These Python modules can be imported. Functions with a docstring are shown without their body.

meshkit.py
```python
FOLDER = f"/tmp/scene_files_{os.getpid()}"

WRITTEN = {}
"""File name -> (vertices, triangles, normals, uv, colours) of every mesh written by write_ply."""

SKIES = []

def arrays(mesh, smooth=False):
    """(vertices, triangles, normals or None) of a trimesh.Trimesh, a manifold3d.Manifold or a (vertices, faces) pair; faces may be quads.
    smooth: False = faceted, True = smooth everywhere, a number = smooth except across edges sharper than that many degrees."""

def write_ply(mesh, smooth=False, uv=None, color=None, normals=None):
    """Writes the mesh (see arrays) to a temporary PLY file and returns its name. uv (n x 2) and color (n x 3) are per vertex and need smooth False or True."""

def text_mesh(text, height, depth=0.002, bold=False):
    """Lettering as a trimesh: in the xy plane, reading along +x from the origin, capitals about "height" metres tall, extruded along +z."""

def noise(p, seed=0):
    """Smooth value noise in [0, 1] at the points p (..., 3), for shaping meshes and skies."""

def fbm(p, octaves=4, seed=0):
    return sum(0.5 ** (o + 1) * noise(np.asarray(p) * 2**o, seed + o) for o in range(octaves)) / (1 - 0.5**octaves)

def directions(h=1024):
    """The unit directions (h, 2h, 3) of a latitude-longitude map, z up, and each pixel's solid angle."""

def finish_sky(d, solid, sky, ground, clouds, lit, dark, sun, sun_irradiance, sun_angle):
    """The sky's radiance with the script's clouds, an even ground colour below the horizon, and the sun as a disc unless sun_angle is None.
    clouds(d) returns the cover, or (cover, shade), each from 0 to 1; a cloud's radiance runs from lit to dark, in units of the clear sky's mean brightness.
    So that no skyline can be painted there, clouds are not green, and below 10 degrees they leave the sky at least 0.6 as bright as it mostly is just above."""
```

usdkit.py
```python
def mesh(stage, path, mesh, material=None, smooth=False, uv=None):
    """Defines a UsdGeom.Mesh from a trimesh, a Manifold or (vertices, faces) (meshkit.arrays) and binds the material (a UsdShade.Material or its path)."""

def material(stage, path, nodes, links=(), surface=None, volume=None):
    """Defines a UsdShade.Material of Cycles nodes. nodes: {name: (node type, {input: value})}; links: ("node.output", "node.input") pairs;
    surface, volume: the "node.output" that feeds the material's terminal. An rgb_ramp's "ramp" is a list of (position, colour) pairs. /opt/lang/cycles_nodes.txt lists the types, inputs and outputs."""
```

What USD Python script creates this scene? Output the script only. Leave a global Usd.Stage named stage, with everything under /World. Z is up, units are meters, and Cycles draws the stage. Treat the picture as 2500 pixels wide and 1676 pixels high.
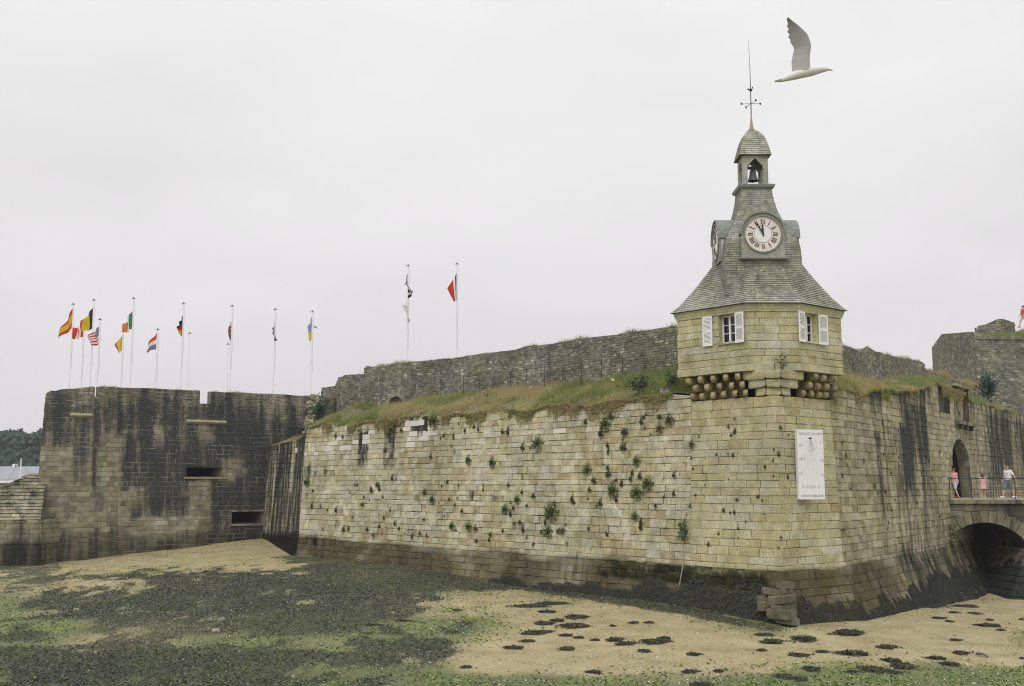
import math, random
import numpy as np
import trimesh, shapely, manifold3d
from shapely.geometry import Polygon, box as sbox, LineString
from pxr import Usd, UsdGeom, UsdLux, UsdShade, Gf, Sdf, Vt
import usdkit, meshkit

random.seed(7)
R = np.random.RandomState(7)
stage = Usd.Stage.CreateInMemory()
UsdGeom.SetStageUpAxis(stage, UsdGeom.Tokens.z)
UsdGeom.SetStageMetersPerUnit(stage, 1.0)
world = UsdGeom.Xform.Define(stage, '/World')
UsdGeom.Scope.Define(stage, '/World/Looks')
A = np.array

# ------------------------------------------------------------------ camera
EYE, F = 5.4, 2800.0                       # eye height above the mud; focal length in pixels of a 2500 px wide frame
PITCH = math.atan((1187 - 838) / F)
CP, SP = math.cos(PITCH), math.sin(PITCH)
cam = UsdGeom.Camera.Define(stage, '/World/camera')
cam.CreateHorizontalApertureAttr(36.0)
cam.CreateVerticalApertureAttr(36.0 * 686 / 1024)
cam.CreateFocalLengthAttr(36.0 * F / 2500)
cam.CreateClippingRangeAttr(Gf.Vec2f(0.1, 20000))
cx = UsdGeom.Xformable(cam)
cx.AddTranslateOp().Set(Gf.Vec3d(0, 0, EYE))
cx.AddRotateXOp().Set(90 + math.degrees(PITCH))
cam.CreateExposureAttr(0.0)

# ------------------------------------------------------------------ sky and sun (overcast)
SUN_EL, SUN_AZ = math.radians(52), math.radians(200)   # azimuth from +y towards +x: behind the camera, a little left
sun = UsdLux.DistantLight.Define(stage, '/World/sun')
sun.CreateIntensityAttr(0.36)
sun.CreateAngleAttr(38.0)
sun.CreateColorAttr(Gf.Vec3f(1.0, 0.97, 0.92))
sun.CreateNormalizeAttr(True)
sd = A([math.sin(SUN_AZ) * math.cos(SUN_EL), math.cos(SUN_AZ) * math.cos(SUN_EL), math.sin(SUN_EL)])
sun.AddTransformOp().Set(Gf.Matrix4d().SetRotate(Gf.Rotation(Gf.Vec3d(0, 0, 1), Gf.Vec3d(*map(float, sd)))))
SKY_S = 0.11
sky = UsdLux.DomeLight.Define(stage, '/World/sky')
sky.GetPrim().SetCustomDataByKey('kind', 'structure')
sky.GetPrim().SetCustomDataByKey('label', 'pale even overcast sky with a faint lavender tint low down')
skym = usdkit.material(stage, '/World/Looks/overcast_sky', {
    'tc': ('texture_coordinate', {}),
    'sx': ('separate_xyz', {}),
    'el': ('map_range', {'from_min': 0.0, 'from_max': 1.0, 'to_min': 0.0, 'to_max': 1.0, 'clamp': True}),
    'ramp': ('rgb_ramp', {'ramp': [(0.0, (.67, .645, .685)), (0.08, (.725, .70, .73)), (0.16, (.785, .765, .78)), (0.30, (.845, .838, .838)), (0.5, (.93, .93, .935)), (1.0, (1.45, 1.45, 1.46))]}),
    'mp': ('mapping', {'scale': (1.4, 1.4, 4.0)}),
    'nz': ('noise_texture', {'scale': 1.6, 'detail': 4.0, 'roughness': 0.5}),
    'nr': ('map_range', {'from_min': 0.3, 'from_max': 0.7, 'to_min': 0.92, 'to_max': 1.06, 'clamp': True}),
    'mul': ('mix', {'mix_type': 'multiply', 'fac': 1.0}),
    'up': ('mix', {'mix_type': 'multiply', 'fac': 1.0, 'color2': (1 / SKY_S,) * 3}),
    'st': ('sky_texture', {'sky_type': 'single_scattering', 'sun_disc': False, 'sun_elevation': SUN_EL, 'sun_rotation': SUN_AZ}),
    'cl': ('mix', {'fac': 0.985}),
    'bg': ('background_shader', {'strength': SKY_S}),
}, [('tc.generated', 'sx.vector'), ('sx.z', 'el.value'), ('el.result', 'ramp.fac'), ('tc.generated', 'mp.vector'), ('mp.vector', 'nz.vector'),
    ('nz.fac', 'nr.value'), ('ramp.color', 'mul.color1'), ('nr.result', 'mul.color2'), ('mul.color', 'up.color1'),
    ('st.color', 'cl.color1'), ('up.color', 'cl.color2'), ('cl.color', 'bg.color')], surface='bg.background')
UsdShade.MaterialBindingAPI.Apply(sky.GetPrim()).Bind(skym)

# ------------------------------------------------------------------ measuring helpers
def ray(u, v):
    a, b = (u - 1250) / F, (838 - v) / F
    return A([a, CP - b * SP, SP + b * CP])
def atY(u, v, Y):
    d = ray(u, v); p = d * Y / d[1]; p[2] += EYE; return p
def atZ(u, v, z):
    d = ray(u, v); p = d * (z - EYE) / d[2]; p[2] += EYE; return p
def photo(P):
    P = np.asarray(P, float); x, y, z = P[..., 0], P[..., 1], P[..., 2] - EYE
    w = y * CP + z * SP; b = (z * CP - y * SP) / w
    return 1250 + F * x / w, 838 - F * b
def on_line(u, p, d, v=1187):
    """distance t along the plan line p + t d that the sight line through u crosses"""
    r = ray(u, v); k = r[0] / r[1]
    return (k * p[1] - p[0]) / (d[0] - k * d[1])
def fbm(p, o=4, seed=0): return np.clip((meshkit.fbm(np.asarray(p, float), o, seed) - .5) * 1.55 + .5, 0, 1)
def sstep(x, a, b):
    t = np.clip((np.asarray(x, float) - a) / (b - a), 0, 1); return t * t * (3 - 2 * t)

# ------------------------------------------------------------------ prims
NAMES = {}
def fresh(parent, name):
    k = (parent, name); n = NAMES.get(k, 0); NAMES[k] = n + 1
    return parent + '/' + (name if n == 0 else '%s_%03d' % (name, n))
class Thing:
    pass
def tag(prim, label=None, cat=None, group=None, kind=None):
    for k, v in (('label', label), ('category', cat), ('group', group), ('kind', kind)):
        if v: prim.SetCustomDataByKey(k, v)
def thing(name, label, cat, loc=(0, 0, 0), group=None, kind=None, rotz=0.0):
    t = Thing(); t.path = fresh('/World', name); t.loc = A(loc, float)
    x = UsdGeom.Xform.Define(stage, t.path); x.AddTranslateOp().Set(Gf.Vec3d(*map(float, loc)))
    if rotz: x.AddRotateZOp().Set(float(rotz))
    t.prim = x.GetPrim(); tag(t.prim, label, cat, group, kind); return t
def copy_of(t, loc, label, group=None, rotz=0.0, scale=None, tilt=0.0, cat=None):
    n = Thing(); n.path = fresh('/World', t.path.rsplit('/', 1)[1].rstrip('0123456789').rstrip('_')); n.loc = A(loc, float)
    x = UsdGeom.Xform.Define(stage, n.path); x.AddTranslateOp().Set(Gf.Vec3d(*map(float, loc)))
    x.AddRotateZOp().Set(float(rotz))
    if tilt: x.AddRotateXOp().Set(float(tilt))
    if scale is not None: x.AddScaleOp().Set(Gf.Vec3f(*map(float, scale)))
    n.prim = x.GetPrim(); n.prim.GetReferences().AddInternalReference(t.prim.GetPath()); n.prim.SetInstanceable(True)
    tag(n.prim, label, cat or t.prim.GetCustomDataByKey('category'), group or t.prim.GetCustomDataByKey('group')); return n
def tris(Fc):
    Fc = np.asarray(Fc, int)
    return np.vstack([Fc[:, [0, 1, 2]], Fc[:, [0, 2, 3]]]) if Fc.shape[1] == 4 else Fc
def emit(path, V, Fc, mat, prim=None, normals=None):
    V = np.asarray(V, float); Fc = tris(Fc)
    m = UsdGeom.Mesh.Define(stage, path)
    m.CreatePointsAttr(Vt.Vec3fArray.FromNumpy(np.ascontiguousarray(V, np.float32)))
    m.CreateFaceVertexCountsAttr(Vt.IntArray.FromNumpy(np.full(len(Fc), 3, np.int32)))
    m.CreateFaceVertexIndicesAttr(Vt.IntArray.FromNumpy(np.ascontiguousarray(Fc, np.int32).ravel()))
    m.CreateSubdivisionSchemeAttr('none')
    if normals is not None:
        m.CreateNormalsAttr(Vt.Vec3fArray.FromNumpy(np.ascontiguousarray(normals, np.float32))); m.SetNormalsInterpolation('vertex')
    for k, a in (prim or {}).items():
        a = np.ascontiguousarray(a, np.float32)
        if a.ndim == 1:
            UsdGeom.PrimvarsAPI(m).CreatePrimvar(k, Sdf.ValueTypeNames.FloatArray, 'vertex').Set(Vt.FloatArray.FromNumpy(a))
        else:
            UsdGeom.PrimvarsAPI(m).CreatePrimvar(k, Sdf.ValueTypeNames.Color3fArray, 'vertex').Set(Vt.Vec3fArray.FromNumpy(a))
    UsdShade.MaterialBindingAPI.Apply(m.GetPrim()).Bind(mat)
    return m.GetPrim()
def smoothn(V, Fc):
    Fc = tris(Fc); n = np.zeros_like(V); c = np.cross(V[Fc[:, 1]] - V[Fc[:, 0]], V[Fc[:, 2]] - V[Fc[:, 0]])
    for k in range(3): np.add.at(n, Fc[:, k], c)
    return n / np.maximum(np.linalg.norm(n, axis=1, keepdims=True), 1e-12)
def part(t, name, VF, mat, prim=None, smooth=False, label=None, parent=None, kind=None):
    """one mesh under a thing (or under one of its parts), world coordinates in"""
    V, Fc = VF if isinstance(VF, tuple) else (A(VF.vertices), A(VF.faces))
    p = fresh(parent.GetPath().pathString if parent is not None else t.path, name)
    V = np.asarray(V, float) - t.loc
    pr = emit(p, V, Fc, mat, prim, smoothn(V, Fc) if smooth is True else None) if not (smooth and smooth is not True) else None
    if pr is None:
        pr = usdkit.mesh(stage, p, (V, tris(Fc)), mat, smooth=smooth).GetPrim()
    tag(pr, label, kind=kind); return pr
def single(name, VF, mat, label, cat=None, group=None, kind=None, prim=None, smooth=False):
    V, Fc = VF if isinstance(VF, tuple) else (A(VF.vertices), A(VF.faces))
    pr = emit(fresh('/World', name), V, Fc, mat, prim, smoothn(A(V, float), Fc) if smooth else None)
    tag(pr, label, cat, group, kind); return pr
def join(items):
    Vs, Fs, n = [], [], 0
    for V, Fc in items:
        V = np.asarray(V, float); Fc = tris(Fc); Vs.append(V); Fs.append(Fc + n); n += len(V)
    return np.vstack(Vs), np.vstack(Fs)
def vf(tm): return A(tm.vertices), A(tm.faces)
def boxm(lo, hi, ch=0.0):
    lo, hi = A(lo, float), A(hi, float)
    if ch <= 0: return vf(trimesh.creation.box(bounds=[lo, hi]))
    c, e = (lo + hi) / 2, (hi - lo) / 2; pts = []
    for s in np.ndindex(2, 2, 2):
        g = A(s) * 2 - 1
        for k in range(3):
            q = e - ch; q = q.copy(); q[k] = e[k]; pts.append(c + g * q)
    return vf(trimesh.convex.convex_hull(A(pts)))
def obox(center, size, yaw=0, ch=0.0, pitch=0, roll=0):
    s = A(size, float) / 2; V, Fc = boxm(-s, s, ch)
    M = trimesh.transformations.euler_matrix(math.radians(roll), math.radians(pitch), math.radians(yaw), 'sxyz')[:3, :3]
    return V @ M.T + A(center), Fc
def tube(p, r, n=8, closed=True):
    """tapered tube along points p with radii r"""
    p = A(p, float); r = np.broadcast_to(A(r, float), (len(p),)); V, Fc = [], []
    t = np.gradient(p, axis=0); t /= np.maximum(np.linalg.norm(t, axis=1, keepdims=True), 1e-9)
    ref = A([0, 0, 1.]) if abs(t[0][2]) < .9 else A([1., 0, 0])
    for i in range(len(p)):
        a = np.cross(t[i], ref); a /= np.linalg.norm(a); b = np.cross(t[i], a)
        th = np.arange(n) / n * 2 * np.pi
        V.append(p[i] + r[i] * (np.cos(th)[:, None] * a + np.sin(th)[:, None] * b))
    V = np.vstack(V)
    for i in range(len(p) - 1):
        for k in range(n):
            a, b = i * n + k, i * n + (k + 1) % n; Fc.append([a, b, b + n, a + n])
    Fc = tris(Fc)
    if closed:
        m = len(V); V = np.vstack([V, p[:1], p[-1:]])
        for k in range(n):
            Fc = np.vstack([Fc, [[m, (k + 1) % n, k], [m + 1, (len(p) - 1) * n + k, (len(p) - 1) * n + (k + 1) % n]]])
    return V, Fc
def lathe(prof, n=24, center=(0, 0, 0)):
    prof = A(prof, float); th = np.arange(n) / n * 2 * np.pi; V, Fc = [], []
    for r, z in prof: V.append(np.c_[r * np.cos(th), r * np.sin(th), np.full(n, z)])
    for i in range(len(prof) - 1):
        for k in range(n): Fc.append([i * n + k, i * n + (k + 1) % n, (i + 1) * n + (k + 1) % n, (i + 1) * n + k])
    return np.vstack(V) + A(center), tris(Fc)

# ------------------------------------------------------------------ materials
def mat(name, nodes, links, surface='p.BSDF'): return usdkit.material(stage, '/World/Looks/' + name, nodes, links, surface=surface)
def plain(name, col, rough=0.7, vary=0.12, scale=8.0, metallic=0.0, spec=0.3, bump=0.0):
    n = {'g': ('geometry', {}), 'n': ('noise_texture', {'scale': scale, 'detail': 5.0}),
         'r': ('rgb_ramp', {'ramp': [(0.25, tuple(c * (1 - vary) for c in col)), (0.75, tuple(min(1, c * (1 + vary)) for c in col))]}),
         'p': ('principled_bsdf', {'roughness': rough, 'metallic': metallic, 'specular_ior_level': spec})}
    l = [('g.position', 'n.vector'), ('n.fac', 'r.fac'), ('r.color', 'p.base_color')]
    if bump:
        n['b'] = ('bump', {'strength': bump, 'distance': 0.02}); l += [('n.fac', 'b.height'), ('b.normal', 'p.normal')]
    return mat(name, n, l)
def stone_mat(name, ramp, dark=(.035, .037, .036), dark_amt=1.0, green=(.030, .048, .016), pale=(.66, .63, .57), grain=0.3, joint=False):
    """tone: each stone's own tint; stain / green / pale: where black lichen streaks (plus painted recess shade), algae and white lichen grow"""
    n = {
        'g': ('geometry', {}), 'tone': ('attribute', {'attribute': 'tone'}), 'stain_and_shade': ('attribute', {'attribute': 'stain_and_shade'}),
        'gre': ('attribute', {'attribute': 'green'}), 'pal': ('attribute', {'attribute': 'pale'}),
        'base': ('rgb_ramp', {'ramp': ramp}),
        'n1': ('noise_texture', {'scale': 2.3, 'detail': 6.0, 'roughness': 0.6}), 'n1r': ('map_range', {'from_min': 0.3, 'from_max': 0.7, 'to_min': 1 - grain, 'to_max': 1 + grain}),
        'n2': ('noise_texture', {'scale': 17.0, 'detail': 4.0, 'roughness': 0.7}), 'n2r': ('map_range', {'from_min': 0.3, 'from_max': 0.7, 'to_min': 0.62, 'to_max': 1.36}),
        'n0': ('noise_texture', {'scale': .75, 'detail': 4.0, 'roughness': .55}), 'n0r': ('map_range', {'range_type': 'smoothstep', 'from_min': .44, 'from_max': .60, 'to_min': 0, 'to_max': .6, 'clamp': True}), 'ol': ('mix', {'mix_type': 'multiply', 'color2': (.88, .885, .70)}), 'n4': ('noise_texture', {'scale': .42, 'detail': 5.0, 'roughness': .6}), 'n4r': ('map_range', {'from_min': .35, 'from_max': .65, 'to_min': .80, 'to_max': 1.14}), 'm0': ('mix', {'mix_type': 'multiply', 'fac': 1.0}),
        'm1': ('mix', {'mix_type': 'multiply', 'fac': 1.0}), 'm2': ('mix', {'mix_type': 'multiply', 'fac': 1.0}),
        'sm': ('mapping', {'scale': (2.0, 2.0, 0.22)}), 'sn': ('noise_texture', {'scale': 1.0, 'detail': 5.0, 'roughness': 0.62}),
        'sa': ('math', {'math_type': 'multiply_add', 'value2': 2.5, 'value3': -1.25}), 'sb': ('math', {'math_type': 'add'}),
        'n3': ('math', {'math_type': 'multiply_add', 'value2': 0.9, 'value3': -0.45}), 'sb2': ('math', {'math_type': 'add'}),
        'sc': ('map_range', {'range_type': 'smoothstep', 'from_min': -0.06, 'from_max': 0.72, 'to_min': 0.0, 'to_max': dark_amt, 'clamp': True}),
        'dm': ('mix', {'color2': dark}),
        'gn': ('noise_texture', {'scale': 3.1, 'detail': 5.0, 'roughness': 0.65}), 'ga': ('math', {'math_type': 'multiply_add', 'value2': 1.3, 'value3': -0.65}), 'gb': ('math', {'math_type': 'add'}),
        'gc': ('map_range', {'range_type': 'smoothstep', 'from_min': 0.3, 'from_max': 0.75, 'to_min': 0.0, 'to_max': 0.9, 'clamp': True}), 'gm': ('mix', {'color2': green}),
        'pn': ('noise_texture', {'scale': 5.5, 'detail': 4.0, 'roughness': 0.6}), 'pa': ('math', {'math_type': 'multiply_add', 'value2': 1.6, 'value3': -0.8}), 'pb': ('math', {'math_type': 'add'}),
        'pc': ('map_range', {'range_type': 'smoothstep', 'from_min': 0.45, 'from_max': 0.7, 'to_min': 0.0, 'to_max': 0.85, 'clamp': True}), 'pm': ('mix', {'color2': pale}),
        'dmp': ('attribute', {'attribute': 'damp_and_shade'}), 'dq': ('math', {'math_type': 'multiply_add', 'value2': .9, 'value3': -.45}), 'dr': ('math', {'math_type': 'multiply_add', 'value2': 1.0}), 'ds': ('math', {'math_type': 'multiply', 'use_clamp': True}), 'dw': ('mix', {'mix_type': 'multiply', 'color2': (.23, .215, .175)}),
        'bp': ('bump', {'strength': 0.55, 'distance': 0.03}), 'p': ('principled_bsdf', {'roughness': 0.92, 'specular_ior_level': 0.15}),
    }
    l = [('g.position', k + '.vector') for k in ('n0', 'n4', 'n1', 'n2', 'sm', 'gn', 'pn')] + [
        ('tone.fac', 'base.fac'), ('n1.fac', 'n1r.value'), ('n2.fac', 'n2r.value'), ('base.color', 'ol.color1'), ('n0.fac', 'n0r.value'), ('n0r.result', 'ol.fac'), ('ol.color', 'm0.color1'), ('n4.fac', 'n4r.value'), ('n4r.result', 'm0.color2'), ('m0.color', 'm1.color1'), ('n1r.result', 'm1.color2'), ('m1.color', 'm2.color1'), ('n2r.result', 'm2.color2'),
        ('sm.vector', 'sn.vector'), ('sn.fac', 'sa.value1'), ('sa.value', 'sb.value1'), ('stain_and_shade.fac', 'sb.value2'), ('n2.fac', 'n3.value1'), ('n3.value', 'sb2.value1'), ('sb.value', 'sb2.value2'), ('sb2.value', 'sc.value'),
        ('sc.result', 'dm.fac'), ('m2.color', 'dm.color1'),
        ('gn.fac', 'ga.value1'), ('ga.value', 'gb.value1'), ('gre.fac', 'gb.value2'), ('gb.value', 'gc.value'), ('gc.result', 'gm.fac'), ('dm.color', 'gm.color1'),
        ('pn.fac', 'pa.value1'), ('pa.value', 'pb.value1'), ('pal.fac', 'pb.value2'), ('pb.value', 'pc.value'), ('pc.result', 'pm.fac'), ('gm.color', 'pm.color1'),
        ('n1.fac', 'dq.value1'), ('dq.value', 'dr.value1'), ('dmp.fac', 'dr.value3'), ('dr.value', 'ds.value1'), ('dmp.fac', 'ds.value2'), ('ds.value', 'dw.fac'), ('pm.color', 'dw.color1'), ('dw.color', 'p.base_color'), ('n2.fac', 'bp.height'), ('bp.normal', 'p.normal')]
    return mat(name, n, l)
M = {}
M['granite'] = stone_mat('pale_granite', [(0, (.36, .30, .185)), (.25, (.43, .385, .255)), (.5, (.485, .45, .32)), (.75, (.48, .455, .36)), (1, (.54, .505, .40))])
M['ashlar'] = stone_mat('tower_ashlar', [(0, (.38, .315, .185)), (.3, (.43, .385, .235)), (.6, (.47, .435, .285)), (.85, (.46, .435, .32)), (1, (.49, .455, .36))], grain=0.18)
M['dark_granite'] = stone_mat('weathered_granite', [(0, (.155, .137, .095)), (.4, (.22, .20, .145)), (.8, (.27, .247, .185)), (1, (.34, .31, .235))], dark=(.046, .050, .048), pale=(.38, .37, .33))
M['gate_granite'] = stone_mat('streaked_granite', [(0, (.20, .172, .105)), (.35, (.275, .243, .155)), (.7, (.335, .30, .20)), (1, (.38, .345, .25))], dark=(.040, .045, .043), pale=(.42, .41, .37))
M['rubble'] = stone_mat('grey_rubble', [(0, (.155, .152, .128)), (.35, (.20, .194, .162)), (.7, (.24, .23, .188)), (.93, (.28, .268, .22)), (1, (.46, .43, .36))], dark=(.07, .071, .064))
M['mortar'] = stone_mat('old_joint', [(0, (.11, .095, .06)), (.45, (.20, .17, .115)), (1, (.46, .42, .32))])
M['mortar_light'] = stone_mat('lime_joint', [(0, (.16, .15, .125)), (1, (.36, .345, .30))], dark_amt=0.75)
M['slate'] = stone_mat('old_slate', [(0, (.22, .23, .205)), (.4, (.30, .305, .265)), (.75, (.36, .36, .31)), (1, (.45, .44, .38))], dark=(.06, .066, .062), pale=(.36, .34, .27), grain=0.2, dark_amt=0.9)
M['lead'] = plain('weathered_lead', (.20, .21, .195), 0.6, 0.25, 6)
M['white_paint'] = plain('white_paint', (.74, .735, .735), 0.5, 0.05, 5)
M['render_white'] = plain('painted_cheek', (.52, .49, .47), 0.8, 0.1, 4)
M['dial_white'] = plain('enamel_dial', (.74, .67, .62), 0.5, 0.06, 3)
M['black_paint'] = plain('dark_numeral', (.05, .04, .035), 0.6, 0.3, 9)
M['iron'] = plain('black_iron', (.03, .033, .035), 0.5, 0.3, 9)
M['copper'] = plain('oxidised_finial', (.33, .27, .245), 0.6, 0.2, 7)
M['bronze'] = plain('bell_bronze', (.12, .135, .11), 0.55, 0.25, 8, metallic=0.3)
M['dark_hole'] = plain('dark_interior', (.02, .02, .018), 0.95, 0.3, 3)
M['wood'] = plain('weathered_timber', (.12, .125, .115), 0.8, 0.3, 5)
M['pole_white'] = plain('white_pole_paint', (.78, .77, .79), 0.5, 0.05, 3)
M['glass'] = mat('window_glass', {'fr': ('fresnel', {'IOR': 1.55}), 't': ('transparent_bsdf', {'color': (.35, .38, .38)}), 'gl': ('glossy_bsdf', {'roughness': 0.03, 'color': (.9, .93, .95)}), 'mx': ('mix_closure', {})},
                 [('fr.fac', 'mx.fac'), ('t.BSDF', 'mx.closure1'), ('gl.BSDF', 'mx.closure2')], surface='mx.closure')
def leaf_mat(name, ramp, rough=0.7, trans=0.3, spec=0.25):
    return mat(name, {'t': ('attribute', {'attribute': 'tone'}), 'r': ('rgb_ramp', {'ramp': ramp}), 'p': ('principled_bsdf', {'roughness': rough, 'specular_ior_level': spec}),
                      'tr': ('translucent_bsdf', {}), 'mx': ('mix_closure', {'fac': trans})},
               [('t.fac', 'r.fac'), ('r.color', 'p.base_color'), ('r.color', 'tr.color'), ('p.BSDF', 'mx.closure1'), ('tr.BSDF', 'mx.closure2')], surface='mx.closure')
M['grass'] = leaf_mat('dry_and_green_grass', [(0, (.33, .265, .13)), (.2, (.40, .34, .175)), (.4, (.31, .285, .11)), (.6, (.225, .24, .08)), (.85, (.145, .19, .06)), (.93, (.18, .22, .07)), (.95, (.55, .45, .08)), (1, (.62, .55, .25))])
M['weed'] = leaf_mat('wall_plant_leaf', [(0, (.06, .085, .04)), (.5, (.10, .145, .055)), (.9, (.16, .21, .075)), (.93, (.5, .5, .12)), (1, (.6, .58, .3))])
M['tuft'] = leaf_mat('dark_tuft_leaf', [(0, (.065, .065, .032)), (.6, (.11, .11, .052)), (1, (.16, .165, .07))])
M['bush'] = leaf_mat('blue_green_leaf', [(0, (.03, .06, .05)), (.5, (.05, .095, .07)), (1, (.10, .15, .11))])
M['hill_leaf'] = leaf_mat('far_tree_leaf', [(0, (.045, .075, .06)), (.5, (.06, .10, .075)), (1, (.09, .13, .09))], trans=0.15)
M['wrack'] = leaf_mat('dark_seaweed', [(0, (.040, .044, .036)), (.3, (.058, .063, .048)), (.5, (.072, .066, .048)), (.65, (.075, .088, .045)), (.9, (.11, .14, .05)), (1, (.24, .21, .13))], rough=0.6, trans=0.05, spec=0.25)
M['ulva'] = leaf_mat('green_seaweed', [(0, (.05, .09, .03)), (.6, (.09, .15, .035)), (1, (.19, .26, .06))], rough=0.5, trans=0.2, spec=0.3)
M['shell'] = leaf_mat('pale_pebble', [(0, (.22, .20, .16)), (.6, (.40, .37, .31)), (1, (.68, .66, .60))], trans=0.0)
M['colour'] = mat('printed_cloth', {'c': ('attribute', {'attribute': 'tint'}), 'p': ('principled_bsdf', {'roughness': 0.8, 'specular_ior_level': 0.1}), 'tr': ('translucent_bsdf', {}), 'mx': ('mix_closure', {'fac': 0.4})},
                  [('c.color', 'p.base_color'), ('c.color', 'tr.color'), ('p.BSDF', 'mx.closure1'), ('tr.BSDF', 'mx.closure2')], surface='mx.closure')
# ------------------------------------------------------------------ masonry generator
class Wall:
    """A faced wall along a plan polyline run left to right as seen from outside. off(z, s) is how far the face stands out of that line."""
    def __init__(w, pts, off, closed=False):
        w.P = A(pts, float); w.closed = closed
        if closed: w.P = np.vstack([w.P, w.P[:1]])
        dv = np.diff(w.P, axis=0); w.L = np.linalg.norm(dv, axis=1); w.d = dv / w.L[:, None]; w.n = np.c_[w.d[:, 1], -w.d[:, 0]]
        w.S = np.r_[0, np.cumsum(w.L)]; w.off = off
        m = len(w.d); w.ta = np.zeros(m); w.tb = np.zeros(m)
        for i in range(m):
            j = i + 1
            if j >= m:
                if not closed: continue
                j = 0
            turn = math.atan2(w.d[i][0] * w.d[j][1] - w.d[i][1] * w.d[j][0], w.d[i] @ w.d[j])   # >0 turns left
            # outward is to the right: a left turn makes the outside longer
            w.tb[i] = math.tan(turn / 2); w.ta[j] = math.tan(turn / 2)
    def map(w, s, z, dep, seg):
        s, z, dep, seg = (np.asarray(x) for x in np.broadcast_arrays(s, z, dep, seg))
        o = w.off(z, s) + dep
        l = w.L[seg]; k = (s - w.S[seg]) / l
        q = -o * w.ta[seg] + k * (l + o * (w.ta[seg] + w.tb[seg]))
        p = w.P[seg] + w.d[seg] * q[..., None] + w.n[seg] * o[..., None]
        return np.concatenate([p, z[..., None]], -1)
    def seg_of(w, s): return np.clip(np.searchsorted(w.S, s, 'right') - 1, 0, len(w.d) - 1)
    def at(w, s, z, dep=0.0): return w.map(s, z, dep, w.seg_of(s))
STF = []
for a in range(4):
    b = (a + 1) % 4
    STF += [[a, b, 4 + b], [a, 4 + b, 4 + a], [8 + a, 8 + b, b], [8 + a, b, a]]
STF += [[4, 5, 6], [4, 6, 7]]
STF = A(STF)
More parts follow.
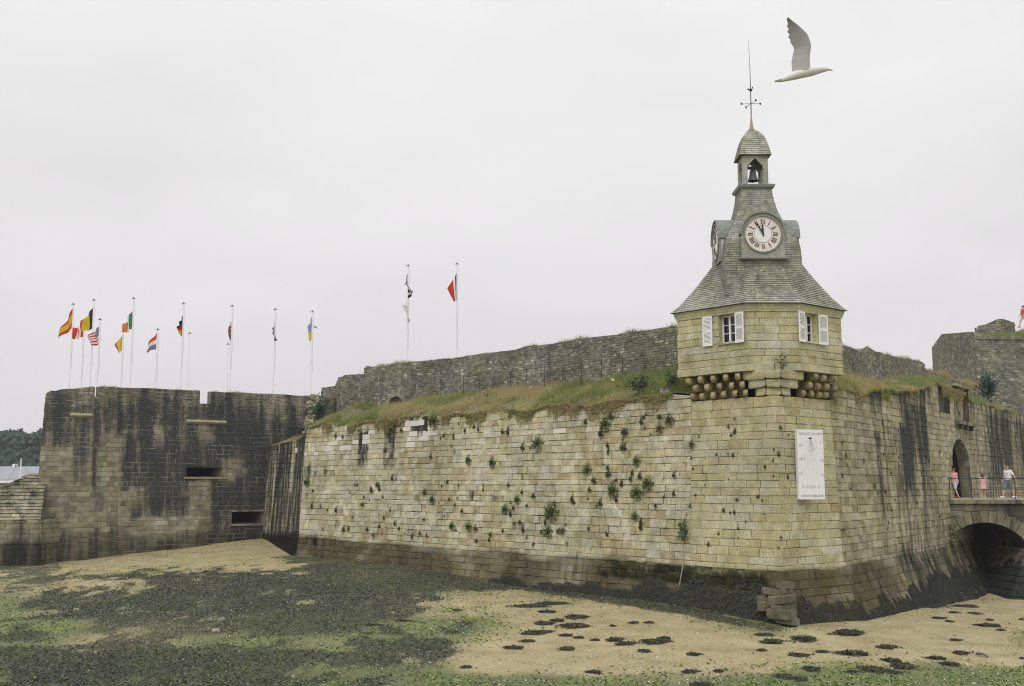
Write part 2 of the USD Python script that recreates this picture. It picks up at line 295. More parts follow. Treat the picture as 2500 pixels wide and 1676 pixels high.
def masonry(w, segs, zlo, zhi, course, width, rng, openings=(), ztop=None, zbot=None, joint=0.018, cham=0.018, jit=0.012, depth=0.02, tilt=0.0, proud=0.0, srange=None, thick=0.11, wob=0.02):
    """courses of stones on wall segments -> arrays s, z, dep (n, 12) and seg (n,)"""
    S, Z, D, G, T = [], [], [], [], []
    zs = [zlo]
    while zs[-1] < zhi - course[0] * .6: zs.append(zs[-1] + rng.uniform(*course))
    zs[-1] = zhi
    if len(zs) > 2 and zs[-1] - zs[-2] > course[1] * 1.35: zs.insert(-1, (zs[-1] + zs[-2]) / 2)
    for c in range(len(zs) - 1):
        za, zb = zs[c], zs[c + 1]; zm = (za + zb) / 2
        for i in segs:
            a0, a1 = w.S[i], w.S[i + 1]
            if srange: a0, a1 = max(a0, srange[0]), min(a1, srange[1])
            iv = [(a0, a1)]
            for op in openings:
                sp = op(zm) if callable(op) else ((op[0], op[1]) if op[2] - .02 < zm < op[3] + .02 else None)
                if sp is None: continue
                out = []
                for (p, q) in iv:
                    if sp[1] <= p or sp[0] >= q: out.append((p, q)); continue
                    if sp[0] - p > .05: out.append((p, sp[0]))
                    if q - sp[1] > .05: out.append((sp[1], q))
                iv = out
            for (p, q) in iv:
                x = p; first = True
                while x < q - 1e-6:
                    wd = rng.uniform(*width)
                    if first: wd *= rng.uniform(.45, 1.0); first = False
                    if q - x - wd < width[0] * .7: wd = q - x
                    s0, s1 = x, x + wd; x += wd
                    j = joint * rng.uniform(.5, 1.5) / 2
                    ja = 0 if abs(s0 - w.S[i]) < 1e-6 else j; jb = 0 if abs(s1 - w.S[i + 1]) < 1e-6 else j
                    sc = A([s0 + ja, s1 - jb, s1 - jb, s0 + ja]); zc = A([za + j, za + j, zb - j, zb - j])
                    if s1 - s0 < .06: continue
                    zc = zc + rng.uniform(-jit, jit, 4) * .6 + wob * (fbm(np.c_[sc * .35, zc * .8, np.zeros(4)], 2, 5) - .5)
                    lim = (sc > s0 + 1e-6)
                    e0 = (abs(s0 - p) < 1e-6); e1 = (abs(s1 - q) < 1e-6)
                    js = rng.uniform(-jit, jit, 4)
                    if e0: js[[0, 3]] = 0
                    if e1: js[[1, 2]] = 0
                    sc = sc + js
                    if ztop is not None:
                        zc = np.minimum(zc, ztop(sc))
                    if zbot is not None:
                        zc = np.maximum(zc, zbot(sc))
                    if min(zc[2] - zc[1], zc[3] - zc[0]) < .03:
                        if max(zc[2] - zc[1], zc[3] - zc[0]) < .06: continue
                        zc[2] = max(zc[2], zc[1] + .01); zc[3] = max(zc[3], zc[0] + .01)
                    ms, mz = sc.mean(), zc.mean()
                    hx, hz = (s1 - s0) / 2, (zb - za) / 2
                    ci = np.clip(1 - cham / max(hx, .02), .3, 1), np.clip(1 - cham / max(hz, .02), .3, 1)
                    d0 = proud + rng.uniform(-min(depth, .008), depth)
                    ring = np.full(4, d0 - cham * .8) + A([tilt, tilt, 0, 0]); inn = np.full(4, d0) + A([tilt, tilt, 0, 0]) + rng.uniform(-.3, .3, 4) * depth
                    S.append(np.r_[sc, ms + (sc - ms) * ci[0], sc]); Z.append(np.r_[zc, mz + (zc - mz) * ci[1], zc]); D.append(np.r_[ring, inn, np.full(4, -thick)])
                    G.append(i); T.append(rng.rand())
    return [A(S), A(Z), A(D), A(G, int), A(T)]
def merge(*ms): return [np.concatenate([m[k] for m in ms if len(m[3])]) for k in range(5)]
def put_stones(t, w, ms, material, attrs, name='stone', stuff='stonework', keep=300, tonef=None, parent=None, hook=None):
    S, Z, D, G, T = ms
    V = w.map(S, Z, D, np.repeat(G[:, None], 12, 1))                       # n,12,3
    n = len(V); pr = attrs(V.reshape(-1, 3), S.ravel(), Z.ravel())
    tone = T if tonef is None else tonef(T, V[:, 4:8].mean(1))
    pr['tone'] = np.repeat(np.clip(tone, 0, 1), 12)
    if hook: hook(pr, T, V[:, 4:8].mean(1))
    c = V[:, 4:8]; u, v = photo(c)
    du, dv = u.max(1) - u.min(1), v.max(1) - v.min(1)
    inside = (u.max(1) > 0) & (u.min(1) < 2500) & (v.max(1) > 0) & (v.min(1) < 1676)
    nrm = np.cross(c[:, 1] - c[:, 0], c[:, 3] - c[:, 0]); facing = (nrm * (c[:, 0] - A([0, 0, EYE]))).sum(1) < 0
    size = np.where(inside & facing & (np.maximum(du, dv) > 9), du * dv, 0)
    order = np.argsort(-size); single_ = [k for k in order[:keep] if size[k] > 0]; rest = np.setdiff1d(np.arange(n), single_)
    for k in single_:
        sl = slice(12 * k, 12 * k + 12)
        part(t, name, (V[k], STF), material, {a: b[sl] for a, b in pr.items()}, parent=parent)
    if len(rest):
        idx = (rest[:, None] * 12 + np.arange(12)).ravel()
        part(t, stuff, (V[rest].reshape(-1, 3), (STF[None] + 12 * np.arange(len(rest))[:, None, None]).reshape(-1, 3)), material, {a: b[idx] for a, b in pr.items()}, kind='stuff', parent=parent)
def backing(w, segs, zlo, zhi, openings=(), ztop=None, bands=None, dep=-0.035, step=1.0, srange=None):
    """the wall body behind the stones, with the openings cut out: polygons (shapely) in s, z"""
    Vs, Fs, n = [], [], 0; Ss, Zs = [], []
    bands = sorted(set([zlo, zhi] + [b for b in (bands or []) if zlo < b < zhi]))
    for i in segs:
        a0, a1 = w.S[i], w.S[i + 1]
        if srange: a0, a1 = max(a0, srange[0]), min(a1, srange[1])
        k = max(1, int(math.ceil((a1 - a0) / step))); xs = np.linspace(a0, a1, k + 1)
        for b in range(len(bands) - 1):
            for j in range(k):
                top = [bands[b + 1]] * 2
                if ztop is not None: top = [min(bands[b + 1], float(ztop(A([x]))[0]) - .01) for x in (xs[j], xs[j + 1])]
                lo = bands[b]
                if max(top) <= lo + .005: continue
                top = [max(x, lo + .001) for x in top]
                g = Polygon([(xs[j], lo), (xs[j + 1], lo), (xs[j + 1], top[1]), (xs[j], top[0])])
                for op in openings:
                    if op.intersects(g): g = g.difference(op)
                for q in getattr(g, 'geoms', [g]):
                    if q.is_empty or q.geom_type != 'Polygon' or q.area < 1e-5: continue
                    if len(q.interiors) == 0 and len(q.exterior.coords) == 5:
                        c = A(q.exterior.coords)[:4]; f = A([[0, 1, 2], [0, 2, 3]])
                    else:
                        c, f = trimesh.creation.triangulate_polygon(q, engine='earcut')
                    Vs.append(w.map(c[:, 0], c[:, 1], dep, np.full(len(c), i))); Ss.append(c[:, 0]); Zs.append(c[:, 1]); Fs.append(np.asarray(f) + n); n += len(c)
    return (np.vstack(Vs), np.vstack(Fs)), np.concatenate(Ss), np.concatenate(Zs)
def put_backing(t, w, bk, material, attrs, name='wall_core', tone=0.5):
    VF, s, z = bk; pr = attrs(VF[0], s, z); pr['tone'] = np.full(len(s), tone) if tone >= 0 else np.clip(.42 + 2.2 * (fbm(np.c_[s * .8, z * .9, s * 0], 3, 63) - .5), 0, 1)
    return part(t, name, VF, material, pr)
def noattr(V, s=None, z=None): 
    k = len(V); return {'stain_and_shade': np.full(k, -1.0), 'green': np.full(k, -1.0), 'pale': np.full(k, -1.0)}
def blockprim(V, tone=.5, stain_and_shade=-1., green=-1., pale=-1.):
    k = len(V); return {'tone': np.full(k, tone), 'stain_and_shade': np.full(k, stain_and_shade), 'green': np.full(k, green), 'pale': np.full(k, pale)}
# ------------------------------------------------------------------ leaves and blades
def blades(base, length, width, lean, rng, tone):
    """one triangle per blade; base (n,3), lean = sideways share of the length"""
    n = len(base); th = rng.uniform(0, 2 * np.pi, n); ph = rng.uniform(0, 2 * np.pi, n)
    L = length * rng.uniform(.5, 1.25, n); k = lean * rng.uniform(.2, 1.2, n)
    side = np.c_[np.cos(ph), np.sin(ph), np.zeros(n)] * (width * rng.uniform(.6, 1.3, n))[:, None]
    tip = base + np.c_[np.cos(th) * k * L, np.sin(th) * k * L, L * np.sqrt(np.maximum(.05, 1 - np.minimum(k, .95) ** 2))]
    V = np.stack([base - side, base + side, tip], 1).reshape(-1, 3)
    return (V, np.arange(3 * n).reshape(-1, 3)), np.repeat(tone, 3)
def leaves(c, size, rng, tone, flat=0.0, aspect=1.8, normal=None):
    """one diamond (2 triangles) per leaf; flat=1 lies level"""
    n = len(c); a = rng.normal(size=(n, 3)); a[:, 2] *= (1 - flat); a /= np.linalg.norm(a, axis=1, keepdims=True)
    b = rng.normal(size=(n, 3)); b[:, 2] *= (1 - flat); b -= (a * b).sum(1, keepdims=True) * a; b /= np.maximum(np.linalg.norm(b, axis=1, keepdims=True), 1e-6)
    s = (size * rng.uniform(.55, 1.4, n))[:, None]
    up = np.cross(a, b) * s * .15
    V = np.stack([c - a * s, c + b * s / aspect + up, c + a * s, c - b * s / aspect + up], 1).reshape(-1, 3)
    f = (np.arange(n) * 4)[:, None]
    return (V, np.vstack([np.c_[f, f + 1, f + 2], np.c_[f, f + 2, f + 3]])), np.repeat(tone, 4)
# ------------------------------------------------------------------ plan of the fortress
UA, UB, UC, UD, UE = A([6.78, 46.68]), A([9.11, 44.0]), A([11.12, 44.0]), A([13.33, 45.96]), A([10.06, 49.7])
upper = Wall([UA, UB, UC, UD, UE], lambda z, s: np.zeros(np.shape(z)), closed=True)
INSET = -0.40
low = [upper.map(upper.S[i], 0.0, INSET, i)[:2] for i in range(4)]
dl_ = (UB - UA) / np.linalg.norm(UB - UA); dr2_ = (UD - UC) / np.linalg.norm(UD - UC)
k_ = np.linalg.solve(np.c_[dl_, -dr2_], low[3] - low[0]); CORNER = low[0] + dl_ * k_[0]      # sharp corner of the lower stage
low = [low[0], CORNER - dl_ * 1e-4, CORNER, low[3]]
E1, E2 = A([-12.8, 71.5]), A([-16.75, 79.3])
GD = A([.555, .832]); GD = GD / np.linalg.norm(GD); GP = low[3] + GD * 52
FL_V = A([.3, .35, .40, .14, .14, .95, 1.2])
def skirt(z):
    x = np.clip((2.45 - np.asarray(z, float)) / 2.6, 0, 1.3); return .35 * x + .65 * x * x
front = Wall([E2, E1, low[0], low[1], low[2], low[3], GP], None)
def front_off(z, s):
    return np.clip(.05 * (9.1 - np.asarray(z, float)), 0, 1) + np.interp(s, front.S, FL_V) * skirt(z)
front.off = front_off
front.tb[2] = front.ta[4] = front.tb[3]; front.tb[3] = front.ta[3] = 0.0      # the left and right tower faces meet directly in the corner
BANDS = list(np.arange(-1.2, 2.5, .4)) + [2.45, 9.1]
def s_of(w, seg, u, v=1187, z=6.0):
    p = w.P[seg] + w.n[seg] * float(w.off(z, (w.S[seg] + w.S[seg + 1]) / 2))
    return w.S[seg] + on_line(u, p, w.d[seg], v)
def z_at(w, seg, u, v):
    """height on the wall face that the sight line (u, v) meets"""
    z = 6.0
    for _ in range(5):
        p = w.P[seg] + w.n[seg] * float(w.off(z, (w.S[seg] + w.S[seg + 1]) / 2)); t = on_line(u, p, w.d[seg], v); q = p + t * w.d[seg]
        r = ray(u, v); z = EYE + r[2] / r[1] * q[1]
    return w.S[seg] + t, z
def boxfac(s, z, rects, soft_s=.2, soft_z=.55):
    out = np.zeros(len(s))
    for (a, b, c, d, k) in rects:
        f = sstep(s, a - soft_s, a + soft_s) * (1 - sstep(s, b - soft_s, b + soft_s)) * sstep(z, c - soft_z, c + soft_z) * (1 - sstep(z, d - soft_z * .3, d + soft_z * .3))
        out = np.maximum(out, k * f)
    return out
def rects_from(w, seg, lst, k=1.0):
    out = []
    for (u0, u1, v0, v1) in lst:
        a, zt = z_at(w, seg, u0, v0); b, zb = z_at(w, seg, u1, v1); out.append((min(a, b), max(a, b), min(zb, zt), max(zb, zt), k))
    return out
# ------------------------------------------------------------------ the long pale curtain wall
W_TOP = 9.05
def curtain_top(s):
    s = np.asarray(s, float)
    t = W_TOP + .28 * (fbm(np.c_[s * .55, s * 0, s * 0], 3, 3) - .5) * 2 * .6
    t = np.where(s < front.S[1], 8.4 + .9 * (np.clip(s / front.S[1], 0, 1) - 1) * .35 + .25 * sstep(s, front.S[1] - .9, front.S[1]), t)
    return t
streaks = rects_from(front, 1, [(1013, 1029, 1205, 1248), (1086, 1096, 1232, 1279), (1143, 1157, 1194, 1232), (1193, 1208, 1208, 1237), (1226, 1234, 1183, 1234), (1248, 1254, 1152, 1165),
    (1264, 1279, 1150, 1196), (1252, 1261, 1174, 1205), (1156, 1165, 1241, 1277), (1004, 1045, 1018, 1069), (875, 896, 1056, 1148), (944, 963, 1035, 1150), (775, 783, 1033, 1069), (798, 804, 1140, 1165),
    (850, 858, 1186, 1230), (975, 985, 1180, 1215), (1528, 1534, 1198, 1222)], 1.05)
rst = np.random.RandomState(77)
for _ in range(70):
    u_ = 742 + 620 * rst.rand() ** 1.5; v_ = rst.uniform(1095, 1300); streaks += rects_from(front, 1, [(u_, u_ + rst.uniform(4, 10), v_, v_ + rst.uniform(18, 55))], rst.uniform(.6, .95))
seam_s = front.S[2]
tide_rects = [(front.S[2] - 5.6, front.S[3] - .15, 1.35, 2.3, 1.0)]
def curtain_attr(V, s, z):
    p = np.c_[s, z, s * 0]
    st = -.62 + boxfac(s, z, streaks) + .45 * (fbm(np.c_[s * .5, z * .12, s * 0], 3, 11) - .5)
    st += .45 * sstep(s, front.S[1] + .8, front.S[1] - .1) + .72 * np.where(s < front.S[1], 1, 0)
    st += .62 * sstep(z, 7.6, 8.9) * sstep(fbm(p * A([.35, .5, 1]), 3, 4), .3, .65)
    band = 1 - sstep(z + .35 * (fbm(np.c_[s * .35, s * 0, s * 0], 3, 9) - .5), 2.2, 2.55)
    far = sstep(V[:, 1], 47, 56)
    st += band * (.38 + .3 * (fbm(p * A([.9, .5, 1]), 3, 21) - .5))
    st += .55 * np.exp(-((s - seam_s + .25) / .16) ** 2) * sstep(z, 2.6, 4.5)
    gr = -.62 + boxfac(s, z, tide_rects, 1.2, .2) * 1.0 + .35 * sstep(z, 8.0, 9.0) + .30 * band
    gr += .22 * sstep(z, 7.2, 8.8) * (fbm(p * A([.4, .5, 1]), 2, 31) > .55)
    pa = -.62 + .25 * sstep(z, 8.0, 8.9)
    pa = np.where(s < front.S[1], -.28 + .8 * (fbm(p * A([1.3, .3, 1]), 2, 5) - .38), pa)
    return {'stain_and_shade': st, 'green': gr, 'pale': pa, 'damp_and_shade': band * (1.0 + .5 * (fbm(p * A([.5, .8, 1]), 2, 23) - .5)) + .35 * sstep(z, 7.9, 8.9) * sstep(fbm(p * A([.3, .4, 1]), 2, 29), .35, .6)}
def curtain_tone(T, c):
    return .5 + (T - .5) * .75 + .5 * (fbm(c * A([.25, .25, .35]), 3, 2) - .5)
ct = thing('curtain_wall', 'long pale granite curtain wall running left from the clock tower, dotted with plants', 'wall', (-3, 59, 0))
rg = np.random.RandomState(3)
ms = merge(masonry(front, [1], 2.45, 9.6, (.23, .38), (.32, .98), rg, ztop=curtain_top, depth=.03, jit=.018),
           masonry(front, [1], -.6, 2.45, (.24, .36), (.36, .95), rg, depth=.035, jit=.018),
           masonry(front, [0], -.2, 8.9, (.28, .36), (.4, .9), rg, ztop=curtain_top, depth=.025))
def whitewash(pr, T, c):
    s1 = (c[:, :2] - front.P[1]) @ LD_; k = (fbm(np.c_[s1 * .33, c[:, 2] * .7, s1 * 0], 2, 17) > .50) & (c[:, 2] > 7.3 + 1.2 * fbm(np.c_[s1 * .2, s1 * 0, s1 * 0], 2, 3)) & ((T * 37.3) % 1 > .50)
    pr['pale'] = np.where(np.repeat(k, 12), .95, pr['pale']); pr['stain_and_shade'] = np.where(np.repeat(k, 12), -.7, pr['stain_and_shade'])
LD_ = front.d[1]
put_stones(ct, front, ms, M['granite'], curtain_attr, tonef=curtain_tone, keep=290, hook=whitewash)
put_backing(ct, front, backing(front, [0, 1], -1.0, 9.6, ztop=curtain_top, bands=list(np.arange(-1.2, 9.2, .6)), step=.6, dep=-.022), M['mortar'], curtain_attr, tone=-1)

# ------------------------------------------------------------------ clock tower: lower stage, corbels, lodge, roof, lantern
tw = thing('clock_tower', 'bell and clock tower of tan ashlar with a flared slate roof on the bastion corner', 'clock tower', (10.0, 46.4, 0))
LZ = 9.80                                                                   # underside of the jettied lodge
def tower_attr(V, s, z):
    p = np.c_[s, z, s * 0]
    st = -.75 + .25 * (fbm(np.c_[s * .6, z * .15, s * 0], 3, 12) - .5)
    band = 1 - sstep(z + .25 * (fbm(np.c_[s * .35, s * 0, s * 0], 3, 9) - .5), 2.2, 2.5)
    st += band * (.50 + .4 * (fbm(p, 3, 22) - .5) + .30 * sstep(s, front.S[4] - .6, front.S[4] + .3) * (1 - sstep(z, .9, 1.5) * (1 - sstep(z, 1.7, 2.1))))
    st += .55 * sstep(s, front.S[5] - .9, front.S[5] + .2)
    gr = -.62 + boxfac(s, z, tide_rects, .7, .2) * 1.05 + band * .3
    gr += .32 * np.exp(-((s - front.S[4] + .6) / .7) ** 2) * sstep(z, 3, 5)
    pa = np.full(len(s), -.8)
    return {'stain_and_shade': st, 'green': gr, 'pale': pa, 'damp_and_shade': band * (1.0 + .3 * (fbm(p * A([.5, .8, 1]), 2, 23) - .5))}
def tower_tone(T, c): return .55 + (T - .5) * .7 + .45 * (fbm(c * .35, 3, 6) - .5)
rg = np.random.RandomState(5)
ms = merge(masonry(front, [2, 4], 2.45, 8.82, (.27, .36), (.45, 1.05), rg, depth=.012, jit=.012, joint=.014),
           masonry(front, [2, 4], -.6, 2.45, (.27, .34), (.45, .95), rg, depth=.03, jit=.015))
put_stones(tw, front, ms, M['ashlar'], tower_attr, tonef=tower_tone, keep=290)
put_backing(tw, front, backing(front, [2, 3, 4], -1.0, 8.82, bands=list(np.arange(-1.2, 8.8, .6)), step=.6, dep=-.018), M['mortar'], tower_attr, tone=-1)
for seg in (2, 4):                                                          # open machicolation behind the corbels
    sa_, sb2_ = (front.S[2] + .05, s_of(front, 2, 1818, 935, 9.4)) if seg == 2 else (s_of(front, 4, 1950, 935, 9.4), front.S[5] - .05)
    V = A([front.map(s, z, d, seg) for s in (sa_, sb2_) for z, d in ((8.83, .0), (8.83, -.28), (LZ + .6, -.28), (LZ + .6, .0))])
    part(tw, 'machicolation', (V, tris([[0, 1, 5, 4], [1, 2, 6, 5]]).tolist() + [[0, 1, 2], [0, 2, 3], [4, 5, 6], [4, 6, 7]]), M['ashlar'], {**blockprim(V, .1, .12), 'damp_and_shade': np.full(len(V), .5)})  # shade between the corbels is painted in through the darkened recess colour
# corbels: three rows on both faces, solid blocks under the clipped corner
def corbel(s, seg, z1, h, w, out):
    """quarter round console: flat top, bullnosed end"""
    prof = [(-.3, 0)] + [(out - h * .62 + h * .62 * math.cos(a), -h * .5 + h * .5 * math.sin(a)) for a in np.linspace(1.35, -1.45, 8)] + [(-.3, -h * .97)]
    V, n = [], len(prof)
    for k, (ds, sh) in enumerate(((-w / 2, .72), (-w * .33, .97), (w * .33, .97), (w / 2, .72))):
        for (d, z) in prof:
            zz = z1 + (z + h / 2) * (sh if z < -h * .5 else 1) - h / 2
            V.append(front.map(s + ds, zz, INSET * 0 + (d * (sh if d > 0 else 1)), seg))
    Fc = []
    for k in range(3):
        for i in range(n): j = (i + 1) % n; Fc.append([k * n + i, k * n + j, (k + 1) * n + j, (k + 1) * n + i])
    Fc = tris(Fc).tolist()
    for k in (0, 3):
        for i in range(1, n - 1): Fc.append([k * n, k * n + i, k * n + i + 1])
    return A(V), A(Fc)
ROWS = [(LZ - .005, .32, .46), (LZ - .33, .32, .34), (LZ - .655, .30, .22)]
CORB = [((1664, 1693, 1721, 1749, 1777, 1805), (1977, 1996, 2016, 2035, 2052)), ((1678, 1705, 1732, 1760, 1788, 1813), (1969, 1987, 2006, 2024, 2041)), ((1694, 1716, 1743, 1768, 1794, 1819), (1957, 1976, 1994, 2009, 2026))]
rc = np.random.RandomState(8)
def rough(V, amt, seed):
    return V + (A([fbm(V * 3.3 + 11.0 * q + seed, 2, seed + q) for q in range(3)]).T - .5) * amt
for r, (z1, h, out) in enumerate(ROWS):
    for seg, us in ((2, CORB[r][0]), (4, CORB[r][1])):
        for u_ in us:
            s = s_of(front, seg, u_, 935, z1 - h / 2) ; s0, s1 = front.S[seg], front.S[seg + 1]
            if s < s0 - .1 or s > s1 + .1: continue
            V, Fc = corbel(s + rc.uniform(-.02, .02), seg, z1 - rc.uniform(0, .015), h * rc.uniform(.92, 1.0), .24 * rc.uniform(.92, 1.06), out * rc.uniform(.93, 1.04))
            part(tw, 'corbel', (rough(V, .03, r), Fc), M['ashlar'], blockprim(V, rc.uniform(.45, 1), -.5, -.55), smooth=40)
    # blocks wrapping the corner under the clipped angle of the lodge
    o2 = (.26, .17, .08)[r]; zc_ = z1 - h / 2; L_ = front.S[3] - s_of(front, 2, (1814, 1826, 1843)[r], 935, zc_); R_ = s_of(front, 4, (1956, 1945, 1930)[r], 935, zc_) - front.S[4]; cutl = front.S[3] - s_of(front, 2, (1866, 1868, 1869)[r], 935, zc_); cutr = s_of(front, 4, (1903, 1904, 1907)[r], 935, zc_) - front.S[4]
    def pl(seg, s, o): return front.map(s, z1, o, seg)[:2]
    Sc = front.S[3]; S4 = front.S[4]
    groups_ = [[pl(2, Sc - L_, o2 - .07), pl(2, Sc - L_ + .12, o2), pl(2, Sc - cutl, o2), pl(2, Sc - cutl, -.3), pl(2, Sc - L_, -.3)],
               [pl(2, Sc - cutl + .012, o2 - .01), pl(4, S4 + cutr - .012, o2 - .01), pl(4, S4 + cutr - .012, -.3), pl(2, Sc - cutl + .012, -.3)],
               [pl(4, S4 + cutr, o2), pl(4, S4 + R_ - .12, o2), pl(4, S4 + R_, o2 - .07), pl(4, S4 + R_, -.3), pl(4, S4 + cutr, -.3)]]
    for gi, gpts in enumerate(groups_):
        g_ = A(gpts); c_ = g_.mean(0); V = []
        for zz, sc2 in ((z1 - h * .985, .86), (z1 - h * .80, .97), (z1 - h * .3, 1.0), (z1 - .04, .99), (z1 - .004, .95)):
            for q in g_: V.append(np.r_[c_ + (q - c_) * sc2, zz])
        V = A(V); k = len(g_); Fc = tris([[l * k + i, l * k + (i + 1) % k, (l + 1) * k + (i + 1) % k, (l + 1) * k + i] for l in range(4) for i in range(k)]).tolist() + [[o, o + i, o + i + 1] for o in (0, 4 * k) for i in range(1, k - 1)]
        V = rough(V, .05, 30 + r * 3 + gi); part(tw, 'corner_block', (V, Fc), M['ashlar'], blockprim(V, rc.uniform(.35, .95), -.5, -.45))
# broken ledge left on top of the corner, below the clipped angle
for gi, (sa_, sb_) in enumerate(((-1.65, -.92), (-.90, -.05), (.05, .46), (.47, .95))):
    seg = 2 if sa_ < 0 else 4; base = front.S[3] if seg == 2 else front.S[4]
    g_ = A([front.map(base + sa_, LZ, .20, seg)[:2], front.map(base + sb_, LZ, .20 if gi in (0, 3) else .05, seg)[:2], front.map(base + sb_, LZ, -.75, seg)[:2], front.map(base + sa_, LZ, -.75, seg)[:2]])
    if gi in (1, 2): g_[1 if gi == 1 else 0] = (g_[1 if gi == 1 else 0] * .55 + CORNER * .45)
    ht = (.20, .36, .30, .16)[gi]; V = np.vstack([np.c_[g_, np.full(4, LZ + .0)], np.c_[g_.mean(0) + (g_ - g_.mean(0)) * .96, np.full(4, LZ + ht * .8)], np.c_[g_.mean(0) + (g_ - g_.mean(0)) * .80, LZ + ht + A([-.06, -.03, .02, .0])]])
    Fc = tris([[l * 4 + i, l * 4 + (i + 1) % 4, (l + 1) * 4 + (i + 1) % 4, (l + 1) * 4 + i] for l in range(2) for i in range(4)]).tolist() + [[8, 9, 10], [8, 10, 11]]
    V = rough(V, .06, 60 + gi); part(tw, 'corner_block', (V, Fc), M['ashlar'], blockprim(V, rc.uniform(.4, .9), -.45, -.2))
# lodge walls
CZ0, CZ1 = 12.12, 12.42
def face_rect(seg, u0, u1, v0, v1):
    a, zt = z_at(upper, seg, u0, v0); b, zb = z_at(upper, seg, u1, v1); return a, b, zb, zt
wl = face_rect(0, 1754, 1796, 763, 836); wr = face_rect(2, 1963, 1995.5, 764, 837)
WZ0, WZ1 = 10.98, 12.10
wl = (wl[0], wl[1], WZ0, WZ1); wr = (wr[0], wr[1], WZ0, WZ1)
def lodge_attr(V, s, z):
    k = len(s); st = -.85 + .2 * (fbm(V * A([.6, .6, .2]), 3, 3) - .5); gr = -.75 + .42 * (1 - sstep(z, 9.8, 10.6)) * fbm(V * .8, 2, 7) * 1.3
    return {'stain_and_shade': st, 'green': gr, 'pale': np.full(k, -.9)}
rg = np.random.RandomState(6)
ops = [(wl[0], wl[1], wl[2], wl[3]), (wr[0], wr[1], wr[2], wr[3])]
ms = merge(masonry(upper, [0, 1, 2], LZ, LZ + .30, (.30, .31), (.7, 1.5), rg, depth=.01, joint=.012, proud=.02),
           masonry(upper, [0, 1, 2], LZ + .30, CZ0, (.27, .33), (.45, 1.0), rg, openings=ops, depth=.009, joint=.012, jit=.008))
put_stones(tw, upper, ms, M['ashlar'], lodge_attr, tonef=tower_tone, keep=200, name='lodge_stone', stuff='lodge_stonework')
bk = backing(upper, [0, 1, 2, 3, 4], LZ, CZ1, openings=[sbox(o[0], o[2], o[1], o[3]) for o in ops], step=2.0)
put_backing(tw, upper, bk, M['mortar'], lodge_attr, name='lodge_core')
fl = A([upper.map(upper.S[i], LZ + .004, -.01, i) for i in range(5)] + [upper.map(upper.S[i], LZ + .004, -.30, i) for i in range(5)])
part(tw, 'lodge_floor', (fl, tris([[k, (k + 1) % 5, 5 + (k + 1) % 5, 5 + k] for k in range(5)])), M['ashlar'], blockprim(fl, .3, -.2))
def moulding(w, segs, prof, name, t, material, prim):
    """prof: (z, dep) ring swept round the wall"""
    prof = A(prof); m = len(prof)
    for i in segs:
        V = np.vstack([w.map(np.full(m, s), prof[:, 0], prof[:, 1], np.full(m, i)) for s in (w.S[i], w.S[i + 1])])
        Fc = tris([[k, (k + 1) % m, m + (k + 1) % m, m + k] for k in range(m)]).tolist() + [[o, o + k, o + k + 1] for o in (0, m) for k in range(1, m - 1)]
        part(t, name, (V, Fc), material, prim(V))
moulding(upper, range(5), [(CZ0, -.1), (CZ0, .03), (CZ0 + .07, .035), (CZ0 + .12, .06), (CZ0 + .20, .08), (CZ0 + .28, .10), (CZ1, .10), (CZ1, -.1)], 'cornice', tw, M['ashlar'], lambda V: blockprim(V, .6, -.6, -.7))
# windows and shutters
def window(w, seg, rect):
    s0, s1, z0, z1 = rect; n2, d2 = w.n[seg], w.d[seg]
    def P(s, z, dep): return w.map(s, z, dep, seg)
    # reveal
    D = .26
    q = A([P(s, z, d) for d in (.005, -D) for (s, z) in ((s0, z0), (s1, z0), (s1, z1), (s0, z1))])
    part(tw, 'window_reveal', (q, tris([[a, (a + 1) % 4, 4 + (a + 1) % 4, 4 + a] for a in range(4)])), M['ashlar'], blockprim(q, .6, -.6))
    def bar(sa, sb, za, zb, d0, d1):
        c = A([P(s, z, d) for s in (sa, sb) for z in (za, zb) for d in (d0, d1)])
        h = trimesh.convex.convex_hull(c); return vf(h)
    fr = join([bar(s0, s0 + .06, z0, z1, -D - .02, -D + .06), bar(s1 - .06, s1, z0, z1, -D - .02, -D + .06), bar(s0, s1, z1 - .06, z1, -D - .02, -D + .06), bar(s0, s1, z0, z0 + .07, -D - .02, -D + .06)])
    f = part(tw, 'window_frame', fr, M['white_paint'])
    sm = (s0 + s1) / 2
    part(tw, 'mullion', bar(sm - .045, sm + .045, z0 + .07, z1 - .06, -D - .01, -D + .075), M['white_paint'], parent=f)
    for k in (1, 2):
        zz = z0 + .07 + (z1 - z0 - .13) * k / 3
        for a, b in ((s0 + .06, sm - .045), (sm + .045, s1 - .06)):
            part(tw, 'glazing_bar', bar(a, b, zz - .014, zz + .014, -D, -D + .045), M['white_paint'], parent=f)
    for a, b in ((s0 + .06, sm - .045), (sm + .045, s1 - .06)):
        for k in range(3):
            za = z0 + .07 + (z1 - z0 - .13) * k / 3 + .014; zb = z0 + .07 + (z1 - z0 - .13) * (k + 1) / 3 - .014
            g = A([P(a, za, -D + .02), P(b, za, -D + .02), P(b, zb, -D + .02), P(a, zb, -D + .02)])
            part(tw, 'pane', (g, [[0, 1, 2], [0, 2, 3]]), M['glass'], parent=f)
    part(tw, 'window_sill', bar(s0 - .04, s1 + .04, z0 - .05, z0 + .01, -D, .06), M['ashlar'], blockprim(np.zeros((8, 3)), .7, -.8))
    bx = A([P(s, z, d) for d in (-D - .03, -1.6) for (s, z) in ((s0, z0), (s1, z0), (s1, z1), (s0, z1))])
    part(tw, 'room_shell', (bx, tris([[a, (a + 1) % 4, 4 + (a + 1) % 4, 4 + a] for a in range(4)] + [[4, 5, 6, 7]])), M['dark_hole'])
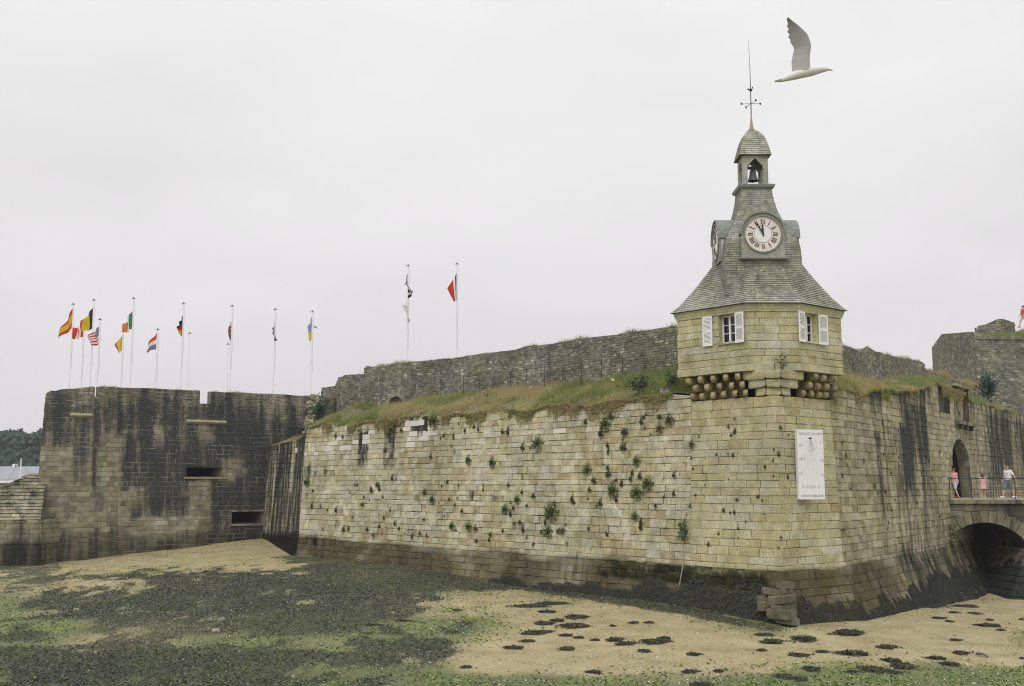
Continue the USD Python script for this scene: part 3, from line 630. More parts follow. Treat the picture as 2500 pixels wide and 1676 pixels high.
def shutter(w, seg, sh, z0, z1, width, open_deg, side):
    """hinged at sh; side -1 swings to the left, +1 to the right; open_deg from the wall plane"""
    n2, d2 = w.n[seg], w.d[seg]; hp = w.map(sh, 0.0, .05, seg)[:2]; a = math.radians(open_deg)
    ax = side * d2 * math.cos(a) + n2 * math.sin(a); nn = A([-ax[1], ax[0]])
    def B(x0, x1, za, zb, y0=-.018, y1=.018):
        c = [np.r_[hp + ax * x + nn * y, z] for x in (x0, x1) for y in (y0, y1) for z in (za, zb)]
        return vf(trimesh.convex.convex_hull(A(c)))
    fr = join([B(0, .06, z0, z1), B(width - .06, width, z0, z1), B(.06, width - .06, z1 - .08, z1), B(.06, width - .06, z0, z0 + .10), B(.06, width - .06, (z0 + z1) / 2 - .05, (z0 + z1) / 2 + .05)])
    s = part(tw, 'shutter', fr, M['white_paint'])
    for za, zb in ((z0 + .10, (z0 + z1) / 2 - .05), ((z0 + z1) / 2 + .05, z1 - .08)):
        k = 9
        for i in range(k):
            zc = za + (i + .5) * (zb - za) / k; h = (zb - za) / k
            c = A([np.r_[hp + ax * x + nn * y, zc + dz] for x in (.055, width - .055) for (y, dz) in ((-.016, h * .42), (.016, -h * .42), (.018, -h * .30), (-.014, h * .54))])
            part(tw, 'louvre', vf(trimesh.convex.convex_hull(c)), M['white_paint'], parent=s)
for seg, rect, uo, dl, dr in ((0, wl, (1721, 1820), 6, 8), (2, wr, (1946, 2011), 8, 10)):
    window(upper, seg, rect)
    wd = (rect[1] - rect[0]) * (.56 if seg == 0 else .6)
    gapl, gapr = (.28, .02) if seg == 0 else (.02, .04)
    shutter(upper, seg, rect[0] - gapl, rect[2] - .05, rect[3] + .02, wd, dl, -1)
    shutter(upper, seg, rect[1] + gapr, rect[2] - .05, rect[3] + .02, wd, dr, 1)
# roof skirt of slates
def zprof(zs, ds): return lambda z, s: np.interp(np.asarray(z, float), zs, ds)
rz = A([12.43, 12.49, 12.60, 12.85, 13.37, 13.83, 14.26, 14.9]); rd = A([.20, .13, .03, -.17, -.51, -.78, -1.01, -1.38])
skw = Wall(upper.P[:5], zprof(rz, rd), closed=True)
def roof_attr(V, s, z):
    st = -.25 + .55 * (fbm(V * A([.7, .7, .5]), 3, 8) - .45); pa = -.62 + .42 * (fbm(V * .9, 3, 13) - .3)
    return {'stain_and_shade': st, 'green': np.full(len(s), -.55), 'pale': pa}
rg = np.random.RandomState(9)
roof = part(tw, 'roof', backing(skw, range(5), 12.43, 14.9, bands=list(rz), dep=-.02, step=9)[0], M['lead'])
ms = masonry(skw, range(5), 12.44, 14.6, (.085, .095), (.13, .24), rg, joint=.006, cham=.004, jit=.004, depth=.004, tilt=.014, thick=.02, wob=0)
# each course overlaps the one below: the lower edge stands proud
ms[2][:, [0, 1, 4, 5]] += .016
put_stones(tw, skw, ms, M['slate'], roof_attr, name='slate', stuff='slates', tonef=lambda T, c: .1 + .75 * T, keep=240, parent=roof)
ev = A([skw.map(skw.S[i], 12.428, -.02, i) for i in range(5)]); ev2 = A([upper.map(upper.S[i], 12.428, .0, i) for i in range(5)])
part(tw, 'eaves_board', (np.vstack([ev, ev2]), tris([[k, (k + 1) % 5, 5 + (k + 1) % 5, 5 + k] for k in range(5)])), M['wood'])
# drum with the clocks
DC = A([10.0, 46.4])
def square(c, h): return [c + A([-h, -h]), c + A([h, -h]), c + A([h, h]), c + A([-h, h])]
dz = A([12.6, 14.3, 14.8, 15.1, 15.5, 15.85, 16.14, 16.5, 16.9, 17.2, 17.5]); dh = A([1.54, 1.53, 1.50, 1.45, 1.30, 1.10, .93, .79, .70, .65, .62])
drw = Wall(square(DC, 1.0), lambda z, s: np.interp(np.asarray(z, float), dz, dh) - 1.0, closed=True)
rg = np.random.RandomState(10)
drum = part(tw, 'drum', backing(drw, range(4), 12.6, 17.5, bands=list(dz), dep=-.02, step=9)[0], M['lead'])
ms = masonry(drw, range(4), 12.9, 17.48, (.088, .096), (.13, .22), rg, joint=.006, cham=.004, jit=.004, depth=.004, tilt=.012, thick=.02, wob=0)
put_stones(tw, drw, ms, M['slate'], roof_attr, name='slate', stuff='slates', tonef=lambda T, c: .05 + .7 * T, keep=260, parent=drum)
# four dormers carrying the dials
CLZ, CLR = 15.36, .72                                                       # dial centre height and radius
HW, HB = .87, 14.42
def arch_outline(w, zb, zc, n=14):
    """(x, z): straight sides up to zc then a half round of radius w"""
    return [(-w, zb), (w, zb)] + [(w * math.cos(a), zc + w * math.sin(a)) for a in np.linspace(0, math.pi, n)]
NUM = ['XII', 'I', 'II', 'III', 'IIII', 'V', 'VI', 'VII', 'VIII', 'IX', 'X', 'XI']
def bar2(x0, z0, x1, z1, w, y0=.0, y1=.008):
    a, b = A([x0, z0]), A([x1, z1]); d = (b - a) / np.linalg.norm(b - a); n = A([-d[1], d[0]]) * w / 2
    c = [np.r_[q[0], y, q[1]] for q in (a + n, a - n, b + n, b - n) for y in (y0, y1)]
    return vf(trimesh.convex.convex_hull(A(c)))
def roman(txt, r0, r1, ang):
    """numeral set radially, its foot towards the centre; flat bars in local x (across), y (out), z (up)"""
    adv = {'I': .052, 'V': .085, 'X': .085}; tot = sum(adv[c] for c in txt); x = -tot / 2; out = []
    for c in txt:
        w = adv[c]; xc = x + w / 2; x += w
        if c == 'I': out.append(bar2(xc, r0, xc, r1, .026))
        elif c == 'V': out += [bar2(xc, r0, xc - w * .36, r1, .028), bar2(xc, r0, xc + w * .36, r1, .014)]
        else: out += [bar2(xc - w * .36, r1, xc + w * .36, r0, .028), bar2(xc - w * .36, r0, xc + w * .36, r1, .014)]
    V, Fc = join(out); c, s = math.cos(ang), math.sin(ang)                 # ang clockwise from the top
    return np.c_[V[:, 0] * c + V[:, 2] * s, V[:, 1], -V[:, 0] * s + V[:, 2] * c], Fc
def dormer(k, full):
    yaw = k * math.pi / 2; c, s = math.cos(yaw), math.sin(yaw)
    def X(V, z=0.0):                                                        # local x across, y outwards, z up -> world; k=0 faces the camera (-y)
        V = np.asarray(V, float); x, y = V[:, 0], -V[:, 1]
        return np.c_[x * c - y * s + DC[0], x * s + y * c + DC[1], V[:, 2] + z]
    out = arch_outline(HW, HB, CLZ)
    poly = Polygon(out).difference(shapely.Point(0, CLZ).buffer(CLR + .02, 24))
    def pr(y0, y1, p): 
        m = trimesh.creation.extrude_polygon(p, y1 - y0, engine='earcut'); V = A(m.vertices); return np.c_[V[:, 0], V[:, 2] + y0, V[:, 1]], A(m.faces)
    fV, fF = pr(1.54, 1.60, poly); d = part(tw, 'dormer', (X(fV), fF), M['slate'], blockprim(fV, .45, -.3, -.6, -.5))
    # cheeks, vault
    cheek = [pr(.2, 1.54, sbox(sx * HW - .05, HB, sx * HW + .05, CLZ - .02)) for sx in (-1 + .07, 1 - .07)]
    for V, Fc in cheek: part(tw, 'cheek', (X(V), Fc), M['render_white'], parent=d)
    nA = 16; V, Fc = [], []
    th = np.linspace(0, math.pi, nA)
    for y in (.2, 1.66):
        for rr in (HW + .05, HW - .01): V += [(rr * math.cos(a), y, CLZ + rr * math.sin(a)) for a in th]
    for i in range(nA - 1):
        for a, b in ((0, 2), (1, 3), (2, 3)): Fc.append([a * nA + i, a * nA + i + 1, b * nA + i + 1, b * nA + i])
    V = A(V); part(tw, 'hood', (X(V), tris(Fc)), M['lead'], parent=d)
    if full: V, Fc = boxm((-HW - .1, 1.40, HB - .09), (HW + .1, 1.72, HB - .005), .02)
    if full: part(tw, 'ledge', (X(V), Fc), M['lead'], parent=d)
    # dial
    th = np.arange(48) / 48 * 2 * np.pi
    disc = np.vstack([np.c_[CLR * np.cos(th), np.full(48, 1.585), CLZ + CLR * np.sin(th)], [[0, 1.585, CLZ]]])
    clock = part(tw, 'clock_face', (X(disc), [[i, (i + 1) % 48, 48] for i in range(48)]), M['dial_white'], label='round white dial with dark Roman numerals')
    def ringm(r0, r1, y):
        V = np.vstack([np.c_[r * np.cos(th), np.full(48, yy), CLZ + r * np.sin(th)] for r, yy in ((r0, y), (r1, y), (r1, 1.56), (r0, 1.56))])
        return V, tris([[a * 48 + i, a * 48 + (i + 1) % 48, ((a + 1) % 4) * 48 + (i + 1) % 48, ((a + 1) % 4) * 48 + i] for a in range(4) for i in range(48)])
    V, Fc = ringm(CLR - .005, CLR + .05, 1.64); part(tw, 'dial_rim', (X(V), Fc), M['lead'], parent=clock)
    V, Fc = ringm(.345, .357, 1.589); part(tw, 'inner_ring', (X(V), Fc), M['iron'], parent=clock)
    if full:
        V, Fc = ringm(.0, .335, 1.588); part(tw, 'dial_centre', (X(V), Fc), M['white_paint'], parent=clock)
    for h in range(12):
        a = h * math.pi / 6; V, Fc = roman(NUM[h], .40, .60, a); V[:, 1] += 1.588; V[:, 2] += CLZ
        part(tw, 'numeral', (X(V), Fc), M['black_paint'], parent=clock)
        if full:
            V, Fc = bar2(math.sin(a) * .635, math.cos(a) * .635, math.sin(a) * .66, math.cos(a) * .66, .022, 1.588, 1.594); V[:, 2] += CLZ
            part(tw, 'hour_mark', (X(V), Fc), M['black_paint'], parent=clock)
            b = a + math.pi / 12; V, Fc = bar2(math.sin(b) * .38, math.cos(b) * .38, math.sin(b) * .66, math.cos(b) * .66, .009, 1.586, 1.590); V[:, 2] += CLZ
            part(tw, 'spoke', (X(V), Fc), M['copper'], parent=clock)
    for ang, L, w, nm in ((math.radians(-3), .40, .085, 'hour_hand'), (math.radians(-29), .56, .06, 'minute_hand')):
        pts = [(0, -.10), (w * .35, -.02), (w * .5, L * .55), (w * .22, L * .72), (w * .5, L * .80), (0, L), (-w * .5, L * .80), (-w * .22, L * .72), (-w * .5, L * .55), (-w * .35, -.02)]
        m = trimesh.creation.extrude_polygon(Polygon(pts), .015, engine='earcut'); V = A(m.vertices)
        V = np.c_[V[:, 0] * math.cos(ang) + V[:, 1] * math.sin(ang), 1.605 + V[:, 2] + (.02 if nm == 'minute_hand' else 0), -V[:, 0] * math.sin(ang) + V[:, 1] * math.cos(ang) + CLZ]
        part(tw, nm, (X(V), A(m.faces)), M['iron'], parent=clock)
for k in (0, 3, 1, 2): dormer(k, k == 0)
# lantern
LZ0 = 17.47
moulding(Wall(square(DC, .60), lambda z, s: np.zeros(np.shape(z)), closed=True), range(4), [(LZ0, -.2), (LZ0, .02), (LZ0 + .05, .12), (LZ0 + .15, .15), (LZ0 + .19, .10), (LZ0 + .22, -.2)], 'collar', tw, M['lead'], lambda V: blockprim(V, .7))
LB, LT, LHW = LZ0 + .2, 18.94, .52
lw = Wall(square(DC, LHW), lambda z, s: np.zeros(np.shape(z)), closed=True)
for i in range(4):
    o = Polygon([(-.32, LB), (.32, LB), (.32, LB + .80), (0, LB + 1.13), (-.32, LB + .80)])
    ww = LHW - (.132 if i % 2 else 0); p = sbox(-ww, LB, ww, LT).difference(o)
    m = trimesh.creation.extrude_polygon(p, .13, engine='earcut'); V = A(m.vertices); q = A([V[:, 0], -LHW + V[:, 2], V[:, 1]]).T
    a = i * math.pi / 2; c, s = math.cos(a), math.sin(a)
    part(tw, 'lantern_side', (np.c_[q[:, 0] * c - q[:, 1] * s + DC[0], q[:, 0] * s + q[:, 1] * c + DC[1], q[:, 2]], A(m.faces)), M['slate'], blockprim(q, .45, -.45, -.7, -.7))
part(tw, 'headstock', boxm((DC[0] - .40, DC[1] - .06, LB + .78), (DC[0] + .40, DC[1] + .06, LB + .90), .01), M['wood'])
cz = A([18.90, 18.97, 19.2, 19.45, 19.65, 19.85, 20.0, 20.16]); ch = A([.66, .635, .58, .52, .46, .365, .24, .08])
cuw = Wall(square(DC, .3), lambda z, s: np.interp(np.asarray(z, float), cz, ch) - .3, closed=True)
cup = part(tw, 'cupola', backing(cuw, range(4), 18.90, 20.16, bands=list(cz), dep=-.015, step=9)[0], M['lead'])
rg = np.random.RandomState(12)
ms = masonry(cuw, range(4), 18.91, 20.12, (.085, .095), (.12, .2), rg, joint=.006, cham=.004, jit=.004, depth=.004, tilt=.012, thick=.015, wob=0)
put_stones(tw, cuw, ms, M['slate'], roof_attr, name='slate', stuff='slates', tonef=lambda T, c: .25 + .7 * T, keep=120, parent=cup)
q = A([np.r_[p, 18.905] for p in square(DC, .645)]); part(tw, 'soffit', (q, [[0, 1, 2], [0, 2, 3]]), M['wood'])
part(tw, 'spike', lathe([(.115, 20.08), (.095, 20.18), (.065, 20.36), (.035, 20.6), (.018, 20.85)], 10, (DC[0], DC[1], 0)), M['copper'], smooth=True)
part(tw, 'spike_knob', lathe([(.0, 20.09), (.125, 20.12), (.125, 20.17), (.06, 20.2)], 12, (DC[0], DC[1], 0)), M['copper'], smooth=True)
top = atY(1828, 98, 46.4)[2]
part(tw, 'lightning_rod', tube([(DC[0], DC[1], 20.75), (DC[0], DC[1], 21.9), (DC[0], DC[1], 22.8), (DC[0] - .03, DC[1], top)], [.024, .018, .012, .005], 6), M['iron'])
vz = atY(1831, 254, 46.4)[2]
vane = part(tw, 'weather_vane_arms', join([tube([(DC[0] - .42, DC[1] - .12, vz - .05), (DC[0] + .42, DC[1] + .12, vz + .05)], .010, 5), tube([(DC[0] - .12, DC[1] + .42, vz), (DC[0] + .12, DC[1] - .42, vz)], .010, 5)]), M['iron'])
for dx, dy in ((-.42, -.12), (.42, .12), (-.12, .42), (.12, -.42)):
    part(tw, 'compass_letter', obox((DC[0] + dx, DC[1] + dy, vz + dx * .1), (.07, .012, .09), 20), M['iron'], parent=vane)
vz2 = atY(1830, 219, 46.4)[2]
hen = Polygon([(-.14, .06), (-.05, .02), (.05, .03), (.09, .14), (.13, .10), (.10, .02), (.07, -.07), (-.03, -.09), (-.10, -.02), (-.17, .0)])
m = trimesh.creation.extrude_polygon(hen, .014, engine='earcut'); V = A(m.vertices)
part(tw, 'weather_cock', (np.c_[V[:, 0] * .85 + DC[0], V[:, 2] + DC[1], V[:, 1] + vz2], A(m.faces)), M['iron'])
# the bell hangs in the lantern: a thing of its own
bl = thing('bell', 'bronze bell hanging in the open slate lantern of the clock tower', 'bell', (DC[0], DC[1], LB + .2))
bz = LB + .30
part(bl, 'bell_body', lathe([(.0, .46), (.09, .455), (.125, .42), (.135, .33), (.15, .2), (.185, .08), (.235, 0), (.245, -.02), (.225, -.02), (.17, .06), (.13, .2), (.11, .38), (.0, .41)], 24, (DC[0], DC[1], bz)), M['bronze'], smooth=True)
part(bl, 'bell_clapper', join([tube([(DC[0], DC[1], bz + .40), (DC[0] - .02, DC[1], bz - .06)], .014, 6), lathe([(0, -.10), (.04, -.07), (.04, -.03), (0, 0)], 8, (DC[0] - .02, DC[1], bz))]), M['iron'])
part(bl, 'bell_crown', boxm((DC[0] - .05, DC[1] - .04, bz + .44), (DC[0] + .05, DC[1] + .04, LB + .785), .01), M['iron'])
# sundial panel on the right face below the corbels
sa, szt = z_at(front, 4, 1938.5, 1050); sb_, szb = z_at(front, 4, 2004, 1219)
su = thing('sundial', 'tall white painted sundial panel on the ashlar below the right hand corbels', 'sundial', front.map(sa, szb, .1, 4))
SW, SH = 1.30, szt - szb
so = front.map(sa, szb, .06, 4); nd = front.n[4]; sx = A([1.0, -.10]); sx = sx / np.linalg.norm(sx); sx = (front.d[4] + sx) / 2; sx = sx / np.linalg.norm(sx); sn = A([sx[1], -sx[0]])
du_ = photo(np.r_[so[:2] + sx, (szt + szb) / 2])[0] - photo(np.r_[so[:2], (szt + szb) / 2])[0]
SW = 63.5 / du_
def SP3(x, z, y=0.0): return np.r_[so[:2] + sx * x + sn * y, szb + z]
def sbar(pts, y0, y1):
    m = trimesh.creation.extrude_polygon(Polygon(pts), y1 - y0, engine='earcut'); V = A(m.vertices)
    return A([SP3(a, b, c + y0) for a, b, c in V]), A(m.faces)
part(su, 'panel', sbar([(0, 0), (SW, 0), (SW, SH), (0, SH)], -.05, .10), M['white_paint'])
M['faint_ink'] = plain('faded_lettering', (.36, .33, .36), 0.8, 0.1, 9)
M['line_ink'] = plain('faint_line', (.58, .57, .60), 0.8, 0.1, 9)
def stext(t, x, z, h, material, name='lettering', width=None):
    m = meshkit.text_mesh(t, h, .004); V = A(m.vertices); k = 1.0
    if width: k = width / (V[:, 0].max() - V[:, 0].min())
    V[:, 0] = (V[:, 0] - V[:, 0].min()) * k
    part(su, name, (A([SP3(x + a, z + b, c + .101) for a, b, c in V]), A(m.faces)), material)
stext('TEMPUS FUGIT VELUT UMBRA', SW * .07, SH * .925, .085, M['faint_ink'], width=SW * .88)
stext('LE TEMPS PASSE COMME L OMBRE', SW * .07, SH * .035, .085, M['faint_ink'], width=SW * .88)
for t, x in (('X', .15), ('XI', .30), ('XII', .44), ('I', .61), ('II', .74)): stext(t, SW * x, SH * .16, .10, M['faint_ink'], 'numeral')
for t, x, z in (('VII', .04, .75), ('VIII', .04, .56), ('IX', .04, .35), ('V', .87, .80), ('IIII', .86, .54), ('III', .87, .33)): stext(t, SW * x, SH * z, .095, M['faint_ink'], 'numeral')
cx0, cz0 = SW * .5, SH * .84
for j, (ex, ez) in enumerate(((.20, .24), (.34, .24), (.5, .24), (.64, .24), (.77, .24), (.16, .40), (.16, .60), (.16, .78), (.84, .38), (.84, .58), (.84, .80))):
    a, b = A([cx0, cz0 - .05]), A([SW * ex, SH * ez]); d = (b - a) / np.linalg.norm(b - a); n_ = A([-d[1], d[0]]) * .005
    part(su, 'hour_line', sbar([tuple(a + n_), tuple(b + n_), tuple(b - n_), tuple(a - n_)], .10, .103), M['line_ink'])
arcp = [(SW * x, SH * z) for x, z in ((.26, .825), (.38, .84), (.5, .85), (.64, .84), (.78, .825))]
part(su, 'curve', sbar(arcp + [(x, z - .012) for x, z in arcp[::-1]], .10, .103), M['line_ink'])
arcp = [(SW * x, SH * z) for x, z in ((.55, .70), (.68, .735), (.80, .745), (.88, .72), (.96, .66))]
part(su, 'curve', sbar(arcp + [(x, z - .014) for x, z in arcp[::-1]], .10, .104), M['line_ink'])
part(su, 'sun_mark', sbar([(cx0 - .09, cz0 + .09), (cx0, cz0 + .135), (cx0 + .09, cz0 + .09), (cx0, cz0 + .05)], .10, .106), M['black_paint'])
part(su, 'gnomon', tube([SP3(cx0, cz0 + .03, .1), SP3(cx0, cz0 - .28, .36)], .007, 6), M['iron'])
part(su, 'gnomon_stay', tube([SP3(cx0, cz0 - .42, .1), SP3(cx0, cz0 - .28, .36)], .005, 6), M['iron'])
# ------------------------------------------------------------------ the mud flat
GPTS = A([(1913, 1528, 42.9), (1657, 1485, 46.0), (1338, 1427, 55.0), (1046, 1377, 63.3), (800, 1356, 71.0), (735, 1352, 72.6), (662, 1317, 78.4), (560, 1328, 77.0), (400, 1345, 74.8), (160, 1373, 70.3), (0, 1388, 66.5),
                  (2004, 1508, 45.6), (2139, 1485, 50.3), (2312, 1458, 59.5), (2480, 1452, 61.0)])
gp = A([atY(*q) for q in GPTS])
gp = np.vstack([gp, [(-60, 62, .5), (-14, 50, .55), (-28, 48, .3), (0, 44, .25), (-12, 36, .05), (0, 32, -.05), (14, 32, -.1), (22, 44, -.2), (40, 50, -.3), (34, 34, -.1), (-30, 30, .05), (0, 0, -.3), (-60, 0, -.3), (60, 0, -.3), (60, 70, -.3), (-80, 110, 0), (80, 120, 0), (0, 110, 1.5), (-14, 62, .95), (-6, 56, .72)]])
from scipy.interpolate import RBFInterpolator
grbf = RBFInterpolator(gp[:, :2], gp[:, 2], smoothing=.05, kernel='thin_plate_spline')
def ground_z(x, y):
    x, y = np.asarray(x, float), np.asarray(y, float)
    q = np.stack([x.ravel(), y.ravel()], 1); far = np.maximum(0, np.hypot(q[:, 0], q[:, 1] - 50) - 62)
    z = grbf(np.clip(q, [-75, -5], [70, 115])) * np.exp(-far / 60)
    z = z + .10 * (fbm(np.c_[q * A([.16, .3]), q[:, 0] * 0], 3, 41) - .5) + .05 * (fbm(np.c_[q * 1.1, q[:, 0] * 0], 3, 42) - .5)
    return z.reshape(x.shape)
def uvpoly(pts): return Polygon(pts)
DARK = [  # where weed covers the mud, outlined on the photograph
    [(330, 1425), (480, 1398), (640, 1392), (735, 1372), (800, 1352), (1050, 1372), (1350, 1428), (1660, 1485), (1850, 1540), (1925, 1545), (1890, 1552), (1700, 1512), (1560, 1478), (1430, 1455), (1330, 1432), (1235, 1450), (1170, 1465), (1060, 1478), (1010, 1500), (880, 1545), (740, 1545), (560, 1570), (420, 1560), (330, 1520), (300, 1470)],
    [(1290, 1502), (1180, 1510), (1060, 1545), (900, 1560), (830, 1600), (800, 1618), (880, 1612), (980, 1590), (1060, 1612), (1130, 1590), (1170, 1575), (1150, 1560), (1240, 1528)],
    [(0, 1600), (150, 1590), (330, 1575), (560, 1585), (620, 1640), (470, 1655), (350, 1650), (180, 1672), (0, 1655)],
    [(0, 1395), (150, 1392), (160, 1408), (0, 1420)], [(80, 1440), (280, 1430), (320, 1520), (230, 1530), (90, 1480)],
]
FOOT = [(700, 1362), (735, 1340), (800, 1345), (1046, 1366), (1338, 1416), (1657, 1474), (1850, 1520), (1925, 1535), (1915, 1552), (1840, 1538), (1650, 1500), (1480, 1478), (1330, 1452), (1200, 1445), (1000, 1430), (800, 1400)]
SAND = [
    [(140, 1388), (300, 1358), (400, 1347), (560, 1328), (662, 1312), (740, 1358), (700, 1385), (560, 1388), (420, 1382), (250, 1395), (150, 1400)],
    [(1120, 1460), (1300, 1440), (1420, 1462), (1600, 1490), (1800, 1535), (1930, 1550), (1965, 1530), (2100, 1500), (2300, 1470), (2520, 1450), (2520, 1640), (2300, 1645), (2050, 1640), (1800, 1630), (1600, 1625), (1400, 1640), (1200, 1655), (1090, 1640), (1180, 1580), (1280, 1530), (1200, 1490), (1100, 1478)],
]
def softin(polys, u, v, w, ys=2.2):
    """1 inside, falling off over w pixels"""
    out = np.zeros(len(u)); pt = shapely.points(u, v * ys)
    for p in polys:
        g = Polygon([(a, b * ys) for a, b in p]).buffer(0); shapely.prepare(g)
        d = shapely.distance(g.boundary, pt); ins = shapely.contains_xy(g, u, v * ys)
        out = np.maximum(out, np.clip(.5 + np.where(ins, d, -d) / w, 0, 1))
    return out
def ground_masks(x, y, z):
    P = np.c_[x, y, z]; u, v = photo(P)
    q = np.c_[x * .55, y * .30, x * 0]
    n1 = fbm(q, 4, 51); n2 = fbm(np.c_[x * 1.9, y * .9, x * 0], 3, 52); n3 = fbm(np.c_[x * .22, y * .16, x * 0], 3, 53)
    wu, wv = u + 90 * (n3 - .5) + 60 * (n1 - .5), v + 26 * (n2 - .5); dark = softin(DARK, wu, wv, 90); sand = softin(SAND, wu, wv, 90); foot = softin([FOOT], u, v + 14 * (n2 - .5), 40)
    left = 1 - sstep(u, 900, 1250)
    dk = dark * .62 - .12 + .85 * (n1 - .5) + .80 * (n2 - .5) + .40 * left * (1 - sand) + .25 * sstep(v, 1560, 1600) * left
    dk -= sand * .75
    dk += foot * (.95 + .3 * (n2 - .5)) + .0
    dk = sstep(dk, .18, .85)
    near = sstep(v + 40 * (n3 - .5), 1605, 1662)
    gr = (1 - sand) * (.35 + .4 * left) + .75 * near + .35 * (n1 - .5) + 1.0 * (n3 - .5) - .2 * sand
    gr = np.clip(gr, 0, 1)
    br = sstep(n2 + .8 * (n3 - .5), .56, .70) * np.clip((1 - sand) + near, 0, 1)
    sh = sstep(n1, .5, .7) * sstep(v, 1480, 1600)
    return dk, gr, br, sand
xs = np.r_[-2500, -900, -400, -200, -120, -80, -60, np.arange(-45, -30, 1.0), np.arange(-30, 30, .16), np.arange(30, 45, 1.0), 60, 80, 120, 200, 400, 900, 2500]
ys = np.r_[-400, -100, -30, 0, 10, 20, 26, np.arange(28, 52, .13), np.arange(52, 84, .22), np.arange(84, 100, 2.0), 110, 130, 180, 300, 700, 1500, 4000]
GX, GY = np.meshgrid(xs, ys); GZ = ground_z(GX, GY)
gV = np.c_[GX.ravel(), GY.ravel(), GZ.ravel()]
dk, gr, br, snd = ground_masks(*gV.T)
gV[:, 2] += .035 * dk * (.4 + 1.2 * fbm(np.c_[gV[:, 0] * 2.2, gV[:, 1] * 1.4, gV[:, 0] * 0], 3, 61))
nx = len(xs); ii = np.arange(len(ys) - 1)[:, None] * nx + np.arange(nx - 1)[None]
gF = np.stack([ii, ii + 1, ii + 1 + nx, ii + nx], -1).reshape(-1, 4)
M['mud'] = mat('tidal_mud', {
    'g': ('geometry', {}), 'dk': ('attribute', {'attribute': 'dark'}), 'gr': ('attribute', {'attribute': 'green'}), 'br': ('attribute', {'attribute': 'bright'}),
    'n1': ('noise_texture', {'scale': .8, 'detail': 6.0, 'roughness': .6}), 'n2': ('noise_texture', {'scale': 9.0, 'detail': 6.0, 'roughness': .7}), 'n3': ('noise_texture', {'scale': 34.0, 'detail': 3.0, 'roughness': .7}),
    'sand': ('rgb_ramp', {'ramp': [(.3, (.235, .195, .098)), (.5, (.315, .268, .145)), (.7, (.37, .32, .19))]}),
    'gm': ('mix', {'color2': (.105, .122, .05)}), 'gg': ('math', {'math_type': 'multiply_add', 'value2': 1.2, 'value3': -.6}), 'ga': ('math', {'math_type': 'add'}),
    'gc': ('map_range', {'range_type': 'smoothstep', 'from_min': .12, 'from_max': .95, 'to_min': 0, 'to_max': .95, 'clamp': True}),
    'bm': ('mix', {'color2': (.20, .235, .05)}), 'bs': ('math', {'math_type': 'multiply'}), 'bq': ('map_range', {'from_min': .42, 'from_max': .6, 'to_min': 0, 'to_max': .9, 'clamp': True}),
    'dm': ('mix', {'color2': (.060, .064, .044)}), 'dn': ('math', {'math_type': 'multiply_add', 'value2': .8, 'value3': -.4}), 'da': ('math', {'math_type': 'add'}),
    'dc': ('map_range', {'range_type': 'smoothstep', 'from_min': .3, 'from_max': .6, 'to_min': 0, 'to_max': .85, 'clamp': True}),
    'sp': ('map_range', {'from_min': .33, 'from_max': .67, 'to_min': .45, 'to_max': 1.55}), 'sm': ('mix', {'mix_type': 'multiply', 'fac': 1.0}),
    'b': ('bump', {'strength': .8, 'distance': .05}), 'p': ('principled_bsdf', {'roughness': .8, 'specular_ior_level': .25})},
    [('g.position', 'n1.vector'), ('g.position', 'n2.vector'), ('g.position', 'n3.vector'), ('n1.fac', 'sand.fac'), ('sand.color', 'gm.color1'),
     ('n2.fac', 'gg.value1'), ('gg.value', 'ga.value1'), ('gr.fac', 'ga.value2'), ('ga.value', 'gc.value'), ('gc.result', 'gm.fac'), ('gm.color', 'bm.color1'),
     ('n2.fac', 'bq.value'), ('bq.result', 'bs.value1'), ('br.fac', 'bs.value2'), ('bs.value', 'bm.fac'), ('bm.color', 'dm.color1'),
     ('n2.fac', 'dn.value1'), ('dn.value', 'da.value1'), ('dk.fac', 'da.value2'), ('da.value', 'dc.value'), ('dc.result', 'dm.fac'),
     ('n3.fac', 'sp.value'), ('dm.color', 'sm.color1'), ('sp.result', 'sm.color2'), ('sm.color', 'p.base_color'), ('n2.fac', 'b.height'), ('b.normal', 'p.normal')])
single('mudflat', (gV, gF), M['mud'], 'low tide flat of tan sand with green film and dark weed', kind='structure', prim={'dark': dk, 'green': gr, 'bright': br}, smooth=True)
# weed lying on the flat
from scipy.interpolate import RegularGridInterpolator
GRID = RegularGridInterpolator((ys, xs), np.stack([gV[:, 2].reshape(GX.shape), dk.reshape(GX.shape), gr.reshape(GX.shape), br.reshape(GX.shape), snd.reshape(GX.shape)], -1))
def pick(n, rng, f, x0=-31, x1=28, y0=29, y1=82):
    x = rng.uniform(x0, x1, n); y = y0 + (y1 - y0) * rng.uniform(0, 1, n) ** 1.45; q_ = GRID(np.c_[y, x]); z = q_[:, 0]; u, v = photo(np.c_[x, y, z])
    ok = (u > -20) & (u < 2520) & (v < 1700); x, y, z, q_ = x[ok], y[ok], z[ok], q_[ok]
    m = f(*q_[:, 1:].T); k = rng.uniform(0, 1, len(x)) < m
    return np.c_[x, y, z][k]
rw = np.random.RandomState(21)
def outside(P, lim=.1):
    """keep only points in front of the walls"""
    g = Polygon([tuple(E2), tuple(E1)] + [tuple(q) for q in low] + [tuple(GP), (80, 150), (-80, 150), (-80, 66), (-29, 66.5), (-27, 70), (-24, 72)]).buffer(.05)
    return P[~shapely.contains_xy(g, P[:, 0], P[:, 1])]
pw = outside(pick(620000, rw, lambda d, g, b, s: d * .85 + .006 + .04 * (1 - s))); pw[:, 2] += rw.uniform(.005, .045, len(pw))
hue = .46 + 1.3 * (fbm(pw * A([.16, .12, 0]), 3, 171) - .5) + .4 * (fbm(pw * A([.9, .5, 0]), 2, 172) - .5)
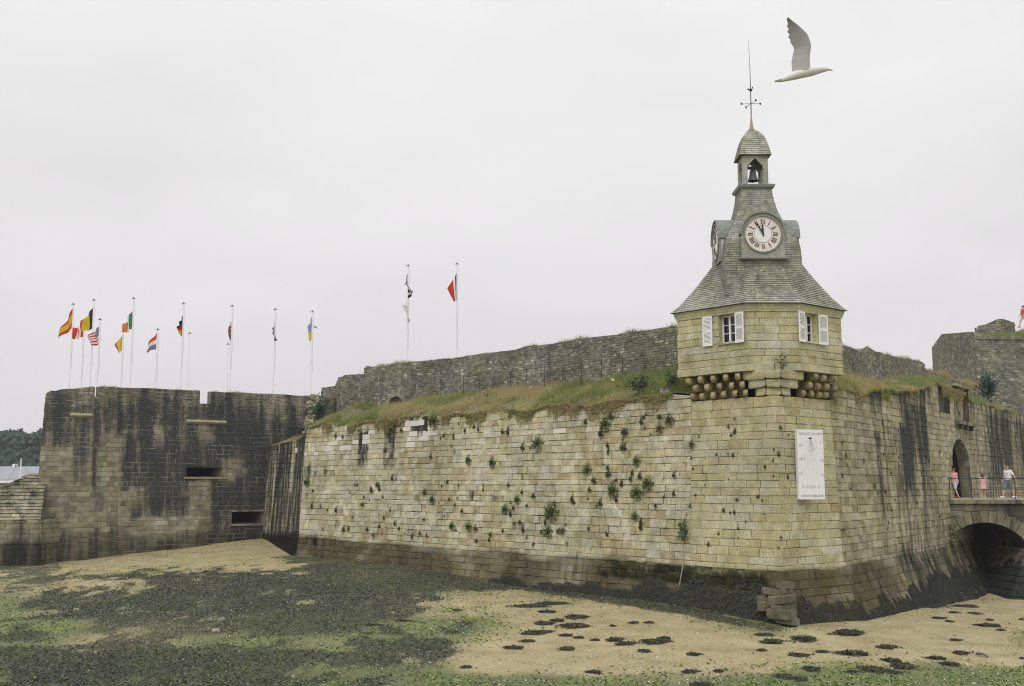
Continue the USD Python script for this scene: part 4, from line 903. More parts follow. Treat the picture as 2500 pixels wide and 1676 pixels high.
VF, tn = leaves(pw, .042, rw, np.clip(hue + rw.normal(0, .27, len(pw)), 0, 1), flat=.66, aspect=2.0)
single('seaweed_cover', VF, M['wrack'], 'dark brown seaweed strewn in wide bands over the mud', 'seaweed', kind='stuff', prim={'tone': tn})
pw = outside(pick(180000, rw, lambda d, g, b, s: (1 - .5 * d) * (b * .4 + .22 * g))); pw[:, 2] += rw.uniform(.005, .03, len(pw))
VF, tn = leaves(pw, .05, rw, np.clip(rw.normal(.4, .22, len(pw)), 0, 1), flat=.7, aspect=1.5)
single('green_algae', VF, M['ulva'], 'bright green sea lettuce scattered thinly over the mud', 'seaweed', kind='stuff', prim={'tone': tn})
pw = outside(pick(170000, rw, lambda d, g, b, s: .14 + .08 * (1 - d), y1=72)); cl = fbm(pw * A([.35, .35, 0]), 3, 71); pw = pw[rw.uniform(0, 1, len(pw)) < np.maximum(.25, sstep(cl, .42, .68))]
pw[:, 2] += .012
VF, tn = leaves(pw, .030, rw, rw.uniform(0, 1, len(pw)) ** .9, flat=.2, aspect=1.3)
single('shells_and_pebbles', VF, M['shell'], 'small pale shells and pebbles sprinkled over the mud', 'pebbles', kind='stuff', prim={'tone': tn})
# weed hanging on the wall footing
def fringe(segs, n, rng, zf, name, label, kind='stuff'):
    s = []; g = []; LL = {q: min(front.L[q], 40) for q in segs}
    for sg in segs:
        k = int(n * LL[sg] / sum(LL.values())); s.append(rng.uniform(front.S[sg], front.S[sg] + LL[sg], k)); g.append(np.full(k, sg))
    s = np.concatenate(s); g = np.concatenate(g); hi = zf(s)
    z = hi - (hi + .5) * rng.beta(1.1, 1.3, len(s)); P = front.map(s, z, .02 + .04 * rng.uniform(0, 1, len(s)), g)
    k = P[:, 2] > ground_z(P[:, 0], P[:, 1]) - .05; P, gg = P[k], g[k]
    u, v = photo(P); k = (u < 2520); P, gg = P[k], gg[k]
    dn = np.c_[rng.normal(0, .35, len(P)), rng.normal(0, .35, len(P)), -np.ones(len(P))]; dn /= np.linalg.norm(dn, axis=1, keepdims=True)
    L = .10 * rng.uniform(.5, 1.5, len(P))[:, None]; sd_ = np.c_[front.d[gg], np.zeros(len(P))] * (.020 * rng.uniform(.5, 1.5, len(P)))[:, None]
    nn = np.c_[front.n[gg], np.zeros(len(P))] * rng.uniform(.01, .05, len(P))[:, None]
    V = np.stack([P - sd_, P + dn * L * .5 + nn - sd_ * 1.3, P + dn * L + nn, P + dn * L * .5 + nn + sd_ * 1.3], 1).reshape(-1, 3); f = (np.arange(len(P)) * 4)[:, None]
    single(name, (V, np.vstack([np.c_[f, f + 1, f + 2], np.c_[f, f + 2, f + 3]])), M['wrack'], label, 'seaweed', kind=kind, prim={'tone': np.repeat(np.clip(rng.normal(.10, .16, len(P)), 0, 1), 4)})
def zf_left(s): return .92 + .75 * sstep(s, front.S[2] - 16, front.S[3]) + .55 * (fbm(np.c_[s * .8, s * 0, s * 0], 3, 77) - .5) - .55 * (1 - sstep(s, front.S[1] + 1, front.S[1] + 12)) * 1
def zf_right(s): return .62 + 1.0 * (fbm(np.c_[s * 1.5, s * 0, s * 0], 3, 78) - .4) + .50 * sstep(s, front.S[5] + 4, front.S[5] + 14) + .35 * (1 - sstep(s, front.S[5] - .5, front.S[5] + 2.5))
rf = np.random.RandomState(31)
fringe([1, 2, 3], 42000, rf, zf_left, 'wall_seaweed', 'dark seaweed hanging from the foot of the pale curtain wall')
fringe([4, 5], 46000, rf, zf_right, 'wall_seaweed', 'ragged dark seaweed fringe on the sloping foot of the gate wall')
# ------------------------------------------------------------------ gate wall on the right
DOOR_U = (2324, 2364)
dz0 = 4.78                                                                   # bridge deck
ds0 = s_of(front, 5, 2322.5, 1150, 7); ds1 = s_of(front, 5, 2366, 1150, 7); dm = (ds0 + ds1) / 2; dr = (ds1 - ds0) / 2
DZ_S = 6.45; DZ_R = 1.55                                                     # springing height and rise of the arch
def gate_top(s):
    s = np.asarray(s, float); q = s - front.S[5]
    t = np.interp(q, [0, 3, 8, 14, 17, ds1 - front.S[5] + .8, ds1 - front.S[5] + 1.0, 40], [9.15, 9.3, 9.7, 10.3, 10.75, 10.75, 10.35, 10.3])
    return t + .22 * (fbm(np.c_[s * .7, s * 0, s * 0], 3, 5) - .5)
def door_open(z):
    if z < dz0 - .3 or z > DZ_S + DZ_R: return None
    h = dr if z < DZ_S else dr * math.sqrt(max(0, 1 - ((z - DZ_S) / DZ_R) ** 2))
    return (dm - h - .02, dm + h + .02)
door_poly = Polygon([(dm - dr, dz0 - .3), (dm + dr, dz0 - .3)] + [(dm + dr * math.cos(a), DZ_S + DZ_R * math.sin(a)) for a in np.linspace(0, math.pi, 16)])
nz_b, nz_t = z_at(front, 5, 2345, 1030)[1], z_at(front, 5, 2345, 948)[1]
na, nb = s_of(front, 5, 2331, 990, 9), s_of(front, 5, 2364, 990, 9)
na2, nb2 = s_of(front, 5, 2292, 990, 9), s_of(front, 5, 2318, 990, 9)
gw_rects = rects_from(front, 5, [(2205, 2270, 985, 1120), (2180, 2230, 1040, 1200), (2128, 2150, 1055, 1090), (2100, 2110, 1120, 1150), (2400, 2520, 1010, 1180), (2290, 2318, 955, 1005)], .95)
def gate_attr(V, s, z):
    p = np.c_[s, z, s * 0]; q = s - front.S[5]
    st = -.55 + .62 * sstep(q, 0, 7) + .6 * (fbm(np.c_[s * .42, z * .12, s * 0], 3, 14) - .5) + boxfac(s, z, gw_rects, .5, .6) * .5
    st -= .45 * np.exp(-((s - ds0 + 1.2) / .9) ** 2) * sstep(z, 4, 5)
    st -= .3 * sstep(z, 2.4, 3) * (1 - sstep(z, 3.4, 4.4)) * (1 - sstep(q, 6, 12))
    band = 1 - sstep(z + .3 * (fbm(np.c_[s * .35, s * 0, s * 0], 3, 9) - .5), 2.2, 2.55)
    st += band * (.35 - .2 * sstep(q, 1, 6)) + .3 * band * sstep(q, 14, 20)
    st += .35 * sstep(z, gate_top(s) - .9, gate_top(s))
    gr = -.60 + .5 * sstep(z, gate_top(s) - 1.1, gate_top(s) - .1) + .15 * sstep(fbm(p * .3, 2, 4), .5, .7)
    pa = -.62 + .4 * sstep(z, gate_top(s) - 1.2, gate_top(s)) * sstep(fbm(p * .6, 2, 19), .5, .7)
    return {'stain_and_shade': st, 'green': gr, 'pale': pa, 'damp_and_shade': band * (.95 - .35 * sstep(q, 3, 9)) + .12 * sstep(q, 4, 10)}
gw = thing('gate_wall', 'dark streaked granite wall right of the clock tower with the arched gate', 'wall', (22, 59, 0))
rg = np.random.RandomState(15)
gops = [door_open, (na, nb, nz_b, nz_t), (na2, nb2, nz_b + .2, nz_t - .1)]
sr = (front.S[5], front.S[5] + 47)
ms = merge(masonry(front, [5], 2.45, 11.2, (.28, .36), (.42, .95), rg, openings=gops, ztop=gate_top, depth=.03, jit=.016, srange=sr),
           masonry(front, [5], -.8, 2.45, (.30, .38), (.45, 1.0), rg, depth=.035, jit=.018, srange=sr))
put_stones(gw, front, ms, M['gate_granite'], gate_attr, tonef=lambda T, c: .62 + (T - .5) * .75 + .3 * (fbm(c * .3, 3, 2) - .5), keep=280)
put_backing(gw, front, backing(front, [5], -1.0, 11.2, ztop=gate_top, bands=BANDS, step=2.0, dep=-.016, openings=[door_poly, sbox(na, nz_b, nb, nz_t), sbox(na2, nz_b + .2, nb2, nz_t - .1)]), M['mortar_light'], gate_attr, tone=.35)
def fseg(s, z, d): return front.map(s, z, d, 5)
# gate passage
oc = A(door_poly.exterior.coords)[:-1]; k = len(oc)
V = np.vstack([[fseg(s, z, .02) for s, z in oc], [fseg(s, z, -.6) for s, z in oc]])
part(gw, 'gate_passage', (V, tris([[i, (i + 1) % k, k + (i + 1) % k, k + i] for i in range(k)])), M['dark_granite'], blockprim(V, .45, .05, -.5))
V = A([fseg(s, z, d) for d in (-.6, -8) for s, z in oc]); part(gw, 'inner_passage', (V, tris([[i, (i + 1) % k, k + (i + 1) % k, k + i] for i in range(k)]).tolist() + [[k, k + i, k + i + 1] for i in range(1, k - 1)]), M['dark_hole'])
vo = np.random.RandomState(16)
av = np.linspace(0, math.pi, 12)
for i in range(11):
    a0, a1 = av[i] + .012, av[i + 1] - .012; o = .46 + vo.uniform(-.03, .05); pts = []
    for d in (.05, -.25):
        for a, e in ((a0, 0), (a1, 0), (a1, o), (a0, o)): pts.append(fseg(dm + (dr + e) * math.cos(a), DZ_S + (DZ_R + e) * math.sin(a), d + .012 * vo.rand()))
    V = A(pts); part(gw, 'arch_stone', (V, tris([[0, 1, 2, 3], [4, 5, 6, 7], [0, 1, 5, 4], [1, 2, 6, 5], [2, 3, 7, 6], [3, 0, 4, 7]])), M['dark_granite'], blockprim(V, vo.uniform(.5, 1), -.5, -.7))
# carved arms above the gate: niche, slab, ledge
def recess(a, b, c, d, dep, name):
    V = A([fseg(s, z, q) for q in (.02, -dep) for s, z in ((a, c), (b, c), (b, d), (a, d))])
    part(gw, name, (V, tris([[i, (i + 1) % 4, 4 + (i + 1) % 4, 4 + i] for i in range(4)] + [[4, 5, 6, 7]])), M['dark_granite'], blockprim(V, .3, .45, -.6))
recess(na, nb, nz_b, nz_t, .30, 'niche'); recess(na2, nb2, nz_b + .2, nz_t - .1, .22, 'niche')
def fbox(a, b, c, d, y0, y1): return vf(trimesh.convex.convex_hull(A([fseg(s, z, q) for s in (a, b) for z in (c, d) for q in (y0, y1)])))
w3 = (nb - na)
V, Fc = fbox(na + w3 * .12, nb - w3 * .30, nz_b + .05, nz_t - .12, -.3, -.10); arms = part(gw, 'arms_slab', (V, Fc), M['dark_granite'], blockprim(V, .8, -.45, -.3))
sp = [(0, .95), (.30, .95), (.30, .5), (.15, .15), (0, 0), (-.15, .15), (-.30, .5), (-.30, .95)]
sc_ = na + w3 * .41
V = A([fseg(sc_ + x * 2.0, nz_b + .45 + z * 1.05, d) for d in (-.105, -.03) for x, z in sp]); k = 8
part(gw, 'shield', (V, tris([[i, (i + 1) % k, k + (i + 1) % k, k + i] for i in range(k)]).tolist() + [[k, k + i, k + i + 1] for i in range(1, k - 1)]), M['dark_granite'], blockprim(V, .7, -.3), parent=arms)
V, Fc = fbox(na - .35, nb + .5, nz_b - .20, nz_b - .01, -.1, .32); part(gw, 'ledge', (V, Fc), M['dark_granite'], blockprim(V, .5, .2, -.4, .1))
for f in (.15, .55, .95): V, Fc = fbox(na + w3 * f - .12, na + w3 * f + .12, nz_b - .45, nz_b - .205, -.1, .24); part(gw, 'bracket', (V, Fc), M['dark_granite'], blockprim(V, .4, .3))
V, Fc = fbox(na - .2, nb + .2, nz_t + .01, nz_t + .16, -.1, .14); part(gw, 'hood_mould', (V, Fc), M['dark_granite'], blockprim(V, .6, .1))

# ------------------------------------------------------------------ dark bastion on the left
B0, B1, B2, B3, B4 = A([-28.75, 70.6]), A([-25.6, 70.3]), A([-24.95, 73.3]), A([-16.6, 79.4]), A([-11.5, 83.1])
B1 = A([(232 - 1250) / F * 71.6 * 1.007, 71.6]); B2 = A([(300 - 1250) / F * 73.3 * 1.007, 73.3])
Bm = A([-30.4, 82.0])
bas = Wall([Bm, B0, B1, B2, B3, B4], lambda z, s: np.clip(.03 * (11.3 - np.asarray(z, float)), -.1, 1))
def b_rect(seg, u0, u1, v0, v1):
    a, zt = z_at(bas, seg, u0, v0); b, zb = z_at(bas, seg, u1, v1); return a, b, zb, zt
em = [b_rect(3, 455, 545, 1138, 1165), b_rect(3, 566, 645, 1250, 1278)]
nt = [b_rect(2, 232.5, 240.5, 940, 969), b_rect(3, 489, 514, 940, 987)]
TOPZ = A([11.35, 11.3, 11.55, 11.7, 11.72, 11.7])
def bas_top(s):
    s = np.asarray(s, float); t = np.interp(s, bas.S, TOPZ) + .10 * (fbm(np.c_[s * 1.2, s * 0, s * 0], 3, 6) - .5)
    t = t - .22 * np.exp(-((s - bas.S[1]) / .7) ** 2)
    return t
def notch_body(s):
    s = np.asarray(s, float); t = bas_top(s)
    for a, b, c, d in nt: t = np.where((s > a) & (s < b), c, t)
    return t
light = []
for seg, lst in ((1, [(100, 165, 1090, 1280), (170, 228, 1190, 1285)]), (2, [(262, 292, 1060, 1265)]), (3, [(316, 330, 1040, 1070), (455, 510, 1175, 1290), (310, 430, 1268, 1310), (545, 590, 1120, 1175), (372, 396, 1040, 1095), (488, 520, 1020, 1080), (310, 345, 1190, 1240)])):
    light += rects_from(bas, seg, lst)
def bas_attr(V, s, z):
    p = np.c_[s, z, s * 0]
    st = .58 + .38 * (fbm(np.c_[s * .38, z * .10, s * 0], 3, 24) - .5) - .75 * boxfac(s, z, light, .25, .5) + .14 * sstep(s, bas.S[3] + 2, bas.S[3] + 6)
    st -= .22 * sstep(z, 10.3, 11.2) + .25 * sstep(s, bas.S[4] - 6, bas.S[4] - 1) * sstep(z, 9, 10.4)
    st -= .30 * sstep(z, 2.3, 2.7) * (1 - sstep(z, 3.2, 4.2)) * (1 - sstep(s, bas.S[4] - 3, bas.S[4]))
    st -= .3 * (1 - sstep(s, bas.S[1], bas.S[2] + 1)) * (1 - sstep(z, 6.5, 8))
    st -= .30 * (1 - sstep(z, 2.2, 2.5))
    gr = -.58 + .2 * sstep(z, 10.6, 11.5) + .25 * (1 - sstep(z, 1.9, 2.4))
    pa = -.60 + .62 * sstep(fbm(p * A([.35, .45, 1]), 3, 33), .56, .70) * (1 - sstep(z, 9.4, 10.2)) * sstep(z, 2.6, 3.4) + .3 * sstep(z, 10.4, 11) * sstep(fbm(p, 2, 34), .5, .7)
    return {'stain_and_shade': st, 'green': gr, 'pale': pa, 'damp_and_shade': .8 * (1 - sstep(z + .3 * (fbm(np.c_[s * .35, s * 0, s * 0], 3, 9) - .5), 2.2, 2.6))}
def mortar_attr(V, s, z):
    d = bas_attr(V, s, z); p = np.c_[s, z, s * 0]
    d['pale'] = -.42 + 1.1 * (fbm(p * A([.45, .6, 1]), 3, 43) - .42); d['stain_and_shade'] = d['stain_and_shade'] * .35 - .15; d['pale'] -= .8 * (1 - sstep(z, 2.2, 2.8)); return d
ba = thing('bastion', 'dark stained granite bastion with gun slots on the far left', 'bastion', (-22, 76, 0))
rg = np.random.RandomState(17)
eops = [tuple(e) for e in em]; bigo = eops + [tuple(n) for n in nt]
ms = merge(masonry(bas, [0, 1, 2, 3, 4], -.2, 9.9, (.28, .34), (.42, .9), rg, openings=bigo, ztop=bas_top, depth=.02, jit=.014, joint=.022),
           masonry(bas, [0, 1, 2, 3, 4], 9.9, 12.2, (.17, .22), (.25, .55), rg, openings=bigo, ztop=bas_top, depth=.03, jit=.02))
put_stones(ba, bas, ms, M['dark_granite'], bas_attr, tonef=lambda T, c: .55 + (T - .5) * .8 + .4 * (fbm(c * .3, 3, 2) - .5), keep=290)
put_backing(ba, bas, backing(bas, range(5), -1.0, 12.2, ztop=bas_top, bands=[2.4, 9.9], step=2.0, dep=-.014, openings=[sbox(e[0], e[2], e[1], e[3]) for e in em] + [sbox(n[0], n[2], n[1], n[3] + 1) for n in nt]), M['mortar_light'], mortar_attr, tone=.5)
for e in em:                                                                 # splayed gun slots
    a, b, c, d = e; q = [(a, c), (b, c), (b, d), (a, d)]; q2 = [(a + .35, c + .06), (b - .40, c + .06), (b - .40, d - .05), (a + .35, d - .05)]
    V = A([bas.map(s, z, .015, 3) for s, z in q] + [bas.map(s, z, -.95, 3) for s, z in q2])
    part(ba, 'gun_slot', (V, tris([[i, (i + 1) % 4, 4 + (i + 1) % 4, 4 + i] for i in range(4)])), M['dark_granite'], blockprim(V, .3, .35))
    V2 = A([bas.map(s, z, -.95, 3) for s, z in q2] + [bas.map(s, z, -3, 3) for s, z in q2]); part(ba, 'slot_chamber', (V2, tris([[i, (i + 1) % 4, 4 + (i + 1) % 4, 4 + i] for i in range(4)] + [[4, 5, 6, 7]])), M['dark_hole'])
    pts = A([bas.map(s, z, q_, 3) for s in (a - .15, b + .3) for z in (c - .14, c - .01) for q_ in (-.5, .05)]); part(ba, 'slot_sill', vf(trimesh.convex.convex_hull(pts)), M['dark_granite'], blockprim(pts[:8], .6, -.3))
# parapet thickness: top and rear, with the crenel gaps; sloping sills
TH = .5
def parapet(w, segs, topf, zb, th, t, material, prim, skip=(), name='parapet_top'):
    for i in segs:
        cuts = [w.S[i]] + [x for n in skip for x in (n[0], n[1]) if w.S[i] < x < w.S[i + 1]] + [w.S[i + 1]]
        for a, b in zip(cuts[:-1], cuts[1:]):
            if any(n[0] - .01 <= (a + b) / 2 <= n[1] + .01 for n in skip): continue
            k = max(2, int((b - a) / .8)); ss = np.linspace(a, b, k); zt = topf(ss)
            fr, re = w.map(ss, zt - .01, -.02, np.full(k, i)), w.map(ss, zt + .04, -th, np.full(k, i)); rb = re.copy(); rb[:, 2] = zb; fb = fr.copy(); fb[:, 2] = zb
            V = np.vstack([fr, re, rb, fb]); Fc = [[q * k + j, q * k + j + 1, (q + 1) * k + j + 1, (q + 1) * k + j] for q in (0, 1) for j in range(k - 1)]
            Fc = tris(Fc).tolist() + [[0, k, 2 * k], [0, 2 * k, 3 * k], [k - 1, 2 * k - 1, 3 * k - 1], [k - 1, 3 * k - 1, 4 * k - 1]]
            part(t, name, (V, Fc), material, prim(V))
parapet(bas, [1, 3, 4], bas_top, 8.5, TH, ba, M['rubble'], lambda V: blockprim(V, .5, -.4, -.2, -.5), skip=nt)
parapet(bas, [2], bas_top, 8.5, .45, ba, M['rubble'], lambda V: blockprim(V, .5, -.4, -.2, -.5), skip=nt)
for (a, b, c, d), seg, (e, f) in zip(nt, (2, 3), ((2.6, .2), (.9, 1.1))):
    lo = max(a - e, bas.S[seg] + .02); hi_ = b + f; sg2 = seg
    if seg == 2: sg2 = 1; lo, hi_ = s_of(bas, 1, 173, 1005), bas.S[2] - .02
    pts = A([bas.map(s, z, q_, sg2) for s in (lo, hi_) for z, q_ in ((c - 1.35, .02), (c - 1.22, .14), (c - 1.05, -.02))])
    part(ba, 'crenel_sill', vf(trimesh.convex.convex_hull(pts)), M['dark_granite'], blockprim(pts[:len(trimesh.convex.convex_hull(pts).vertices)], .9, -.7, -.7))
    V = A([bas.map(s, z, q_, seg) for q_, z in ((-.01, c), (-TH, c + .02)) for s in (a, b)]); part(ba, 'crenel_floor', (V, [[0, 1, 3], [0, 3, 2]]), M['rubble'], blockprim(V, .6, -.4))
# low buttress with a sloping, mossy stepped top
bt = thing('buttress', 'low battered stone buttress with mossy stepped top at the far left edge', 'buttress', (-29, 68, 0))
T0, T1, T2 = A([-36.0, 65.7]), A([-27.87, 68.25]), A([-27.6, 71.2])
btw = Wall([T0, T1, T2], lambda z, s: np.clip(.05 * (3.5 - np.asarray(z, float)), 0, 1))
rg = np.random.RandomState(18)
BZ = 3.42
def bt_attr(V, s, z):
    k = len(s); return {'stain_and_shade': .0 + .8 * (fbm(V * A([.5, .5, .15]), 3, 3) - .5) + .28 * (1 - sstep(z, 1.9, 2.5)), 'green': -.55 + .95 * sstep(z, 3.5, 4.0) * (1 - sstep(V[:, 0], -29.5, -27.3)) * fbm(V * .9, 2, 9) * 1.5 + .15 * (1 - sstep(z, 1.9, 2.4)), 'pale': np.full(k, -.6), 'damp_and_shade': .8 * (1 - sstep(z, 2.0, 2.5))}
ms = masonry(btw, [0, 1], -.2, BZ, (.28, .33), (.4, .9), rg, depth=.02)
put_stones(bt, btw, ms, M['dark_granite'], bt_attr, tonef=lambda T, c: .6 + (T - .5) * .7, keep=120)
put_backing(bt, btw, backing(btw, [0, 1], -1, BZ, bands=[2.4], step=2), M['mortar'], bt_attr)
# the sloping stepped top, climbing to the bastion corner
bslope = Wall([T0, T1 + (T1 - T0) / np.linalg.norm(T1 - T0) * .12], lambda z, s: -np.maximum(0, np.asarray(z, float) - BZ) * 1.12)
def slope_top(s):
    x = T0[0] + np.asarray(s, float) / bslope.L[0] * (bslope.P[1][0] - T0[0]); return np.maximum(BZ + .02, 6.15 - .66 * np.maximum(0, -28.75 - x)) + .12 * (fbm(np.c_[np.asarray(s, float) * 1.5, np.zeros(len(s)), np.zeros(len(s))], 3, 6) - .5)
def slope_attr(V, s, z):
    k = len(s); return {'stain_and_shade': .05 + .5 * (fbm(V * A([.8, .8, .8]), 3, 3) - .5), 'green': -.30 + .85 * (1 - sstep(V[:, 0] + .8 * fbm(V * .8, 2, 5), -29.4, -28.6)) * sstep(z, 3.6, 3.9), 'pale': np.full(k, -.6)}
ms = masonry(bslope, [0], BZ, 6.4, (.17, .23), (.35, .8), rg, ztop=slope_top, depth=.05, jit=.02, joint=.03, tilt=.05)
put_stones(bt, bslope, ms, M['dark_granite'], slope_attr, name='sloping_stone', stuff='sloping_stonework', keep=150, tonef=lambda T, c: .45 + .55 * T)
put_backing(bt, bslope, backing(bslope, [0], BZ, 6.4, ztop=slope_top, step=.8, dep=-.03), M['mortar'], slope_attr, name='sloping_core')

# ------------------------------------------------------------------ inner rampart walls (grey rubble)
IT = 12.80
LD = (low[0] - E1) / np.linalg.norm(low[0] - E1); LN = A([LD[1], -LD[0]])
def LP(t, off): return low[0] - LD * t - LN * off                           # t metres left of the tower along the curtain, off metres behind it
def plain_off(z, s): return np.zeros(np.shape(z))
def rub_attr(topz, lo=.1):
    def f(V, s, z):
        p = np.c_[V[:, 0] * .5, V[:, 1] * .5, V[:, 2] * .3]
        return {'stain_and_shade': -.30 + .9 * (fbm(p, 3, 15) - .5), 'green': -.62 + .42 * sstep(z, topz - .7, topz), 'pale': -.7 + .55 * sstep(fbm(V * .45, 2, 8), .5, .7)}
    return f
def rampart(name, label, pts, topf, z0, seed, keep=160, extra=(), course=(.10, .145), width=(.14, .34), openings=(), opoly=(), th=1.4):
    t = thing(name, label, 'wall', np.r_[pts[0], 0]); w = Wall(pts, plain_off); rg = np.random.RandomState(seed)
    ms = masonry(w, range(len(pts) - 1), z0, 14.2 if topf is None else float(topf(w.S).max()) + .2, course, width, rg, ztop=topf, joint=.014, cham=.014, jit=.022, depth=.022, openings=openings, thick=.06)
    att = rub_attr(float(np.mean(topf(w.S))))
    put_stones(t, w, ms, M['rubble'], att, keep=keep, tonef=lambda T, c: T ** 1.2)
    put_backing(t, w, backing(w, range(len(pts) - 1), z0, float(topf(w.S).max()) + .3, ztop=topf, step=1.6, openings=opoly, dep=-.018), M['rubble'], att, tone=.45)
    parapet(w, range(len(pts) - 1), topf, z0, th, t, M['rubble'], lambda V: blockprim(V, .5, -.4, -.15, -.5))
    return t, w
def wavy(z, seed, amp=.10): return lambda s: z + amp * 2 * (fbm(np.c_[np.asarray(s, float) * .8, np.zeros(len(np.atleast_1d(s))), np.zeros(len(np.atleast_1d(s)))], 3, seed) - .5)
OFF = 4.1
tl = on_line(919, low[0] - LN * OFF, -LD, 950); tb = on_line(1060, low[0] - LN * OFF, -LD, 930)
arc = []
for k in range(7):                                                            # half round turret swelling out of the wall
    a = k / 6.0; t = tl + (tb - tl) * a; arc.append(LP(t, OFF - 1.25 * math.sin(math.pi * min(1, .25 + a * .75)) ** .8 if k < 6 else OFF))
hole = (0, 0, 0, 0)
r1, w1 = rampart('rampart_wall', 'long grey rubble inner wall with a grassy top behind the pale curtain wall', [LP(tl - .02, OFF + 6)] + arc + [LP(-1.0, OFF)], wavy(IT, 3), 9.4, 22, keep=280)
sH = s_of(w1, 2, 956, 980, 10.4)
V = []
for a in np.linspace(0, math.pi, 12): V.append(w1.at(sH + .62 * math.cos(a), 10.15 + .62 * math.sin(a), .045))
V = A(V); part(r1, 'drain_arch', (V, [[0, i, i + 1] for i in range(1, 11)]), M['dark_hole'])
for i in range(9):
    a0, a1 = math.pi * i / 9 + .02, math.pi * (i + 1) / 9 - .02
    V = A([w1.at(sH + r_ * math.cos(a), 10.15 + r_ * math.sin(a), d) for d in (.09, -.1) for a, r_ in ((a0, .62), (a1, .62), (a1, .84), (a0, .84))])
    part(r1, 'arch_stone', (V, tris([[0, 1, 2, 3], [4, 5, 6, 7], [0, 1, 5, 4], [1, 2, 6, 5], [2, 3, 7, 6], [3, 0, 4, 7]])), M['rubble'], blockprim(V, .6 + .3 * (i % 2), -.4))
pa_, pb_ = atY(826, 960, 79.5)[:2], atY(921, 960, 76.0)[:2]
rampart('rampart_wall', 'lower rubble wall stub standing left of the turret, a weed on its top', [atY(818, 960, 86)[:2], pa_, pb_], wavy(atY(870, 915, 77.5)[2], 5), 9.0, 23, keep=80)
pa_, pb_ = atY(786, 960, 85)[:2], atY(828, 960, 83.5)[:2]
rampart('rampart_wall', 'smallest rubble wall block where the rampart meets the bastion parapet', [atY(784, 960, 90)[:2], pa_, pb_], wavy(atY(800, 944, 84.5)[2], 7), 9.0, 24, keep=40)
# broken rough end of the bastion wall
be = thing('wall_stub', 'broken rough end of the bastion wall behind the blue green bush', 'wall', (-13, 80, 8))
rb = np.random.RandomState(25)
for k in range(70):
    f = rb.rand(); z = 8.9 + 2.65 * rb.rand(); u = 742 + 26 * (1 - (z - 8.9) / 2.65) * 0 + (z - 8.9) / 2.65 * 14 + rb.uniform(0, 34)
    c = atY(u, 1000, 78.7 + rb.uniform(0, .35)); c[2] = z
    V, Fc = obox(c, rb.uniform(.18, .42, 3) * A([1.2, 1, .8]), rb.uniform(-30, 30), .04, rb.uniform(-15, 15), rb.uniform(-15, 15))
    part(be, 'stone', (V, Fc), M['dark_granite'], blockprim(V, rb.uniform(.4, 1), -.5, -.5, -.25))
# right inner rampart
RD, RN = GD, front.n[5]
def RP(t, off): return low[3] + RD * t - RN * off
def rtop(s): return np.interp(np.asarray(s, float), [0, 12, 18.5, 18.6, 22, 29], [12.55, 12.6, 12.65, 13.02, 12.9, 13.2]) + .12 * (fbm(np.c_[np.asarray(s, float) * .8, np.zeros(len(s)), np.zeros(len(s))], 3, 6) - .5)
r2, w2 = rampart('rampart_wall', 'grey rubble inner wall sloping down right of the clock tower lodge', [RP(-1, 3.6), RP(30.0, 3.6), RP(30.2, 6)], rtop, 9.4, 26, keep=160)
r3, w3_ = rampart('rampart_wall', 'low dark rubble wall under dry grass above the gate', [RP(29.5, 3.3), RP(41, 2.0)], lambda s: np.interp(np.asarray(s, float), [0, 11], [12.7, 12.0]) + .1 * (fbm(np.c_[np.asarray(s, float) * .8, np.zeros(len(s)), np.zeros(len(s))], 3, 6) - .5), 9.6, 27, keep=60, th=2.5)
# gate tower far right
gt = [atY(2302, 900, 92)[:2], atY(2384, 900, 83)[:2], atY(2384, 900, 83)[:2] + A([16, 1.0])]
gz1, gz0 = atY(2302, 816, 92)[2], atY(2384, 828, 83)[2]
def gttop(s):
    return np.where(np.asarray(s, float) < np.linalg.norm(gt[1] - gt[0]) - .01, np.interp(np.asarray(s, float), [0, np.linalg.norm(gt[1] - gt[0])], [gz1, atY(2384, 800, 83)[2]]), gz0)
g4, w4 = rampart('gate_tower', 'squat rubble tower at the right edge with a grassy sloping top', [gt[0] + A([2.5, 9]), gt[0] , gt[1], gt[2]], lambda s: np.where(np.asarray(s, float) > np.linalg.norm(A([2.5, 9])) + np.linalg.norm(gt[1] - gt[0]) - .02, gz0, np.interp(np.asarray(s, float), [0, np.linalg.norm(A([2.5, 9])), np.linalg.norm(A([2.5, 9])) + np.linalg.norm(gt[1] - gt[0])], [gz1, gz1, gz0 + .55])), 9.5, 28, keep=160, course=(.12, .17), width=(.18, .42))
moulding(w4, [2], [(gz0 - .02, -.1), (gz0 - .02, .08), (gz0 + .22, .12), (gz0 + .26, -.1)], 'coping', g4, M['rubble'], lambda V: blockprim(V, .8, -.2, -.3))
pk = [atY(2424, 795, 86), atY(2478, 800, 86)]; ztp = atY(2450, 779, 86)[2]; zmd = atY(2478, 788, 86)[2]
gh = thing('guard_hut', 'small rubble stone block standing on the grassy tower top at the right', 'hut', (pk[0][0], 86, 14))
ghw = Wall([pk[0][:2] + A([-.5, 2.2]), pk[0][:2] + A([-.5, 0]), pk[1][:2], pk[1][:2] + A([.3, 2.2])], plain_off)
def gh_top(s): return np.interp(np.asarray(s, float), [0, ghw.S[1], ghw.S[1] + .9, ghw.S[1] + 1.35, ghw.S[2], ghw.S[3]], [ztp - .4, ztp - .4, ztp, ztp, zmd, zmd])
rg = np.random.RandomState(29); ms = masonry(ghw, [0, 1, 2], 14.5, ztp + .1, (.13, .19), (.2, .42), rg, ztop=gh_top, depth=.03, jit=.025)
put_stones(gh, ghw, ms, M['rubble'], rub_attr(ztp), keep=60, tonef=lambda T, c: T ** 1.2)
